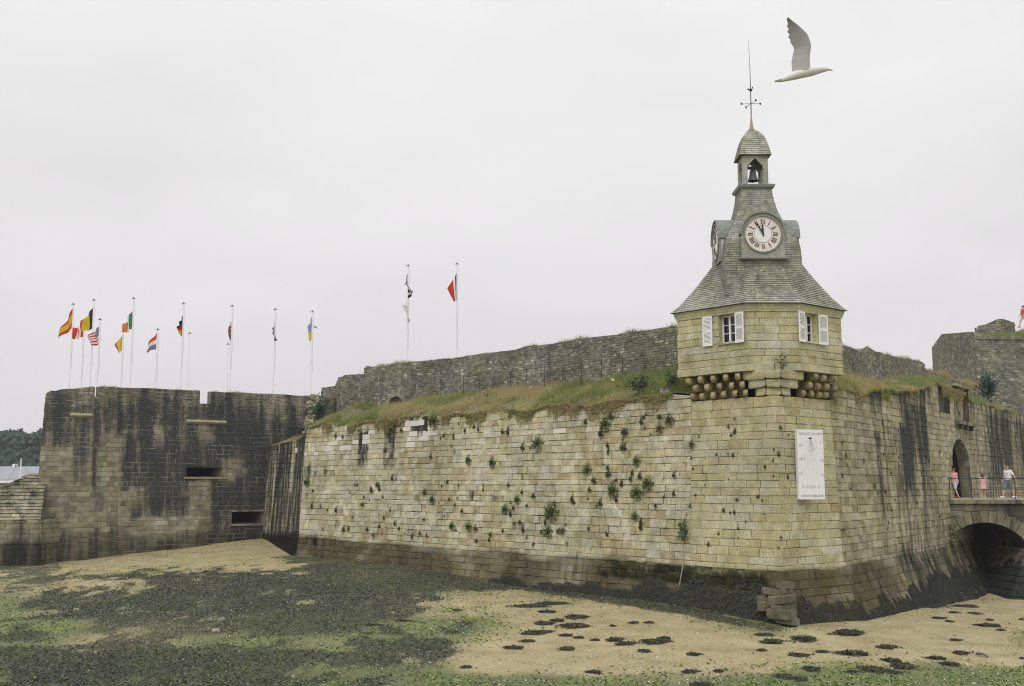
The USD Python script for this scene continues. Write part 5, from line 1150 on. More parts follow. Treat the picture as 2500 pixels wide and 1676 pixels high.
put_backing(gh, ghw, backing(ghw, [0, 1, 2], 14.5, ztp + .1, ztop=gh_top, step=.45, dep=-.02), M['rubble'], rub_attr(ztp), tone=.45)
parapet(ghw, [1], gh_top, 14.5, 2.2, gh, M['rubble'], lambda V: blockprim(V, .5, -.4, -.15, -.5), name='roof')
# ------------------------------------------------------------------ earth banks between the walls, and the ground inside the fort
M['earth'] = stone_mat('bank_earth', [(0, (.10, .095, .045)), (.4, (.16, .14, .07)), (.7, (.14, .145, .06)), (1, (.21, .18, .10))], dark=(.06, .055, .035), green=(.075, .095, .03))
def bank(name, label, f, ta, tb_, prof, nt=90, seed=1):
    """prof: list of (off fraction 0..1, height fn of t) ; f(t, k) gives plan point"""
    ts = np.linspace(ta, tb_, nt); m = len(prof); V = []
    for t in ts:
        for (k, hf) in prof: V.append(np.r_[f(t, k), hf(t)])
    V = A(V); V[:, 2] += .22 * (fbm(V * A([.5, .5, 0]), 3, seed) - .5) + .12 * (fbm(V * A([1.8, 1.8, 0]), 2, seed + 3) - .5)
    Fc = tris([[i * m + j, i * m + j + 1, (i + 1) * m + j + 1, (i + 1) * m + j] for i in range(nt - 1) for j in range(m - 1)])
    single(name, (V, Fc), M['earth'], label, kind='structure', prim={'tone': fbm(V * .5, 3, 4), 'stain_and_shade': np.full(len(V), -.5), 'green': -.1 + .5 * (fbm(V * .4, 2, 5) - .4), 'pale': np.full(len(V), -.8)}, smooth=True)
    return V.reshape(nt, m, 3)
def lz(k): return lambda t: float(curtain_top(A([front.S[2] - min(t, front.L[1] - .05)]))[0]) - .03 + (10.75 - W_TOP) * k ** .75
bankL = bank('earth_bank', 'grassy earth bank on top of the pale curtain wall', lambda t, k: LP(t, -.02 + (OFF + .3) * k), -.2, front.L[1] - .05, [(k, lz(k)) for k in (0, .06, .15, .3, .5, .7, .85, 1.0)], 110, 3)
def rz_(k): return lambda t: float(gate_top(A([front.S[5] + max(0.0, t)]))[0]) - .03 + (max(10.9, float(gate_top(A([front.S[5] + max(0.0, t)]))[0]) + .3) - float(gate_top(A([front.S[5] + max(0.0, t)]))[0])) * k ** .75
bankR = bank('earth_bank', 'grassy earth bank on top of the gate wall', lambda t, k: RP(t, -.02 + 3.9 * k), -.3, 40, [(k, rz_(k)) for k in (0, .06, .15, .3, .5, .7, .85, 1.0)], 90, 8)
# ramp of turf where the curtain meets the bastion
tV = []
for a in np.linspace(0, 1, 10):
    for b in np.linspace(0, 1, 8):
        p = (E2 * (1 - a) + E1 * a); q = (B3 + A([1.2, .9])) * (1 - a) + LP(front.L[1] - 1.0, 6.5) * a
        xy = p * (1 - b) + q * b; z0_ = float(curtain_top(A([front.S[1] * a * .999]))[0]) - .04; tV.append(np.r_[xy, z0_ + b * (1.5 - .5 * a) * (.5 + .5 * a)])
tV = A(tV); tV[:, 2] += .15 * (fbm(tV * 1.1, 3, 7) - .5) * np.tile(np.linspace(0, 1, 8), 10)
single('turf_ramp', (tV, tris([[i * 8 + j, i * 8 + j + 1, (i + 1) * 8 + j + 1, (i + 1) * 8 + j] for i in range(9) for j in range(7)])), M['earth'], 'mossy turf ramp in the angle of curtain wall and bastion', kind='structure', prim={'tone': fbm(tV, 3, 2), 'stain_and_shade': np.full(80, -.5), 'green': np.full(80, -.1), 'pale': np.full(80, -.8)}, smooth=True)
inner = [tuple(LP(-3, OFF + 1)), tuple(LP(tl, OFF + 1)), tuple(LP(front.L[1] + 2, 4)), (-14.5, 83.0), (-24, 75.5), (-28, 73), (-29.5, 82), (-30, 160), (70, 160), (60, 95), tuple(RP(41, 4)), tuple(RP(30, 4)), tuple(RP(-2, 4))]
pv, pf = trimesh.creation.triangulate_polygon(Polygon(inner).buffer(0), engine='earcut')
single('fort_ground', (np.c_[pv, np.full(len(pv), 9.3)], pf), M['earth'], 'level earth inside the fortress walls', kind='structure', prim={'tone': np.full(len(pv), .4), 'stain_and_shade': np.full(len(pv), -.5), 'green': np.full(len(pv), 0.), 'pale': np.full(len(pv), -.8)})
# ------------------------------------------------------------------ the corner stones at the foot of the tower
cs = thing('corner_stone_pile', 'heap of worn rounded blocks at the foot of the tower corner', 'stone pile', (10.6, 42.9, 0))
rk = np.random.RandomState(33)
def roundstone(c, size, yaw, seed):
    m = trimesh.creation.icosphere(2); V = A(m.vertices); V = np.sign(V) * np.abs(V) ** .40; V = V / np.abs(V).max() * A(size) / 2
    V = V * (1 + .10 * (fbm(V * 4 + seed * 7.1, 3, seed) - .5)[:, None]); a = math.radians(yaw); c_, s_ = math.cos(a), math.sin(a)
    return np.c_[V[:, 0] * c_ - V[:, 1] * s_, V[:, 0] * s_ + V[:, 1] * c_, V[:, 2]] + A(c), A(m.faces)
def blockstone(c, size, yaw, seed):
    q = np.random.RandomState(900 + seed); V, Fc = boxm(-A(size) / 2, A(size) / 2, min(size) * .10); t = trimesh.Trimesh(V, Fc).subdivide(); V = A(t.vertices)
    V = V + (A([fbm(V * 3.1 + seed * 5, 2, seed), fbm(V * 3.1 + seed * 9 + 3, 2, seed + 1), fbm(V * 3.1 + seed * 3 + 7, 2, seed + 2)]).T - .5) * min(size) * .24; V[:, 0] += V[:, 2] * q.uniform(-.25, .25)
    M_ = trimesh.transformations.euler_matrix(math.radians(q.uniform(-7, 7)), math.radians(q.uniform(-8, 8)), math.radians(yaw), 'sxyz')[:3, :3]; return V @ M_.T + A(c), A(t.faces)
for i, (u, v, w, h, Y) in enumerate([(1906, 1430, 34, 15, 43.6), (1933, 1440, 30, 15, 43.7), (1872, 1445, 50, 14, 43.5), (1897, 1461, 56, 17, 43.3), (1940, 1461, 36, 18, 43.4), (1934, 1481, 40, 19, 43.15), (1852, 1478, 42, 19, 43.6), (1894, 1500, 56, 22, 42.95), (1947, 1505, 26, 24, 43.1), (1846, 1462, 30, 15, 43.7), (1880, 1482, 46, 18, 43.2), (1915, 1520, 44, 16, 42.75)]):
    sg_ = 2 if u < 1900 else 4; s_, z_ = z_at(front, sg_, u, v); c = front.map(min(s_, front.S[3] - .1) if sg_ == 2 else max(s_, front.S[4] + .1), z_, .02, sg_); k = c[1] / F
    V, Fc = blockstone(c, (w * k * 1.06, w * k * .9, h * k * 1.15), rk.uniform(-22, 22) + (25 if u > 1915 else -25), i)
    part(cs, 'stone', (V, Fc), M['dark_granite'], {**blockprim(V, rk.uniform(.6, 1)), 'stain_and_shade': np.full(len(V), -.05 + (.35 if v > 1510 else 0)), 'green': np.full(len(V), -.3), 'damp_and_shade': np.full(len(V), .22 + rk.uniform(-.15, .2))}, smooth=50)
# ------------------------------------------------------------------ bridge to the gate
BY0, BY1 = 60.9, 65.6; BXL = 22.6; BXR = 46.0
bd = thing('stone_bridge', 'dark stone bridge on a low arch leading to the gate', 'bridge', (27, 61, 0))
acu = atY(2403, 1276, BY0); AX, AZC = acu[0], acu[2]; ARAD = 2.75; AH = 2.15
az0 = AZC - ARAD
def arch_under(x):
    d = np.abs(x - AX); return np.where(d < AH, az0 + np.sqrt(np.maximum(ARAD ** 2 - d ** 2, 0)), -2.0)
DKZ = 4.66
bw = Wall([A([BXL, BY0]), A([BXR, BY0])], plain_off)
aa = math.asin(AH / ARAD); spz = az0 + math.cos(aa) * ARAD
apoly = Polygon([(AX - AH - BXL, -2)] + [(AX - BXL + ARAD * math.sin(t), az0 + ARAD * math.cos(t)) for t in np.linspace(-aa, aa, 20)] + [(AX + AH - BXL, -2)])
def b_open(z):
    if z < spz: return (AX - AH - BXL - .0, AX + AH - BXL)
    if z < AZC + .62:
        h = math.sqrt(max(0, (ARAD + .62) ** 2 - (z - az0) ** 2)); return (AX - h - BXL, AX + h - BXL)
    return None
def br_attr(V, s, z): return {'damp_and_shade': np.full(len(s), .32), 'stain_and_shade': .16 + .7 * (fbm(V * A([.6, .6, .3]), 3, 9) - .5) + .3 * (1 - sstep(z, 1.5, 2.6)), 'green': np.full(len(s), -.5) + .3 * (1 - sstep(z, 1, 2.4)), 'pale': np.full(len(s), -.7)}
rg = np.random.RandomState(34)
ms = masonry(bw, [0], -.8, DKZ - .22, (.26, .32), (.4, .9), rg, openings=[b_open], srange=(0, 12), depth=.015, zbot=None)
put_stones(bd, bw, ms, M['dark_granite'], br_attr, tonef=lambda T, c: .45 + (T - .5) * .6, keep=140)
put_backing(bd, bw, backing(bw, [0], -1.2, DKZ - .2, openings=[apoly], step=3), M['mortar_light'], br_attr, tone=.3)
tt = np.linspace(-aa, aa, 14)
for i in range(13):
    a0, a1 = tt[i] + .007, tt[i + 1] - .007; pts = [(AX + r_ * math.sin(a), y, az0 + r_ * math.cos(a)) for y in (BY0 - .03 - .01 * (i % 2), BY0 + .5) for a, r_ in ((a0, ARAD), (a1, ARAD), (a1, ARAD + .60), (a0, ARAD + .60))]
    V = A(pts); part(bd, 'arch_stone', (V, tris([[0, 1, 2, 3], [4, 5, 6, 7], [0, 1, 5, 4], [1, 2, 6, 5], [2, 3, 7, 6], [3, 0, 4, 7]])), M['dark_granite'], {**blockprim(V, .4 + .5 * ((i * 7) % 5) / 5, .06, -.5), 'damp_and_shade': np.full(8, .42)})
V = A([(AX + ARAD * math.sin(t), y, az0 + ARAD * math.cos(t)) for y in (BY0 + .02, BY1) for t in tt]); part(bd, 'vault', (V, tris([[i, i + 1, 14 + i + 1, 14 + i] for i in range(13)])), M['dark_granite'], {**blockprim(V, .2, .5), 'damp_and_shade': np.full(len(V), .6)})  # black weed plus the shade under the arch, painted into the vault colour
for sx in (-1, 1):
    V = A([(AX + sx * AH, y, z) for y in (BY0 + .01, BY1) for z in (-1.5, spz)]); part(bd, 'abutment', (V, [[0, 1, 3], [0, 3, 2]]), M['dark_granite'], {**blockprim(V, .3, .5), 'damp_and_shade': np.full(4, .7)})  # inner faces darkened likewise: weed and painted arch shade
V = A([(AX - AH - .2, BY1 - .4, -1.5), (AX + AH + .2, BY1 - .4, -1.5), (AX + AH + .2, BY1 - .4, AZC + .1), (AX - AH - .2, BY1 - .4, AZC + .1)]); part(bd, 'added_rear_block', (V, [[0, 1, 2], [0, 2, 3]]), M['dark_granite'], {**blockprim(V, .1, .8), 'damp_and_shade': np.full(4, .9)})  # added sheet that shuts light out of the arch; shade also in its colour
V = A([(BXL, BY1, -1.5), (BXR, BY1, -1.5), (BXR, BY1, DKZ - .2), (BXL, BY1, DKZ - .2)]); part(bd, 'rear_face', (V, [[0, 1, 2], [0, 2, 3]]), M['dark_granite'], blockprim(V, .3, .3))
x = BXL - .3
while x < BXL + 12:
    V, Fc = boxm((x + .006, BY0 - .16, DKZ - .20), (x + 1.39, BY0 + .5, DKZ + .02), .02); part(bd, 'edge_stone', (V, Fc), M['dark_granite'], {**blockprim(V, .7, .22, -.6), 'damp_and_shade': np.full(len(V), .3)}); x += 1.4
V, Fc = boxm((BXL + 11, BY0 - .16, DKZ - .20), (BXR, BY0 + .5, DKZ + .02)); part(bd, 'edge_course', (V, Fc), M['dark_granite'], blockprim(V, .8, .0))
V, Fc = boxm((BXL - .5, BY0 + .3, DKZ - .3), (BXR, BY1, DKZ + .10)); part(bd, 'deck', (V, Fc), plain('pale_paving', (.42, .40, .34), .9, .15, 4), None)
# battered footing of the right abutment
bf = thing('bridge_footing', 'battered weedy stone footing under the right side of the bridge arch', 'footing', (AX + AH, BY0, 0))
fw = Wall([A([AX + AH, BY1]), A([AX + AH, BY0]), A([AX + AH + 10, BY0])], lambda z, s: .02 + 1.9 * np.clip((2.15 - np.asarray(z, float)) / 2.6, 0, 1.2) ** 1.25)
def foot_attr(V, s, z):
    hi = 1.0 + .8 * (fbm(np.c_[s * 1.3, s * 0, s * 0], 3, 8) - .5); wet = 1 - sstep(z, hi, hi + .25)
    return {'stain_and_shade': .02 + .5 * (fbm(V * A([.6, .6, .4]), 3, 9) - .5) + 1.1 * wet, 'green': np.full(len(s), -.45), 'pale': np.full(len(s), -.7), 'damp_and_shade': .35 + .4 * (1 - sstep(z, 1.2, 2.4))}
rg = np.random.RandomState(134)
ms = masonry(fw, [0, 1], -.8, 2.16, (.22, .36), (.35, .9), rg, depth=.05, jit=.03, joint=.03)
put_stones(bf, fw, ms, M['dark_granite'], foot_attr, tonef=lambda T, c: .4 + .6 * T, keep=120)
put_backing(bf, fw, backing(fw, [0, 1], -1.2, 2.16, bands=list(np.arange(-.8, 2.1, .4)), step=2), M['mortar'], foot_attr)
def railing(y, x0, x1, label, z0):
    t = thing('railing', label, 'railing', (x0, y, z0)); x = x0
    while x < x1: part(t, 'post', tube([(x, y, z0 - .02), (x, y, z0 + 1.10)], .020, 6), M['iron']); x += 1.15
    part(t, 'top_rail', tube([(x0 - .3, y, z0 + 1.10), (x1, y, z0 + 1.10)], .026, 6), M['iron'])
    part(t, 'middle_rail', tube([(x0 - .1, y, z0 + .55), (x1, y, z0 + .55)], .018, 6), M['iron'])
    part(t, 'low_rail', tube([(x0, y, z0 + .10), (x1, y, z0 + .10)], .010, 5), M['iron'])
railing(BY0 + .05, atY(2319, 1200, BY0 + .05)[0], 40, 'near black iron railing along the front edge of the bridge', DKZ + .02)
railing(BY1 - .15, 27.1, 44, 'far iron railing along the back edge of the bridge, behind the walkers', DKZ + .1)
sg = thing('bridge_drain_bush', 'dark trailing weeds in the corner of gate wall and bridge', 'plant', (22.4, 60.5, 2.4))
rs = np.random.RandomState(36)
c = A([22.5, 60.35, 2.9]) + rs.normal(size=(260, 3)) * A([.35, .25, .55]); VF, tn = leaves(c, .09, rs, rs.rand(260)); part(sg, 'foliage', VF, M['tuft'], {'tone': tn})
# ------------------------------------------------------------------ people
M['skin'] = plain('skin', (.50, .31, .22), .6, .05, 5)
M['hair'] = plain('dark_hair', (.045, .03, .022), .6, .2, 20); M['hair_brown'] = plain('brown_hair', (.13, .075, .04), .6, .2, 20)
def cloth(name, c): M[name] = plain(name, c, .85, .08, 6); return M[name]
for n, c in (('pink_shirt', (.62, .27, .29)), ('pink_dress', (.66, .40, .42)), ('white_shirt', (.74, .74, .76)), ('grey_shorts', (.15, .18, .20)), ('pale_shorts', (.50, .55, .60)), ('red_shirt', (.52, .10, .09)), ('white_shoe', (.70, .70, .68)), ('beige_shorts', (.55, .45, .38)), ('sandal', (.30, .17, .09))): cloth(n, c)
def hull2(p, q, r0, r1):
    a = manifold3d.Manifold.sphere(r0, 14).translate(list(map(float, p))); b = manifold3d.Manifold.sphere(r1, 14).translate(list(map(float, q)))
    return manifold3d.Manifold.batch_hull([a, b])
def smooth_man(ms, ref=.035, it=6):
    u = manifold3d.Manifold.batch_boolean(ms, manifold3d.OpType.Add).refine_to_length(ref).to_mesh(); t = trimesh.Trimesh(u.vert_properties[:, :3], u.tri_verts)
    trimesh.smoothing.filter_taubin(t, iterations=it); return A(t.vertices), A(t.faces)
def ell(c, r, n=16):
    return manifold3d.Manifold.sphere(1.0, n).scale(list(map(float, r))).translate(list(map(float, c)))
def person(label, pos, h, yaw, stride, arms, top, topm, legm, legkind, shoem, hairm, hairlong=False, dress=False, lean=0.0, cap=False, child=False, group=None):
    """yaw: degrees the figure faces, 0 = towards -y (the camera), 90 = towards +x. stride: fore-aft foot spread. arms: (left, right) wrist offsets from the shoulder in x (out), y (forward), z"""
    k = h / 1.75; hs = 1.18 if child else 1.0
    t = thing('person', label, 'person', pos, group); a = math.radians(yaw); ca, sa_ = math.cos(a), math.sin(a)
    def W(V): V = np.asarray(V, float) * k; return np.c_[V[:, 0] * ca - (-V[:, 1]) * sa_ * 1 , V[:, 0] * sa_ + (-V[:, 1]) * ca, V[:, 2]] + A(pos)
    # local: x to the side, y forward, z up, for a 1.75 m figure
    hip = .90; sh = 1.42; L = lean
    fl, frr = A([-.10, stride / 2, .07]), A([.10, -stride / 2, .09 if abs(stride) > .3 else .07])
    hl, hr = A([-.09, 0, hip]), A([.09, 0, hip])
    kl = (hl + fl) / 2 + A([0, .06, .02]); kr = (hr + frr) / 2 + A([0, .07, .02])
    sl, sr = A([-.185, L, sh]), A([.185, L, sh])
    B = []
    for hp, kn, ft in ((hl, kl, fl), (hr, kr, frr)):
        B += [hull2(hp, kn, .085, .055), hull2(kn, ft, .055, .038), hull2(ft + A([0, -.04, -.02]), ft + A([0, .13, -.035]), .040, .030)]
    B += [hull2((-.07, 0, hip), (.07, 0, hip), .11, .11), hull2((0, 0, hip + .05), (0, L * .5, 1.15), .125, .115), hull2((-.09, L * .9, 1.32), (.09, L * .9, 1.32), .11, .11), hull2((0, L * .5, 1.12), (0, L * .9, 1.30), .115, .12), hull2((-.13, L, sh - .03), (.13, L, sh - .03), .06, .06), hull2((0, L, sh), (0, L * 1.15, 1.54), .055, .05)]
    hc = A([0, L * 1.3 + .02, 1.635]); B += [ell(hc, A([.078, .098, .118]) * hs), ell(hc + A([0, .095 * hs, -.01]), (.014, .022, .022)), ell(hc + A([-.08 * hs, 0, 0]), (.012, .02, .03)), ell(hc + A([.08 * hs, 0, 0]), (.012, .02, .03)), ell(hc + A([0, .06 * hs, -.09 * hs]), (.04, .035, .03))]
    AR = []
    for S0, sg_, (ex, ey, ez) in ((sl, -1, arms[0]), (sr, 1, arms[1])):
        wv = A([sg_ * ex, ey, ez]); wr = S0 + wv; el = (S0 + wr) / 2 + A([sg_ * .03, -.05, -.01]); AR.append((S0, el, wr))
        B += [hull2(S0, el, .052, .042), hull2(el, wr, .041, .028)]
        d = (wr - el) / np.linalg.norm(wr - el); pc = wr + d * .05; B.append(hull2(wr, pc + d * .02, .028, .030))
        sd2 = np.cross(d, A([sg_ * 1.0, 0, 0])); sd2 = sd2 / max(np.linalg.norm(sd2), .1)
        for q in range(4):
            b0 = pc + sd2 * (.024 - .016 * q) + d * .03; ln = (.055, .065, .06, .045)[q]; B += [hull2(b0, b0 + d * ln * .55, .011, .010), hull2(b0 + d * ln * .55, b0 + d * ln + A([-sg_ * .012, .01, 0]), .010, .008)]
        B.append(hull2(pc + sd2 * .025, pc + sd2 * .055 + d * .035, .012, .009))
    V, Fc = smooth_man(B, .03, 4); part(t, 'body', (W(V), Fc), M['skin'], smooth=True)
    # face
    for sx_ in (-1, 1): V, Fc = vf(trimesh.creation.icosphere(1, .013)); part(t, 'eye', (W(V + hc + A([sx_ * .032, .088 * hs, .012])), Fc), M['hair'])
    V, Fc = boxm((-.025, 0, -.004), (.025, .008, .004)); part(t, 'mouth', (W(V + hc + A([0, .092 * hs, -.058 * hs])), Fc), M['red_shirt'])
    hr_ = [ell(hc + A([0, -.018, .028]), A([.088, .104, .105]) * hs)]
    if hairlong: hr_ += [hull2(hc + A([0, -.07, .02]), hc + A([0, -.09, -.20]), .075, .05), hull2(hc + A([-.06, -.04, 0]), hc + A([-.06, -.04, -.16]), .04, .03), hull2(hc + A([.06, -.04, 0]), hc + A([.06, -.04, -.16]), .04, .03)]
    cut = manifold3d.Manifold.cube([1, 1, .26], True).translate([0, float(hc[1]) + .5 + .055, float(hc[2]) - .10])
    hm = (manifold3d.Manifold.batch_boolean(hr_, manifold3d.OpType.Add) - cut).refine_to_length(.03).to_mesh(); part(t, 'hair', (W(hm.vert_properties[:, :3]), A(hm.tri_verts)), hairm, smooth=40)
    # clothes
    lowz = hip + .02 if not dress else .62
    T = [hull2((-.07, 0, lowz + .06), (.07, 0, lowz + .06), .135 if not dress else .16, .135 if not dress else .16), hull2((-.07, 0, hip + .1), (.07, 0, hip + .1), .128, .128), hull2((-.06, L * .5, 1.13), (.06, L * .5, 1.13), .132, .132), hull2((-.10, L * .9, 1.31), (.10, L * .9, 1.31), .128, .128), hull2((-.15, L, sh - .02), (.15, L, sh - .02), .072, .072)]
    T = [manifold3d.Manifold.batch_hull([T[i], T[i + 1]]) for i in range(4)]
    for (S0, el, wr) in AR: T.append(hull2(S0, S0 + (el - S0) * (.75 if top != 'sleeveless' else .2), .072, .062))
    cu = manifold3d.Manifold.cube([2, 2, 1], True).translate([0, 0, float(lowz) - .5 - .02])
    tm_ = manifold3d.Manifold.batch_boolean(T, manifold3d.OpType.Add) - cu
    m2 = tm_.refine_to_length(.035).to_mesh(); V = A(m2.vert_properties[:, :3]); V = V * (1 + 0.0) + .012 * (fbm(V * 9, 2, 3) - .5)[:, None] * A([1, 1, .3]); part(t, 'dress' if dress else 'shirt', (W(V), A(m2.tri_verts)), topm, smooth=45)
    if not dress:
        S = [hull2((-.08, 0, hip + .05), (.08, 0, hip + .05), .130, .130)]
        for hp, kn, ft in ((hl, kl, fl), (hr, kr, frr)):
            if legkind == 'shorts': S.append(hull2(hp + A([0, 0, .02]), hp + (kn - hp) * .92, .108, .088))
        m3 = (manifold3d.Manifold.batch_boolean(S, manifold3d.OpType.Add) - manifold3d.Manifold.cube([2, 2, 1], True).translate([0, 0, hip + .11 + .5])).refine_to_length(.04).to_mesh(); part(t, 'shorts', (W(m3.vert_properties[:, :3]), A(m3.tri_verts)), legm, smooth=45)
    for ft in (fl, frr):
        m4 = (hull2(ft + A([0, -.055, -.025]), ft + A([0, .155, -.035]), .050, .040) - manifold3d.Manifold.cube([2, 2, .2], True).translate([0, 0, float(ft[2]) - .07 - .1])).to_mesh(); part(t, 'shoe', (W(m4.vert_properties[:, :3]), A(m4.tri_verts)), shoem, smooth=40)
    return t
DK = DKZ + .10
dn = ((.10, .06, -.50), (.10, -.02, -.50))
p1 = atY(2338, 1215, 61.7); person('person in a pink shirt and pale shorts stepping into the gate', (p1[0], 61.9, DK), 1.60, 205, .55, ((.08, .15, -.46), (.10, -.12, -.46)), 'tee', M['pink_shirt'], M['pale_shorts'], 'shorts', M['sandal'], M['hair_brown'], lean=.09)
p2 = atY(2405, 1215, 61.7); person('child in a pale pink dress and white shoes, one arm held out', (p2[0], 61.9, DK), 1.30, 170, .16, ((.34, .16, -.22), (.16, .02, -.42)), 'sleeveless', M['pink_dress'], None, None, M['white_shoe'], M['hair_brown'], hairlong=True, dress=True, child=True)
p3_ = atY(2467, 1213, 62.3); person('man in a white shirt and grey shorts walking across the bridge', (p3_[0], 62.5, DK), 1.78, -70, .62, ((.06, .10, -.47), (.16, -.14, -.44)), 'tee', M['white_shirt'], M['grey_shorts'], 'shorts', M['white_shoe'], M['hair'])
p4_ = atY(2500, 800, 87.0); person('person in a red shirt walking on the grass at the top right edge', (p4_[0], 87.0, p4_[2]), 1.70, -80, .62, ((.06, .14, -.45), (.12, -.14, -.45)), 'tee', M['red_shirt'], M['beige_shorts'], 'shorts', M['sandal'], M['hair'])
# grass roof of the gate tower
gx0, gx1 = atY(2384, 820, 83.2)[0] + .3, atY(2384, 820, 83.2)[0] + 15.5
tv = []
for f in np.linspace(0, 1, 24):
    for g in np.linspace(0, 1, 8):
        x = gx0 + (gx1 - gx0) * f + g * .9 * 2.2 * (1 - f); tv.append((x, 83.1 + 4.6 * g, gz0 + .24 + (p4_[2] - gz0 - .26) * (g ** .8) * (min(1, .35 + f * 2.2))))
tv = A(tv); tv[:, 2] += .10 * (fbm(tv, 3, 2) - .5)
part(g4, 'turf_roof', (tv, tris([[i * 8 + j, i * 8 + j + 1, (i + 1) * 8 + j + 1, (i + 1) * 8 + j] for i in range(23) for j in range(7)])), M['earth'], {**blockprim(tv, .7), 'green': np.full(len(tv), .3)}, smooth=True)
# ------------------------------------------------------------------ grass, weeds and plants on the masonry
rgz = np.random.RandomState(51)
def sample_grid(G, n, rng, kmin=0.0, kmax=1.0):
    a, b = G.shape[:2]; i = rng.uniform(0, a - 1.001, n); j = rng.uniform((b - 1.001) * kmin, (b - 1.001) * kmax, n)
    i0, j0 = i.astype(int), j.astype(int); fi, fj = (i - i0)[:, None], (j - j0)[:, None]
    return G[i0, j0] * (1 - fi) * (1 - fj) + G[i0 + 1, j0] * fi * (1 - fj) + G[i0, j0 + 1] * (1 - fi) * fj + G[i0 + 1, j0 + 1] * fi * fj
def grass(name, label, P, length, rng, tone_shift=0.0, flowers=.03, width=.012, lean=.7):
    pn = P * A([.30, .30, 0]); cl = fbm(pn, 3, 81); c2 = fbm(P * A([1.1, 1.1, 0]), 2, 82); hgt = .55 + 1.0 * sstep(fbm(P * A([.55, .55, 0]), 2, 83), .35, .7)
    tone = np.clip(.46 + (cl - .5) * 2.6 + (c2 - .5) * .8 + rng.normal(0, .10, len(P)) + tone_shift, 0, .92)
    tone = np.where(rng.rand(len(P)) < flowers, rng.uniform(.95, 1, len(P)), tone)
    VF, tn = blades(P, length * hgt, width, lean, rng, tone); return single(name, VF, M['grass'], label, 'grass', kind='stuff', prim={'tone': tn})
P = sample_grid(bankL, 60000, rgz); dn_ = fbm(P * A([.9, .9, 0]), 3, 91); P = P[(dn_ > .36) | (rgz.rand(len(P)) < .25)]; grass('bank_grass', 'dry and green grass over the bank above the pale curtain wall', P, .30, rgz, .12)
P = sample_grid(bankR, 36000, rgz); dn_ = fbm(P * A([.9, .9, 0]), 3, 92); P = P[(dn_ > .36) | (rgz.rand(len(P)) < .25)]; grass('bank_grass', 'yellowing grass over the bank above the gate wall', P, .36, rgz, .05)
# turf and moss hanging over the wall heads
for sg_, n_, tf, lab, s1_ in ((1, 15000, curtain_top, 'mossy turf hanging over the head of the pale curtain wall', front.S[2] - .1), (5, 9000, gate_top, 'mossy turf hanging over the head of the gate wall', front.S[5] + 24)):
    s = rgz.uniform(front.S[sg_] + .1, s1_, n_); dr_ = np.abs(rgz.normal(0, .16, n_)) * (.3 + 1.6 * sstep(fbm(np.c_[s * .8, s * 0, s * 0], 3, 96), .4, .7)); z = tf(s) + .05 - dr_
    P = front.map(s, z, .03 + .06 * rgz.rand(n_), np.full(n_, sg_)); k_ = fbm(np.c_[s * .6, s * 0, s * 0], 3, 97) > .36; P = P[k_]
    VF, tn = leaves(P, .06, rgz, np.clip(.32 + .5 * (fbm(P * .6, 2, 98) - .5) * 2 + rgz.normal(0, .12, len(P)), 0, .9), aspect=2.6); single('hanging_turf', VF, M['grass'], lab, 'grass', kind='stuff', prim={'tone': tn})
# thin turf along wall heads
def head(w, segs, topf, n, rng, back=1.3, s0=None, s1=None):
    out = []
    for i in segs:
        a, b = w.S[i], w.S[i + 1]; k = max(1, int(n * w.L[i])); s = rng.uniform(a, b, k); out.append(w.map(s, topf(s) - .02, -rng.uniform(-.03, back, k) ** 1.0, np.full(k, i)))
    P = np.vstack(out); return P
P = np.vstack([head(w1, range(len(w1.d)), wavy(IT, 3), 330, rgz), head(w2, [0], rtop, 180, rgz)])
P = P[fbm(P * A([.8, .8, 0]), 3, 93) > .40]; grass('rampart_grass', 'short straw coloured grass along the rampart tops', P, .17, rgz, -.22, .01, .012)
P = head(bas, [1, 2, 3], bas_top, 170, rgz, .9); ss_ = [(n[0] - .05, n[1] + .05) for n in nt]
P = P[(P[:, 2] > 10) & (fbm(P * A([1.2, 1.2, 0]), 3, 94) > .45)]
kk = np.ones(len(P), bool)
for a, b, c, d in nt:
    u0_, u1_ = photo(bas.at(a, c + .5))[0], photo(bas.at(b, c + .5))[0]; uu = photo(P)[0]; kk &= ~((uu > u0_ - 4) & (uu < u1_ + 4))
grass('parapet_grass', 'thin brown turf along the bastion parapet', P[kk], .12, rgz, -.25, .01, .014)
P = sample_grid(tv.reshape(24, 8, 3), 26000, rgz); grass('tower_grass', 'fresh green grass on the tower top at the right edge', P, .22, rgz, .30, .02)
P = head(w3_, [0], lambda s: np.interp(s, [0, 11], [12.7, 12.0]), 1100, rgz, 2.3); grass('dry_grass', 'tall dry straw grass on the low wall left of the gate tower', P, .38, rgz, -.42, .0)
P = sample_grid(tV.reshape(10, 8, 3), 7000, rgz); grass('turf_grass', 'mossy brown and green turf in the angle by the bastion', P, .16, rgz, -.02)
# loose stones on the bank
rl = np.random.RandomState(52)
for G_, n, nm in ((bankL, 34, 'left'), (bankR, 12, 'right')):
    Pn = sample_grid(G_, n * 3, rl, .02, .75); u_, v_ = photo(Pn); Pn = Pn[(u_ > 880) & (u_ < 2350)][:n]
    for q, p in enumerate(Pn):
        s_ = rl.uniform(.14, .34); V, Fc = blockstone(p + A([0, 0, s_ * .12]), (s_ * 1.5, s_, s_ * .7), rl.uniform(0, 180), q)
        single('loose_stone', (V, Fc), M['dark_granite'], 'small pale stone lying in the grass of the %s bank' % ('long curtain wall' if nm == 'left' else 'gate wall'), 'stone', 'loose stones on the grassy banks above the %s' % ('curtain wall' if nm == 'left' else 'gate wall'), prim=blockprim(V, rl.uniform(.4, 1), -.4, -.4, .05))
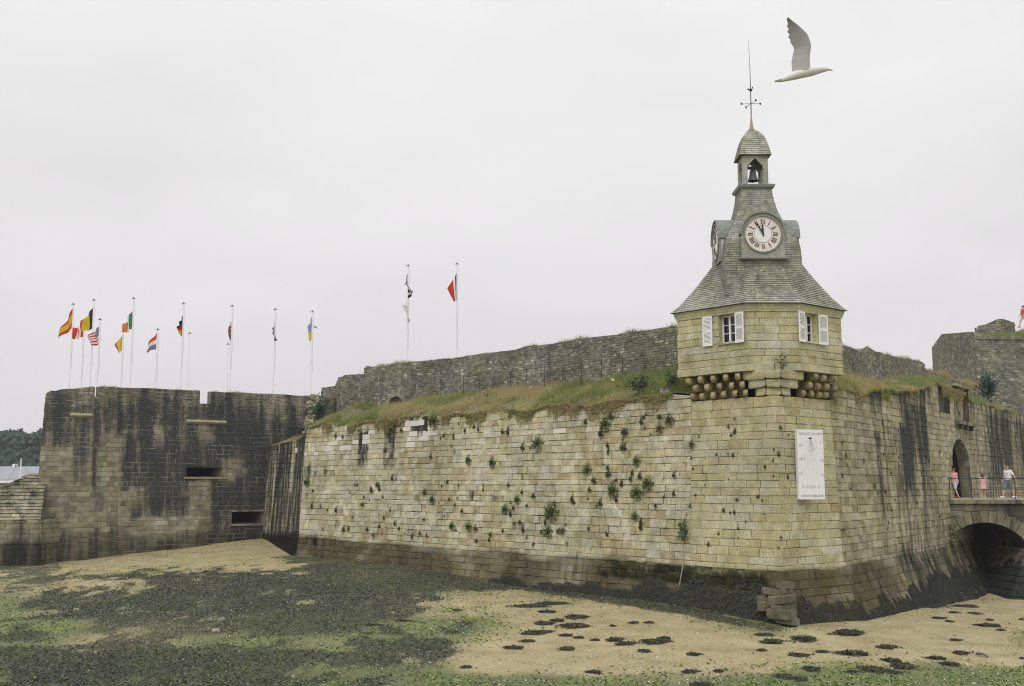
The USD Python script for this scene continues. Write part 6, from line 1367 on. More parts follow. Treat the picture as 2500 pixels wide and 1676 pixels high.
# wall plants: two prototypes, instanced
def plant_proto(name, label, n, mat_, seed, flowers, stem=True):
    t = thing(name, label, 'plant', (0, 0, 0)); r = np.random.RandomState(seed)
    th = r.uniform(0, 2 * np.pi, n); rad = np.sqrt(r.rand(n)) ; y = r.rand(n)
    rad = np.minimum(1.1, np.abs(r.normal(0, .55, n))); c = np.c_[rad * np.cos(th) * .5, -.05 - .5 * y * np.sqrt(np.maximum(0, 1 - np.minimum(1, rad * .9) ** 2)), rad * np.sin(th) * .52]
    tone = np.clip(r.normal(.45, .25, n), 0, .9)
    tone = np.where(r.rand(n) < flowers, r.uniform(.94, 1, n), tone)
    VF, tn = leaves(c, .10 if stem else .17, r, tone, aspect=2.0); part(t, 'foliage', VF, mat_, {'tone': tn})
    if stem: part(t, 'stem', join([tube([(0, .1, 0), (math.cos(a) * .15, -.12, math.sin(a) * .15), (math.cos(a) * .35, -.3, math.sin(a) * .3)], [.03, .02, .008], 4) for a in (0.6, 1.5, 2.4, 4.2)]), M['wood'])
    return t
def on_wall(u, v, seg=1):
    s, z = z_at(front, seg, u, v); return front.map(s, z, 0.0, seg)
def yaw_of(seg, w=front): n = w.n[seg]; return math.degrees(math.atan2(n[0], -n[1]))
BIG = [(1350, 1249, .62, 'largest round green wall plant with small yellow flowers, low on the curtain wall'), (1500, 1198, .50, 'left one of the three rounded yellow flowered plants near the tower'), (1558, 1203, .50, 'middle one of the three yellow flowered plants near the tower, lowest of them'), (1584, 1181, .50, 'upper right one of the three yellow flowered plants near the tower'), (1341, 1298, .46, 'green plant with yellow flowers directly below the largest wall plant'), (1375, 1297, .30, 'small dark green plant right of the lower yellow flowered plant'),
       (1204, 1130, .38, 'upright bright green plant in the middle of the curtain wall'), (1146, 1124, .36, 'compact green plant high in the middle of the curtain wall'), (1436, 1148, .36, 'green plant high on the curtain wall right of centre'), (1315, 1083, .55, 'spreading pale green plant near the top of the curtain wall'), (1480, 1036, .50, 'yellowish green plant near the wall head right of centre'), (1058, 1220, .34, 'dark green plant left of centre at mid height'), (1236, 1244, .40, 'olive plant hanging under a black streak'), (1106, 1285, .34, 'low green plant left of the two black streaks'), (1147, 1286, .36, 'low green plant right of its twin near the tide band'), (1063, 1028, .65, 'wide pale green clump under the wall head on the left half'), (1556, 1126, .34, 'thin upright green plant left of the tower seam'), (1552, 1261, .30, 'small olive plant low between tower seam and flowered plants'), (1636, 1025, .36, 'bluish green plant beside the seam near the wall head'), (1612, 1046, .30, 'small green plant left of the seam near the wall head'), (1265, 1220, .32, 'green plant right of the longest black streak'), (752, 1178, .45, 'dark green bush near the left end of the curtain wall'), (1690, 1085, .25, 'green plant on the tower just right of the seam')]
proto = plant_proto('wall_plant', BIG[0][3], 260, M['weed'], 61, .07)
UsdGeom.Xformable(proto.prim).GetOrderedXformOps()[0].Set(Gf.Vec3d(*map(float, on_wall(BIG[0][0], BIG[0][1]))))
UsdGeom.Xformable(proto.prim).AddRotateZOp().Set(yaw_of(1)); UsdGeom.Xformable(proto.prim).AddScaleOp().Set(Gf.Vec3f(.85, .7, .85))
rp = np.random.RandomState(62)
for (u, v, s_, lab) in BIG[1:]:
    seg = 2 if u > 1668 else 1; copy_of(proto, on_wall(u, v, seg), lab, None, yaw_of(seg) + rp.uniform(-12, 12), (s_ * 1.25 * rp.uniform(.85, 1.1), s_ * 1.1, s_ * 1.3 * rp.uniform(.9, 1.15)))
tuftp = None
cand = []
for k in range(260):
    u, v = rp.uniform(735, 1650), rp.uniform(1000, 1330); s, z = z_at(front, 1, u, v)
    if 2.6 < z < 8.6: cand.append((u, v, 1))
cand = [c for c in cand if fbm(A([[c[0] * .012, c[1] * .012, 0.]]), 2, 5)[0] > .36][:150]
for k in range(26): cand.append((rp.uniform(1680, 1815), rp.uniform(1000, 1330), 2))
for k in range(14):
    u_ = rp.uniform(1840, 1935); cand.append((u_, rp.uniform(1040, 1340), 2 if u_ < 1885 else 4))
for k in range(60): cand.append((rp.uniform(2050, 2300), rp.uniform(1020, 1300), 5))
for (u, v, seg) in cand:
    p = on_wall(u, v, seg); s_ = rp.uniform(.08, .22) * (1.0 if seg == 1 else .6)
    lab, grp = {1: ('small dark weed tuft rooted in a joint of the pale curtain wall', 'weed tufts on the curtain wall'), 5: ('small dark weed tuft rooted in a joint of the gate wall', 'weed tufts on the gate wall')}.get(seg, ('small dark weed tuft rooted in a joint of the tower masonry', 'weed tufts on the tower'))
    if tuftp is None:
        tuftp = plant_proto('weed_tuft', lab, 90, M['tuft'], 63, 0, False); tag(tuftp.prim, group=grp)
        UsdGeom.Xformable(tuftp.prim).GetOrderedXformOps()[0].Set(Gf.Vec3d(*map(float, p))); UsdGeom.Xformable(tuftp.prim).AddRotateZOp().Set(yaw_of(seg)); UsdGeom.Xformable(tuftp.prim).AddScaleOp().Set(Gf.Vec3f(.3, .25, .35))
    else: copy_of(tuftp, p, lab, grp, yaw_of(seg) + rp.uniform(-15, 15), (s_ * 1.35 * rp.uniform(.7, 1.4), s_ * .9, s_ * 1.5 * rp.uniform(.7, 1.6)))
# bush at the lodge corner, climbing plant with its bare stem in the seam
t = thing('wall_bush', 'dry dark tuft on the clipped corner between the corbels', 'plant', (10.9, 43.6, 10)); c = upper.at(upper.S[2] - .75, 10.12, .22) + rp.normal(size=(90, 3)) * A([.11, .05, .17]); VF, tn = leaves(c, .05, rp, rp.rand(90)); part(t, 'foliage', VF, M['tuft'], {'tone': tn})
pc = on_wall(1671, 1300, 2); t = thing('climbing_plant', 'green plant in the tower seam with a long bare stem hanging to the weed', 'plant', pc)
c = pc + A([-.06, -.12, .1]) + rp.normal(size=(170, 3)) * A([.14, .09, .22]); VF, tn = leaves(c, .075, rp, np.clip(rp.normal(.45, .25, 170), 0, .9), aspect=2.2); part(t, 'foliage', VF, M['weed'], {'tone': tn})
pts = [on_wall(u, v, 2 if u > 1668 else 1) + A([-.03, -.05, 0]) for u, v in ((1670, 1310), (1670, 1335), (1671, 1372), (1669, 1390), (1663, 1410), (1661, 1425), (1658, 1440))]
M['bare_stem'] = plain('bare_root', (.34, .31, .22), .8, .2, 20); part(t, 'stem', tube(pts, [.03, .028, .026, .024, .022, .018, .010], 6), M['bare_stem'])
# bushes
def bush(label, c, r, n, mat_, seed, size=.10):
    q = np.random.RandomState(seed); t = thing('bush', label, 'bush', c); d = q.normal(size=(n, 3)); d /= np.linalg.norm(d, axis=1, keepdims=True)
    P = A(c) + d * A(r) * (np.abs(q.normal(0, .62, n)))[:, None] * (1 + 1.3 * (fbm(d * 1.7 + seed, 2, seed) - .5))[:, None]; P[:, 2] += A(r)[2] * .6
    VF, tn = leaves(P, size, q, np.clip(.5 + .8 * (fbm(d * 1.6 + 3, 2, seed) - .5) + q.normal(0, .18, n), 0, 1)); part(t, 'foliage', VF, mat_, {'tone': tn})
    part(t, 'stem', join([tube([A(c) + A([0, 0, -.3]), A(c) + A([math.cos(a) * r[0] * .3, math.sin(a) * r[1] * .3, r[2] * .5]), A(c) + A([math.cos(a) * r[0] * .6, math.sin(a) * r[1] * .6, r[2] * .95])], [.06, .04, .012], 5) for a in (0, 2, 4)]), M['wood'])
bc = atY(779, 1024, 76.5); bush('blue green bush at the left end of the curtain wall top', bc, (.40, .40, .85), 900, M['bush'], 71)
bc = atY(2413, 965, 74.5); bush('dark green bush on the wall to the right above the gate', bc, (.62, .5, .95), 1100, M['bush'], 72, .11)
bc = atY(1560, 950, 49.4); bush('dark green shrub on the bank just left of the tower lodge', bc, (.7, .5, .42), 700, M['weed'], 73, .08)
bc = atY(1640, 945, 47.6); bush('olive bush overhanging the seam left of the corbels', bc, (.35, .3, .5), 500, M['weed'], 74, .07)
bc = atY(905, 912, 77.5); bush('small yellow green weed on top of the rubble wall stub', bc, (.45, .3, .22), 160, M['weed'], 75, .09)
bc = atY(1200, 985, 61.0); bush('green shrub on the wall head near the middle of the bank', bc, (1.0, .6, .4), 700, M['weed'], 76, .09)
# bank fence posts
fe = thing('bank_fence', 'thin wire fence on dark posts in front of the rampart wall', 'fence', LP(12, OFF - .7).tolist() + [10.6]); prev = None
for u in (1076, 1132, 1170, 1206, 1246, 1286, 1330, 1374, 1420, 1469, 1520, 1573):
    tt_ = on_line(u, low[0] - LN * (OFF - .75), -LD, 930); xy = LP(tt_, OFF - .75); zb = 10.55
    part(fe, 'post', tube([np.r_[xy, zb - .3], np.r_[xy, zb + 1.0]], .018, 6), M['iron'])
    if prev is not None:
        for hh in (.45, .95): part(fe, 'wire', tube([np.r_[prev, zb + hh], np.r_[xy, zb + hh]], .006, 4), M['iron'])
    prev = xy
t = thing('post', 'dark post standing at the wall edge below the lodge on the left', 'post', front.map(s_of(front, 1, 1563), 9.0, -.1, 1)); pp = front.map(s_of(front, 1, 1563), 9.0, -.1, 1)
part(t, 'shaft', tube([pp, pp + A([0, 0, 1.0])], .035, 6), M['iron']); part(t, 'cap', obox(pp + A([0, 0, 1.02]), (.1, .1, .05), 30), M['iron'])
# ------------------------------------------------------------------ seaweed clumps on the bare sand
CL = []
for (x, y, w, h) in [(40, 675, 100, 35), (245, 770, 80, 25), (740, 685, 140, 35), (690, 650, 110, 15), (950, 660, 160, 50), (1225, 630, 200, 35), (900, 775, 130, 25), (675, 747, 50, 12), (1060, 757, 70, 15), (1255, 762, 200, 40), (1470, 720, 120, 35), (1325, 515, 110, 30), (1320, 545, 120, 15), (1500, 805, 130, 45), (1570, 835, 130, 50), (1385, 855, 150, 55), (980, 858, 110, 35), (1785, 795, 120, 30), (1870, 830, 110, 35), (1930, 755, 95, 40), (1900, 683, 70, 15), (2110, 590, 170, 25), (1790, 543, 90, 18), (1860, 565, 50, 12), (1895, 510, 60, 8), (2020, 517, 80, 8), (2120, 555, 40, 10), (820, 905, 100, 40), (910, 925, 80, 30), (210, 880, 80, 30), (400, 875, 60, 25), (285, 962, 120, 25), (1250, 885, 80, 20), (1500, 885, 100, 25), (2325, 553, 30, 12), (2325, 800, 30, 12), (2190, 620, 60, 14), (1960, 470, 150, 12), (1750, 470, 140, 12)]: CL.append((1600 + x / 2.599, 1300 + y / 2.599, w / 2.599, h / 2.599))
for (x, y, w, h) in [(1300, 455, 200, 16), (1440, 442, 180, 16), (1395, 503, 120, 20), (1370, 568, 130, 24), (1460, 552, 90, 34), (1575, 530, 150, 30), (1565, 585, 160, 30), (1330, 635, 240, 25), (1515, 652, 90, 20), (1595, 667, 70, 18), (1275, 688, 80, 18), (1180, 730, 130, 25), (1525, 732, 80, 25), (1825, 672, 110, 35), (1895, 702, 130, 25), (2060, 680, 120, 32), (2140, 668, 80, 22), (2000, 748, 80, 25), (2310, 770, 60, 20), (1945, 572, 70, 12), (2040, 575, 70, 10), (1805, 593, 40, 10), (1690, 885, 100, 25), (1700, 685, 60, 10), (2300, 880, 100, 25), (885, 855, 60, 12), (285, 590, 120, 15), (480, 562, 90, 15), (820, 495, 60, 12)]: CL.append((800 + x / 2.599, 1300 + y / 2.599, w / 2.599, h / 2.599))
def clump_proto(seed):
    r = np.random.RandomState(seed); n = 300; th = r.uniform(0, 2 * np.pi, n); edge = .72 + 1.0 * (fbm(np.c_[np.cos(th) * 1.3, np.sin(th) * 1.3, th * 0 + seed], 2, seed) - .5)
    rr = np.sqrt(r.rand(n)) * edge * .62 * np.where(r.rand(n) < .12, r.uniform(1, 1.7, n), 1); c = np.c_[rr * np.cos(th), rr * np.sin(th), (.02 + .07 * np.maximum(0, 1 - (rr / .62) ** 2)) * r.uniform(.5, 1.1, n)]
    VF, tn = leaves(c, .085, r, np.clip(r.normal(.34, .2, n), 0, 1), flat=.6, aspect=2.4)
    g = np.linspace(0, 2 * np.pi, 15)[:-1]; e2 = .42 * (1 + .4 * (fbm(np.c_[np.cos(g) * 1.3, np.sin(g) * 1.3, g * 0 + seed], 2, seed) - .5)); V = np.vstack([np.c_[e2 * np.cos(g), e2 * np.sin(g), g * 0 + .004], [[0, 0, .07]]])
    return VF, tn, (V, [[i, (i + 1) % 14, 14] for i in range(14)])
protos = []; CL.sort(key=lambda c: -c[2] * c[3])
def gpoint(u, v):
    z = 0.0
    for _ in range(8): p = atZ(u, v, z); z = float(ground_z(A([p[0]]), A([p[1]]))[0])
    p[2] = z; return p
places = ['right of the corner stones', 'below the gate wall', 'in front of the tower corner']
MARK = [(1330, 'the black wall streaks'), (1500, 'the flowered wall plants'), (1665, 'the hanging stem'), (1800, 'the tower face'), (1930, 'the corner stones'), (2060, 'the tower edge'), (2210, 'the streaked wall'), (2330, 'the gate'), (2450, 'the bridge arch')]
keyed = {}
for i, (u, v, w, h) in enumerate(CL):
    mk = min(MARK, key=lambda m: abs(m[0] - u))[1] if u > 1200 else 'the left wall half'
    kind_ = 'small' if w < 26 else ('long thin' if w > 4.2 * h else 'broad'); row = 'near the wall' if v < 1500 else ('mid sand' if v < 1570 else 'low in the picture')
    keyed.setdefault((kind_, mk, row), []).append(i)
CLAB = {}
ORD = ['leftmost', 'second from left', 'third from left', 'fourth from left', 'fifth from left', 'sixth from left', 'seventh from left']
for (kind_, mk, row), ids in keyed.items():
    ids.sort(key=lambda i: CL[i][0])
    for n_, i in enumerate(ids):
        CLAB[i] = '%s dark seaweed clump below %s, %s' % (kind_, mk, row) if len(ids) == 1 else '%s %s seaweed clump below %s, %s' % (ORD[n_] if n_ < len(ids) - 1 or n_ > 6 else 'rightmost', kind_, mk, row)
for i, (u, v, w, h) in enumerate(CL):
    p = gpoint(u, v + h * .35); W_ = 1.2 * w * p[1] / F; D_ = max(.25, (h - 4.5) * p[1] ** 2 / (F * 5.4)); sc = (W_ / 1.0, min(D_, W_ * 1.1) / 1.0, min(1.0, .45 + .4 * W_))
    reg = (CLAB[i], 'dark seaweed clumps lying on the open sand')
    if i < 4:
        t = thing('seaweed_clump', reg[0], 'seaweed clump', (0, 0, 0), reg[1]); VF, tn, bs = clump_proto(80 + i)
        part(t, 'fronds', VF, M['wrack'], {'tone': tn}); part(t, 'mat', bs, M['wrack'], {'tone': np.full(15, .3)})
        x = UsdGeom.Xformable(t.prim); x.GetOrderedXformOps()[0].Set(Gf.Vec3d(*map(float, p))); x.AddRotateZOp().Set(float(rp.uniform(-25, 25))); x.AddScaleOp().Set(Gf.Vec3f(*map(float, sc))); protos.append(t)
    else: copy_of(protos[i % 4], p, reg[0], reg[1], rp.uniform(-20, 20) + (180 if i % 2 else 0), sc)
p = gpoint(2385, 1600); q = gpoint(2412, 1607); single('driftwood', tube([p + A([0, 0, .05]), (p + q) / 2 + A([0, 0, .09]), q + A([0, 0, .05])], [.05, .045, .03], 7), M['wood'], 'grey driftwood stick on the sand at the right', 'driftwood', smooth=True)
for i, (u, v, s_) in enumerate([(186, 1493, .17), (527, 1545, .20), (540, 1518, .22), (490, 1523, .22), (960, 1500, .16)]):
    p = gpoint(u, v); V, Fc = roundstone(p + A([0, 0, s_ * .25]), (s_ * 1.3, s_, s_ * .8), 30 * i, i + 50)
    single('beach_stone', (V, Fc), M['dark_granite'], ['pale stone alone on the mud at far left', 'round tan stone in the dark weed, lower left', 'flat grey stone in the weed, left of centre', 'low dark weedy stone beside the flat grey one', 'small stone at the tip of the weed bank'][i], 'stone', prim=blockprim(V, .9, -.4 if i != 3 else .3, -.4), smooth=True)
# ------------------------------------------------------------------ flags
RED, YEL, BLK, WHT, BLU, GRN, ORA = (.55, .05, .04), (.62, .46, .03), (.035, .033, .035), (.74, .73, .73), (.05, .07, .22), (.06, .22, .10), (.62, .20, .05)
def flag_cells(kind):
    """colour at (i fly 0..1, j hoist 0..1 from the top)"""
    def H(*c): return lambda x, y: c[min(len(c) - 1, int(y * len(c)))]
    def Vt_(*c): return lambda x, y: c[min(len(c) - 1, int(x * len(c)))]
    def es(x, y): return (YEL if not (.28 < x < .42 and .38 < y < .62) else (.45, .16, .05)) if .25 < y < .75 else RED
    def us(x, y): return (((.06, .07, .18) if (int(x * 20) + int(y * 20)) % 3 else (.5, .5, .55)) if x < .42 and y < .54 else (RED if int(y * 9) % 2 == 0 else WHT))
    def uk(x, y):
        if abs(y - .5) < .09 or abs(x - .5) < .06: return RED
        if abs(y - .5) < .16 or abs(x - .5) < .10: return WHT
        if abs(abs(x - .5) - abs(y - .5)) < .05: return RED
        return WHT if abs(abs(x - .5) - abs(y - .5)) < .11 else BLU
    def bzh(x, y): return (WHT if not ((int(x * 14) + int(y * 12)) % 3 == 0) else BLK) if x < .4 and y < .45 else (BLK if int(y * 9) % 2 == 0 else WHT)
    def ca(x, y): return RED if x < .25 or x > .75 else (RED if abs(x - .5) < .13 and abs(y - .5) < .22 else WHT)
    def town(x, y): return WHT if (int(x * 9) * 5 + int(y * 11) * 3) % 7 else (.42, .36, .22)
    return {'es': es, 'us': us, 'uk': uk, 'bzh': bzh, 'ca': ca, 'town': town, 'be': (lambda x, y: BLK if x < .36 else (YEL if x < .86 else RED)), 'be2': Vt_((.46, .42, .05), (.62, .50, .06), (.58, .12, .04)), 'ie': Vt_(GRN, WHT, ORA), 'nl': H((.58, .10, .05), WHT, (.20, .20, .27)), 'de': H(BLK, RED, YEL), 'ua': H((.30, .38, .50), (.70, .58, .05)), 'fr': (lambda x, y: (.10, .10, .20) if x < .22 else (WHT if x < .42 else RED))}[kind]
def cloth_mesh(hoist_t, hoist_b, tip_t, tip_b, kind, waves=1.6, amp=.16, nx=30, ny=26, fold=0.0, seed=0):
    ht, hb, tt_, tb2 = map(A, (hoist_t, hoist_b, tip_t, tip_b)); V, C, Fc = [], [], []; fn = flag_cells(kind); n = 0
    def Pt(x, y):
        a = ht * (1 - y) + hb * y; b = tt_ * (1 - y) + tb2 * y; p = a * (1 - x) + b * x
        ph = 2 * math.pi * (waves * x + .35 * y) + seed; s = math.sin(ph) * x ** .6
        d = (b - a); d = d / max(np.linalg.norm(d), 1e-6)
        return p + A([0.10 * amp * s, amp * 1.6 * s, -fold * math.sin(math.pi * x) * .3]) + A([0, 0, .05 * math.sin(6 * x + seed) * x])
    for i in range(nx):
        for j in range(ny):
            q = [Pt(i / nx, j / ny), Pt((i + 1) / nx, j / ny), Pt((i + 1) / nx, (j + 1) / ny), Pt(i / nx, (j + 1) / ny)]; V += q; C += [fn((i + .5) / nx, (j + .5) / ny)] * 4; Fc.append([n, n + 1, n + 2, n + 3]); n += 4
    return (A(V), tris(Fc)), A(C)
def flagpole(label, top, base, Y, flags=()):
    """top, base: photo points of the mast; flags: (kind, hoist top, hoist bottom, fly top, fly bottom, waves, amp)"""
    pt = atY(top[0], top[1], Y); pb = pt.copy(); pb[2] = 9.3
    t = thing('flagpole', label, 'flagpole', pb)
    part(t, 'mast', tube([pb, (pb + pt) / 2, pt], [.055, .042, .028], 8), M['pole_white'])
    part(t, 'truck', lathe([(0, .10), (.06, .09), (.075, .05), (.06, .0), (0, -.01)], 10, pt), M['lead'])
    part(t, 'crossbar', tube([pt + A([-.17, 0, -.02]), pt + A([.17, 0, -.02])], .02, 5), M['lead'])
    ux = lambda u, v: atY(u, v, Y)
    for q, (kind, a, b, c, d, wv, am) in enumerate(flags):
        VF, C = cloth_mesh(ux(*a), ux(*b), ux(*c), ux(*d), kind, wv, am, seed=q + top[0] % 5); part(t, 'flag', VF, M['colour'], {'tint': C})
        mid = ux(*b); part(t, 'halyard', tube([pt + A([.08, 0, -.1]), pt * .5 + pb * .5 + A([.09, 0, 0])], .008, 4), M['lead'])
def z5(x, y): return (100 + x / 5.6, 700 + y / 5.6)
def z6(x, y): return (400 + x / 5.6, 700 + y / 5.6)
def z7(x, y): return (900 + x / 5.227, 600 + y / 5.227)
FY = 87.0
flagpole('leftmost white flagpole, flying the red and yellow Spanish flag', z5(440, 245), None, FY, [('es', z5(440, 292), z5(428, 560), z5(292, 560), z5(235, 735), 1.1, .20)])
flagpole('flagpole with the red and white Canadian flag, half hidden behind the Belgian one', z5(588, 500), None, FY + 3, [('ca', z5(586, 535), z5(580, 690), z5(452, 560), z5(440, 725), 1.6, .2)])
flagpole('flagpole with the wide black, yellow and red Belgian flag', z5(722, 185), None, FY - 2, [('be', z5(714, 295), z5(700, 572), z5(560, 470), z5(560, 640), 1.0, .2)])
flagpole('flagpole with the striped American flag', z5(806, 452), None, FY - 6, [('us', z5(793, 548), z5(786, 790), z5(650, 690), z5(672, 835), 1.3, .2)])
flagpole('flagpole with the olive, yellow and red vertical striped flag', z5(1122, 618), None, FY + 2, [('be2', z5(1120, 645), z5(1112, 880), z5(1010, 810), z5(1055, 915), .9, .15)])
flagpole('flagpole with the green, white and orange Irish flag', z5(1266, 165), None, FY - 2, [('ie', z5(1258, 315), z5(1242, 580), z5(1130, 520), z5(1135, 640), 1.4, .22)])
flagpole('flagpole with the red, white and blue Dutch flag drooping to the left', z5(1597, 590), None, FY, [('nl', z5(1588, 630), z5(1572, 860), z5(1465, 775), z5(1428, 898), 1.0, .15)])
flagpole('flagpole with the limp black, red and gold German flag', z5(1950, 235), None, FY - 1, [('de', z5(1938, 395), z5(1930, 690), z5(1868, 560), z5(1890, 640), 2.2, .16)])
flagpole('shorter bare white flagpole without a flag, right of the German flag', z5(2034, 640), None, FY + 4)
flagpole('flagpole with the limp British flag', z6(935, 270), None, FY - 1, [('uk', z6(925, 470), z6(912, 745), z6(878, 585), z6(905, 720), 2.2, .16)])
flagpole('shorter bare mast just left of the British flag', z6(882, 790), None, FY + 5)
flagpole('flagpole with the limp black and white Breton flag', z6(1523, 315), None, FY, [('bzh', z6(1519, 455), z6(1506, 740), z6(1478, 640), z6(1550, 735), 2.2, .18)])
flagpole('flagpole with the narrow hanging blue and yellow Ukrainian flag', z6(2031, 345), None, FY + 2, [('ua', z6(2026, 405), z6(2022, 720), z6(1972, 560), z6(1980, 768), 1.4, .14)])
flagpole('tall flagpole with two limp white flags, one above the other', z7(505, 258), None, 88, [('bzh', z7(500, 335), z7(498, 690), z7(462, 500), z7(574, 600), 1.3, .2), ('town', z7(500, 700), z7(498, 975), z7(432, 780), z7(540, 975), 1.3, .2)])
flagpole('tallest flagpole right of the two white flags, flying the French flag', z7(1128, 235), None, 88, [('fr', z7(1128, 340), z7(1126, 705), z7(1004, 558), z7(1082, 714), .8, .15)])
# ------------------------------------------------------------------ the gull in flight
M['gull_white'] = plain('gull_plumage', (.70, .67, .66), .8, .06, 30); M['gull_grey'] = plain('gull_wing', (.36, .355, .345), .8, .10, 30); M['gull_tip'] = plain('gull_wing_tip', (.25, .25, .255), .8, .2, 30); M['gull_feather'] = leaf_mat('gull_feathers', [(0, (.58, .57, .55)), (.35, (.44, .435, .42)), (.7, (.34, .335, .33)), (1, (.20, .20, .205))], trans=.25); M['beak'] = plain('gull_beak', (.42, .16, .10), .5, .1, 30)
GYd = 12.0
def gz(x, y, dy=0.0): p = atY(1650 + x / 3.484, y / 3.484, GYd + dy); return p
gu = thing('seagull', 'pale seagull flying right with one wing raised, upper right of the sky', 'seagull', gz(1080, 620))
spine = [(850, 692, .012), (905, 682, .026), (985, 652, .050), (1070, 624, .064), (1150, 606, .064), (1210, 596, .050), (1250, 590, .040), (1280, 592, .026)]
Vb = manifold3d.Manifold.batch_boolean([manifold3d.Manifold.batch_hull([ell(gz(a[0], a[1]), (a[2], a[2] * .95, a[2] * .85), 20), ell(gz(b[0], b[1]), (b[2], b[2] * .95, b[2] * .85), 20)]) for a, b in zip(spine[:-1], spine[1:])] + [ell(gz(1250, 584), (.040, .032, .032), 20)], manifold3d.OpType.Add).refine_to_length(.012).to_mesh()
tb = trimesh.Trimesh(Vb.vert_properties[:, :3], Vb.tri_verts); trimesh.smoothing.filter_taubin(tb, iterations=8); part(gu, 'body', tb, M['gull_white'], smooth=True)
part(gu, 'beak', tube([gz(1283, 590), gz(1312, 597), gz(1336, 600)], [.014, .009, .003], 8), M['beak'], smooth=True)
for dy in (-.028, .028): V, Fc = vf(trimesh.creation.icosphere(1, .006)); part(gu, 'eye', (V + gz(1262, 580, dy), Fc), M['black_paint'])
V = A([gz(905, 668, -.03), gz(905, 668, .03), gz(838, 690, .05), gz(845, 703, 0), gz(838, 690, -.05), gz(905, 690, 0)]); part(gu, 'tail', (V, [[0, 1, 2], [0, 2, 3], [0, 3, 4], [5, 3, 2], [5, 4, 3], [5, 0, 4], [5, 2, 1]]), M['gull_white'])
def wing(lead, trail, dy0, dy1, name, sgn):
    """leading and trailing edge from root to tip, photo points; spread in depth from dy0 to dy1"""
    n = 22; f = np.linspace(0, 1, n); L = A(lead, float); T = A(trail, float); fl = np.linspace(0, 1, len(L)); ft = np.linspace(0, 1, len(T)); m = 9; V = []
    for q in f:
        a = A([np.interp(q, fl, L[:, k]) for k in (0, 1)]); b = A([np.interp(q, ft, T[:, k]) for k in (0, 1)]); dy = dy0 + (dy1 - dy0) * q
        for c in np.linspace(0, 1, m):
            cam_ = math.sin(math.pi * c ** .6) * (1 - q * .7) * .022; e = (1 + (.10 * math.sin(q * 60) * sstep(A([q]), .35, .6)[0] if c > .95 else 0)); p = a + (b - a) * c * e; V.append(gz(p[0], p[1], dy + cam_ * sgn + c * .03))
    V = A(V); Vt2 = V + A([0, .012, 0]); k = len(V); Fc = [[i * m + j, i * m + j + 1, (i + 1) * m + j + 1, (i + 1) * m + j] for i in range(n - 1) for j in range(m - 1)]
    F2 = [[k + d for d in r[::-1]] for r in Fc]; cut = int((n - 1) * .72) * (m - 1)
    rim = [[i * m, (i + 1) * m, k + (i + 1) * m, k + i * m] for i in range(n - 1)] + [[i * m + m - 1, (i + 1) * m + m - 1, k + (i + 1) * m + m - 1, k + i * m + m - 1] for i in range(n - 1)]
    VV = np.vstack([V, Vt2]); tq = np.tile(np.clip(np.repeat(f, m) + .10 * np.sin(np.repeat(f, m) * 75) * np.tile(np.linspace(0, 1, m), n), 0, 1), 2); w_ = part(gu, name, (VV, tris(Fc[:cut] + F2[:cut] + rim)), M['gull_feather'], {'tone': tq}); part(gu, 'wing_tip', (VV, tris(Fc[cut:] + F2[cut:])), M['gull_feather'], {'tone': tq}, parent=w_)
wing([(1145, 590), (1138, 500), (1152, 380), (1120, 290), (1040, 215), (955, 150)], [(990, 610), (985, 520), (1010, 410), (972, 345), (955, 250), (948, 152)], -.05, -.14, 'wing', -1)
wing([(1140, 592), (1125, 510), (1128, 400), (1090, 310), (1030, 235), (975, 185)], [(1010, 608), (1005, 530), (1020, 430), (985, 365), (968, 270), (965, 188)], .05, .42, 'wing', 1)
gb = thing('seagull', 'tiny far bird beside the hanging blue and yellow flag', 'seagull', z_ if False else atY(400 + 2070 / 5.6, 700 + 552 / 5.6, 70))
c0 = atY(400 + 2070 / 5.6, 700 + 552 / 5.6, 70); k_ = 70 / F
part(gb, 'body', vf(trimesh.creation.icosphere(2, 1).apply_scale([.10, .06, .05]).apply_translation(c0)), M['gull_tip'])
for sx_, q in ((-1, (-.16, -.10, .04)), (1, (.14, .10, -.14))):
    V = A([c0 + A([-.05, 0, .02]), c0 + A([.06, 0, .02]), c0 + A(q) + A([0, -.1 * sx_, .02]), c0 + A([0, 0, -.02])]); part(gb, 'wing', (V, [[0, 1, 2], [0, 2, 3], [1, 3, 2]]), M['gull_tip'])
# ------------------------------------------------------------------ beyond the bastion: wooded hill, quay building, yachts
rh = np.random.RandomState(91)
hx = np.linspace(-420, -60, 60); hy = np.linspace(270, 420, 26); HX, HY = np.meshgrid(hx, hy)
def hill_h(x, y): return (13.5 + 3.5 * fbm(np.c_[x.ravel() * .012, y.ravel() * .012, x.ravel() * 0], 2, 3).reshape(x.shape)) * sstep(y, 268, 312) * (1 - sstep(x, -95, -60))
HZ = hill_h(HX, HY); V = np.c_[HX.ravel(), HY.ravel(), HZ.ravel() - .5]
single('hill', (V, tris([[i * 60 + j, i * 60 + j + 1, (i + 1) * 60 + j + 1, (i + 1) * 60 + j] for i in range(25) for j in range(59)])), M['earth'], 'low hill across the harbour at far left', kind='structure', prim={'tone': np.full(len(V), .2), 'stain_and_shade': np.full(len(V), .0), 'green': np.full(len(V), .4), 'pale': np.full(len(V), -.8)}, smooth=True)
cs_ = []; tn_ = []
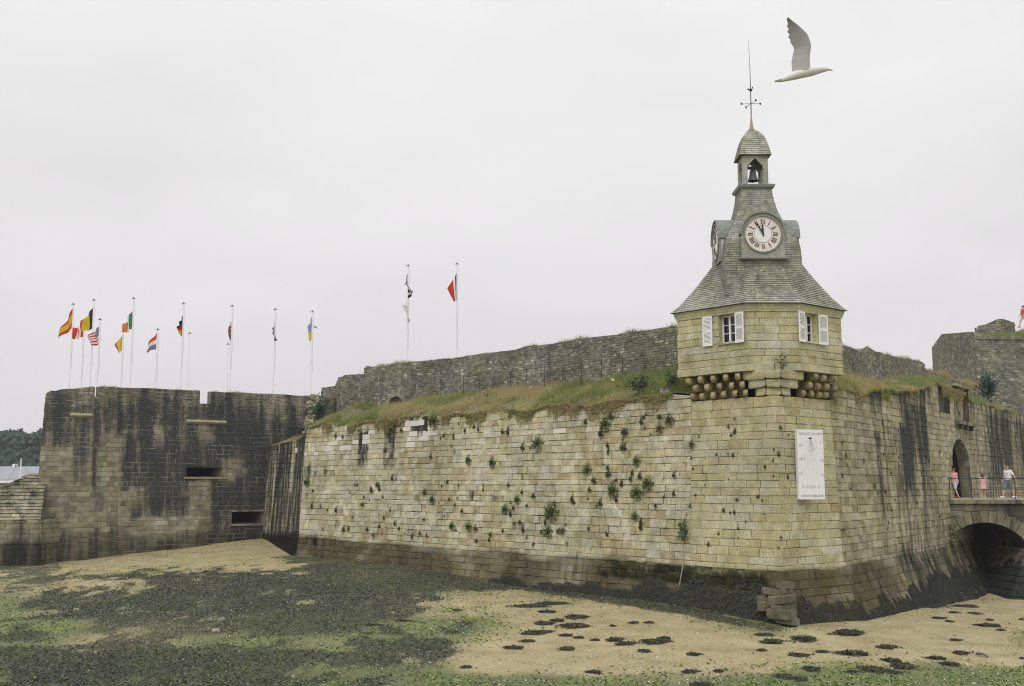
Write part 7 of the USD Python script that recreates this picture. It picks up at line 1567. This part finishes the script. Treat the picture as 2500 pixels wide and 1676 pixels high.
for k in range(240):
    x, y = rh.uniform(-190, -105), rh.uniform(283, 335); z = float(hill_h(A([x]), A([y]))[0]); r = rh.uniform(2.0, 3.6); n = 170
    d = rh.normal(size=(n, 3)); d /= np.linalg.norm(d, axis=1, keepdims=True); c = A([x, y, z + r * .7]) + d * A([r, r, r * .85]) * rh.uniform(.75, 1.05, (n, 1)); cs_.append(c); tn_.append(np.clip(.35 + .35 * d[:, 2] * .4 + rh.normal(0, .18) + rh.normal(0, .12, n), 0, 1))
VF, tn = leaves(np.vstack(cs_), .75, rh, np.concatenate(tn_), aspect=1.3); single('wood', VF, M['hill_leaf'], 'dark green wood covering the hill beyond the harbour at far left', 'wood', kind='stuff', prim={'tone': tn})
qb = thing('quay_building', 'long low quay building with a grey slate roof and pale wall at far left', 'building', (-75, 150, 0))
QY = 150.0; ze, zr = atY(0, 1172, QY)[2], atY(0, 1139, QY + 4)[2]; x0, x1 = -130.0, -48.0
M['far_roof'] = plain('pale_slate_roof', (.26, .275, .30), .7, .10, 1.5); M['far_wall'] = plain('grey_beige_wall', (.36, .33, .27), .9, .12, 1.0)
V = A([(x0, QY - .5, ze), (x1, QY - .5, ze), (x1, QY + 4.5, zr), (x0, QY + 4.5, zr), (x1, QY + 9.5, ze), (x0, QY + 9.5, ze)]); part(qb, 'roof', (V, tris([[0, 1, 2, 3], [3, 2, 4, 5]])), M['far_roof'])
hole = [sbox(x, -.5 + 3.0, x + .9, 3.9) for x in (0,)]
zz = atY(8, 1206, QY)[2]; xx = atY(8, 1206, QY)[0]
wp = sbox(x0, -1, x1, ze - .42).difference(sbox(xx - .35, zz - .35, xx + .35, zz + .3))
for k in range(7): wp = wp.difference(sbox(xx - 8 - 5 * k, zz - .35, xx - 7.3 - 5 * k, zz + .3))
m = trimesh.creation.extrude_polygon(wp, .4, engine='earcut'); V = A(m.vertices); part(qb, 'wall', (np.c_[V[:, 0], QY + V[:, 2], V[:, 1]], A(m.faces)), M['far_wall'])
for k in range(8): part(qb, 'window_opening', boxm(((xx - .4) if k == 0 else (xx - 8.1 - 5 * (k - 1)), QY + .3, zz - .4), ((xx + .4) if k == 0 else (xx - 7.2 - 5 * (k - 1)), QY + .39, zz + .35)), M['dark_hole'])
part(qb, 'fascia', boxm((x0, QY - .45, ze - .42), (x1, QY - .1, ze - .02)), M['white_paint'])
V = A([(x1, QY, -1), (x1, QY + 9, -1), (x1, QY + 9, ze), (x1, QY + 4.5, zr - .1), (x1, QY, ze)]); part(qb, 'gable', (V, [[0, 1, 2], [0, 2, 3], [0, 3, 4]]), M['far_wall'])
cxp = atY(36, 1136, QY + 4.5); part(qb, 'chimney', boxm((cxp[0] - .2, QY + 4.2, zr - .4), (cxp[0] + .25, QY + 4.8, zr + .32)), M['white_paint'])
cxp = atY(41, 1136, QY + 4.5); part(qb, 'chimney', boxm((cxp[0] - .1, QY + 4.2, zr - .4), (cxp[0] + .12, QY + 4.8, zr + .22)), M['far_wall'])
def yacht(label, u, vt, Y, L):
    b = atY(u, 1230, Y); b[2] = 0.35; t = thing('yacht', label, 'yacht', b); V = []; n = 11
    for i in range(n):
        f = i / (n - 1.0); hw = L * .15 * (math.sin(math.pi * min(1, .18 + f * .82)) ** .7); x = -L / 2 + L * f; dk = 1.15 + .35 * f * f
        for (a, z) in ((-1, dk), (-.75, .25), (0, -.15), (.75, .25), (1, dk)): V.append(b + A([x * .5, hw * a + x * .8, z]))
    V = A(V); Fc = [[i * 5 + j, i * 5 + j + 1, (i + 1) * 5 + j + 1, (i + 1) * 5 + j] for i in range(n - 1) for j in range(4)] + [[i * 5, i * 5 + 4, (i + 1) * 5 + 4, (i + 1) * 5] for i in range(n - 1)]
    part(t, 'hull', (V, tris(Fc)), M['white_paint'], smooth=45); part(t, 'cabin', obox(b + A([.1, .2, 1.5]), (L * .3, L * .16, .5), 58, .1), M['white_paint'])
    tp = atY(u, vt, Y); part(t, 'mast', tube([b + A([0, 0, 1.2]), np.r_[b[:2], tp[2]]], [.09, .06], 6), M['pole_white']); part(t, 'boom', tube([b + A([0, 0, 2.4]), b + A([-L * .22, -L * .35, 2.45])], .06, 6), M['pole_white'])
    part(t, 'stay', tube([np.r_[b[:2], tp[2]], b + A([L * .25, L * .4, 1.5])], .018, 4), M['lead']); part(t, 'stay', tube([np.r_[b[:2], tp[2]], b + A([-L * .25, -L * .4, 1.3])], .018, 4), M['lead'])
yacht('moored yacht with the tallest mast beyond the buttress', 46, 1120, 120, 9); yacht('smaller moored yacht with a short thin mast near the bastion edge', 71, 1155, 125, 7); 
bo = atY(4, 1222, 105); yb = thing('dinghy', 'small white upturned boat above the buttress at the left edge', 'boat', bo)
m = trimesh.creation.icosphere(3, 1.0); V = A(m.vertices) * A([1.5, .8, .75]); V[:, 2] = np.maximum(V[:, 2], -.1); part(yb, 'hull', (V + bo + A([-.3, 0, -.25]), A(m.faces)), M['white_paint'], smooth=True); part(yb, 'keel', obox(bo + A([-.3, 0, .5]), (2.0, .05, .08)), M['lead'])
# ------------------------------------------------------------------ thin sea haze
usdkit.material(stage, '/World/Looks/sea_haze', {'v': ('principled_volume', {'color': (.93, .93, .95), 'density': .0002, 'anisotropy': .1})}, [], volume='v.volume')
hz = vf(trimesh.creation.box(bounds=[[-2600, -450, -3.0], [2600, 4100, 34.0]]))
hp = emit(fresh('/World', 'haze'), hz[0], hz[1], UsdShade.Material.Get(stage, '/World/Looks/sea_haze')); tag(hp, 'thin pale sea haze over the whole scene', None, None, 'stuff')
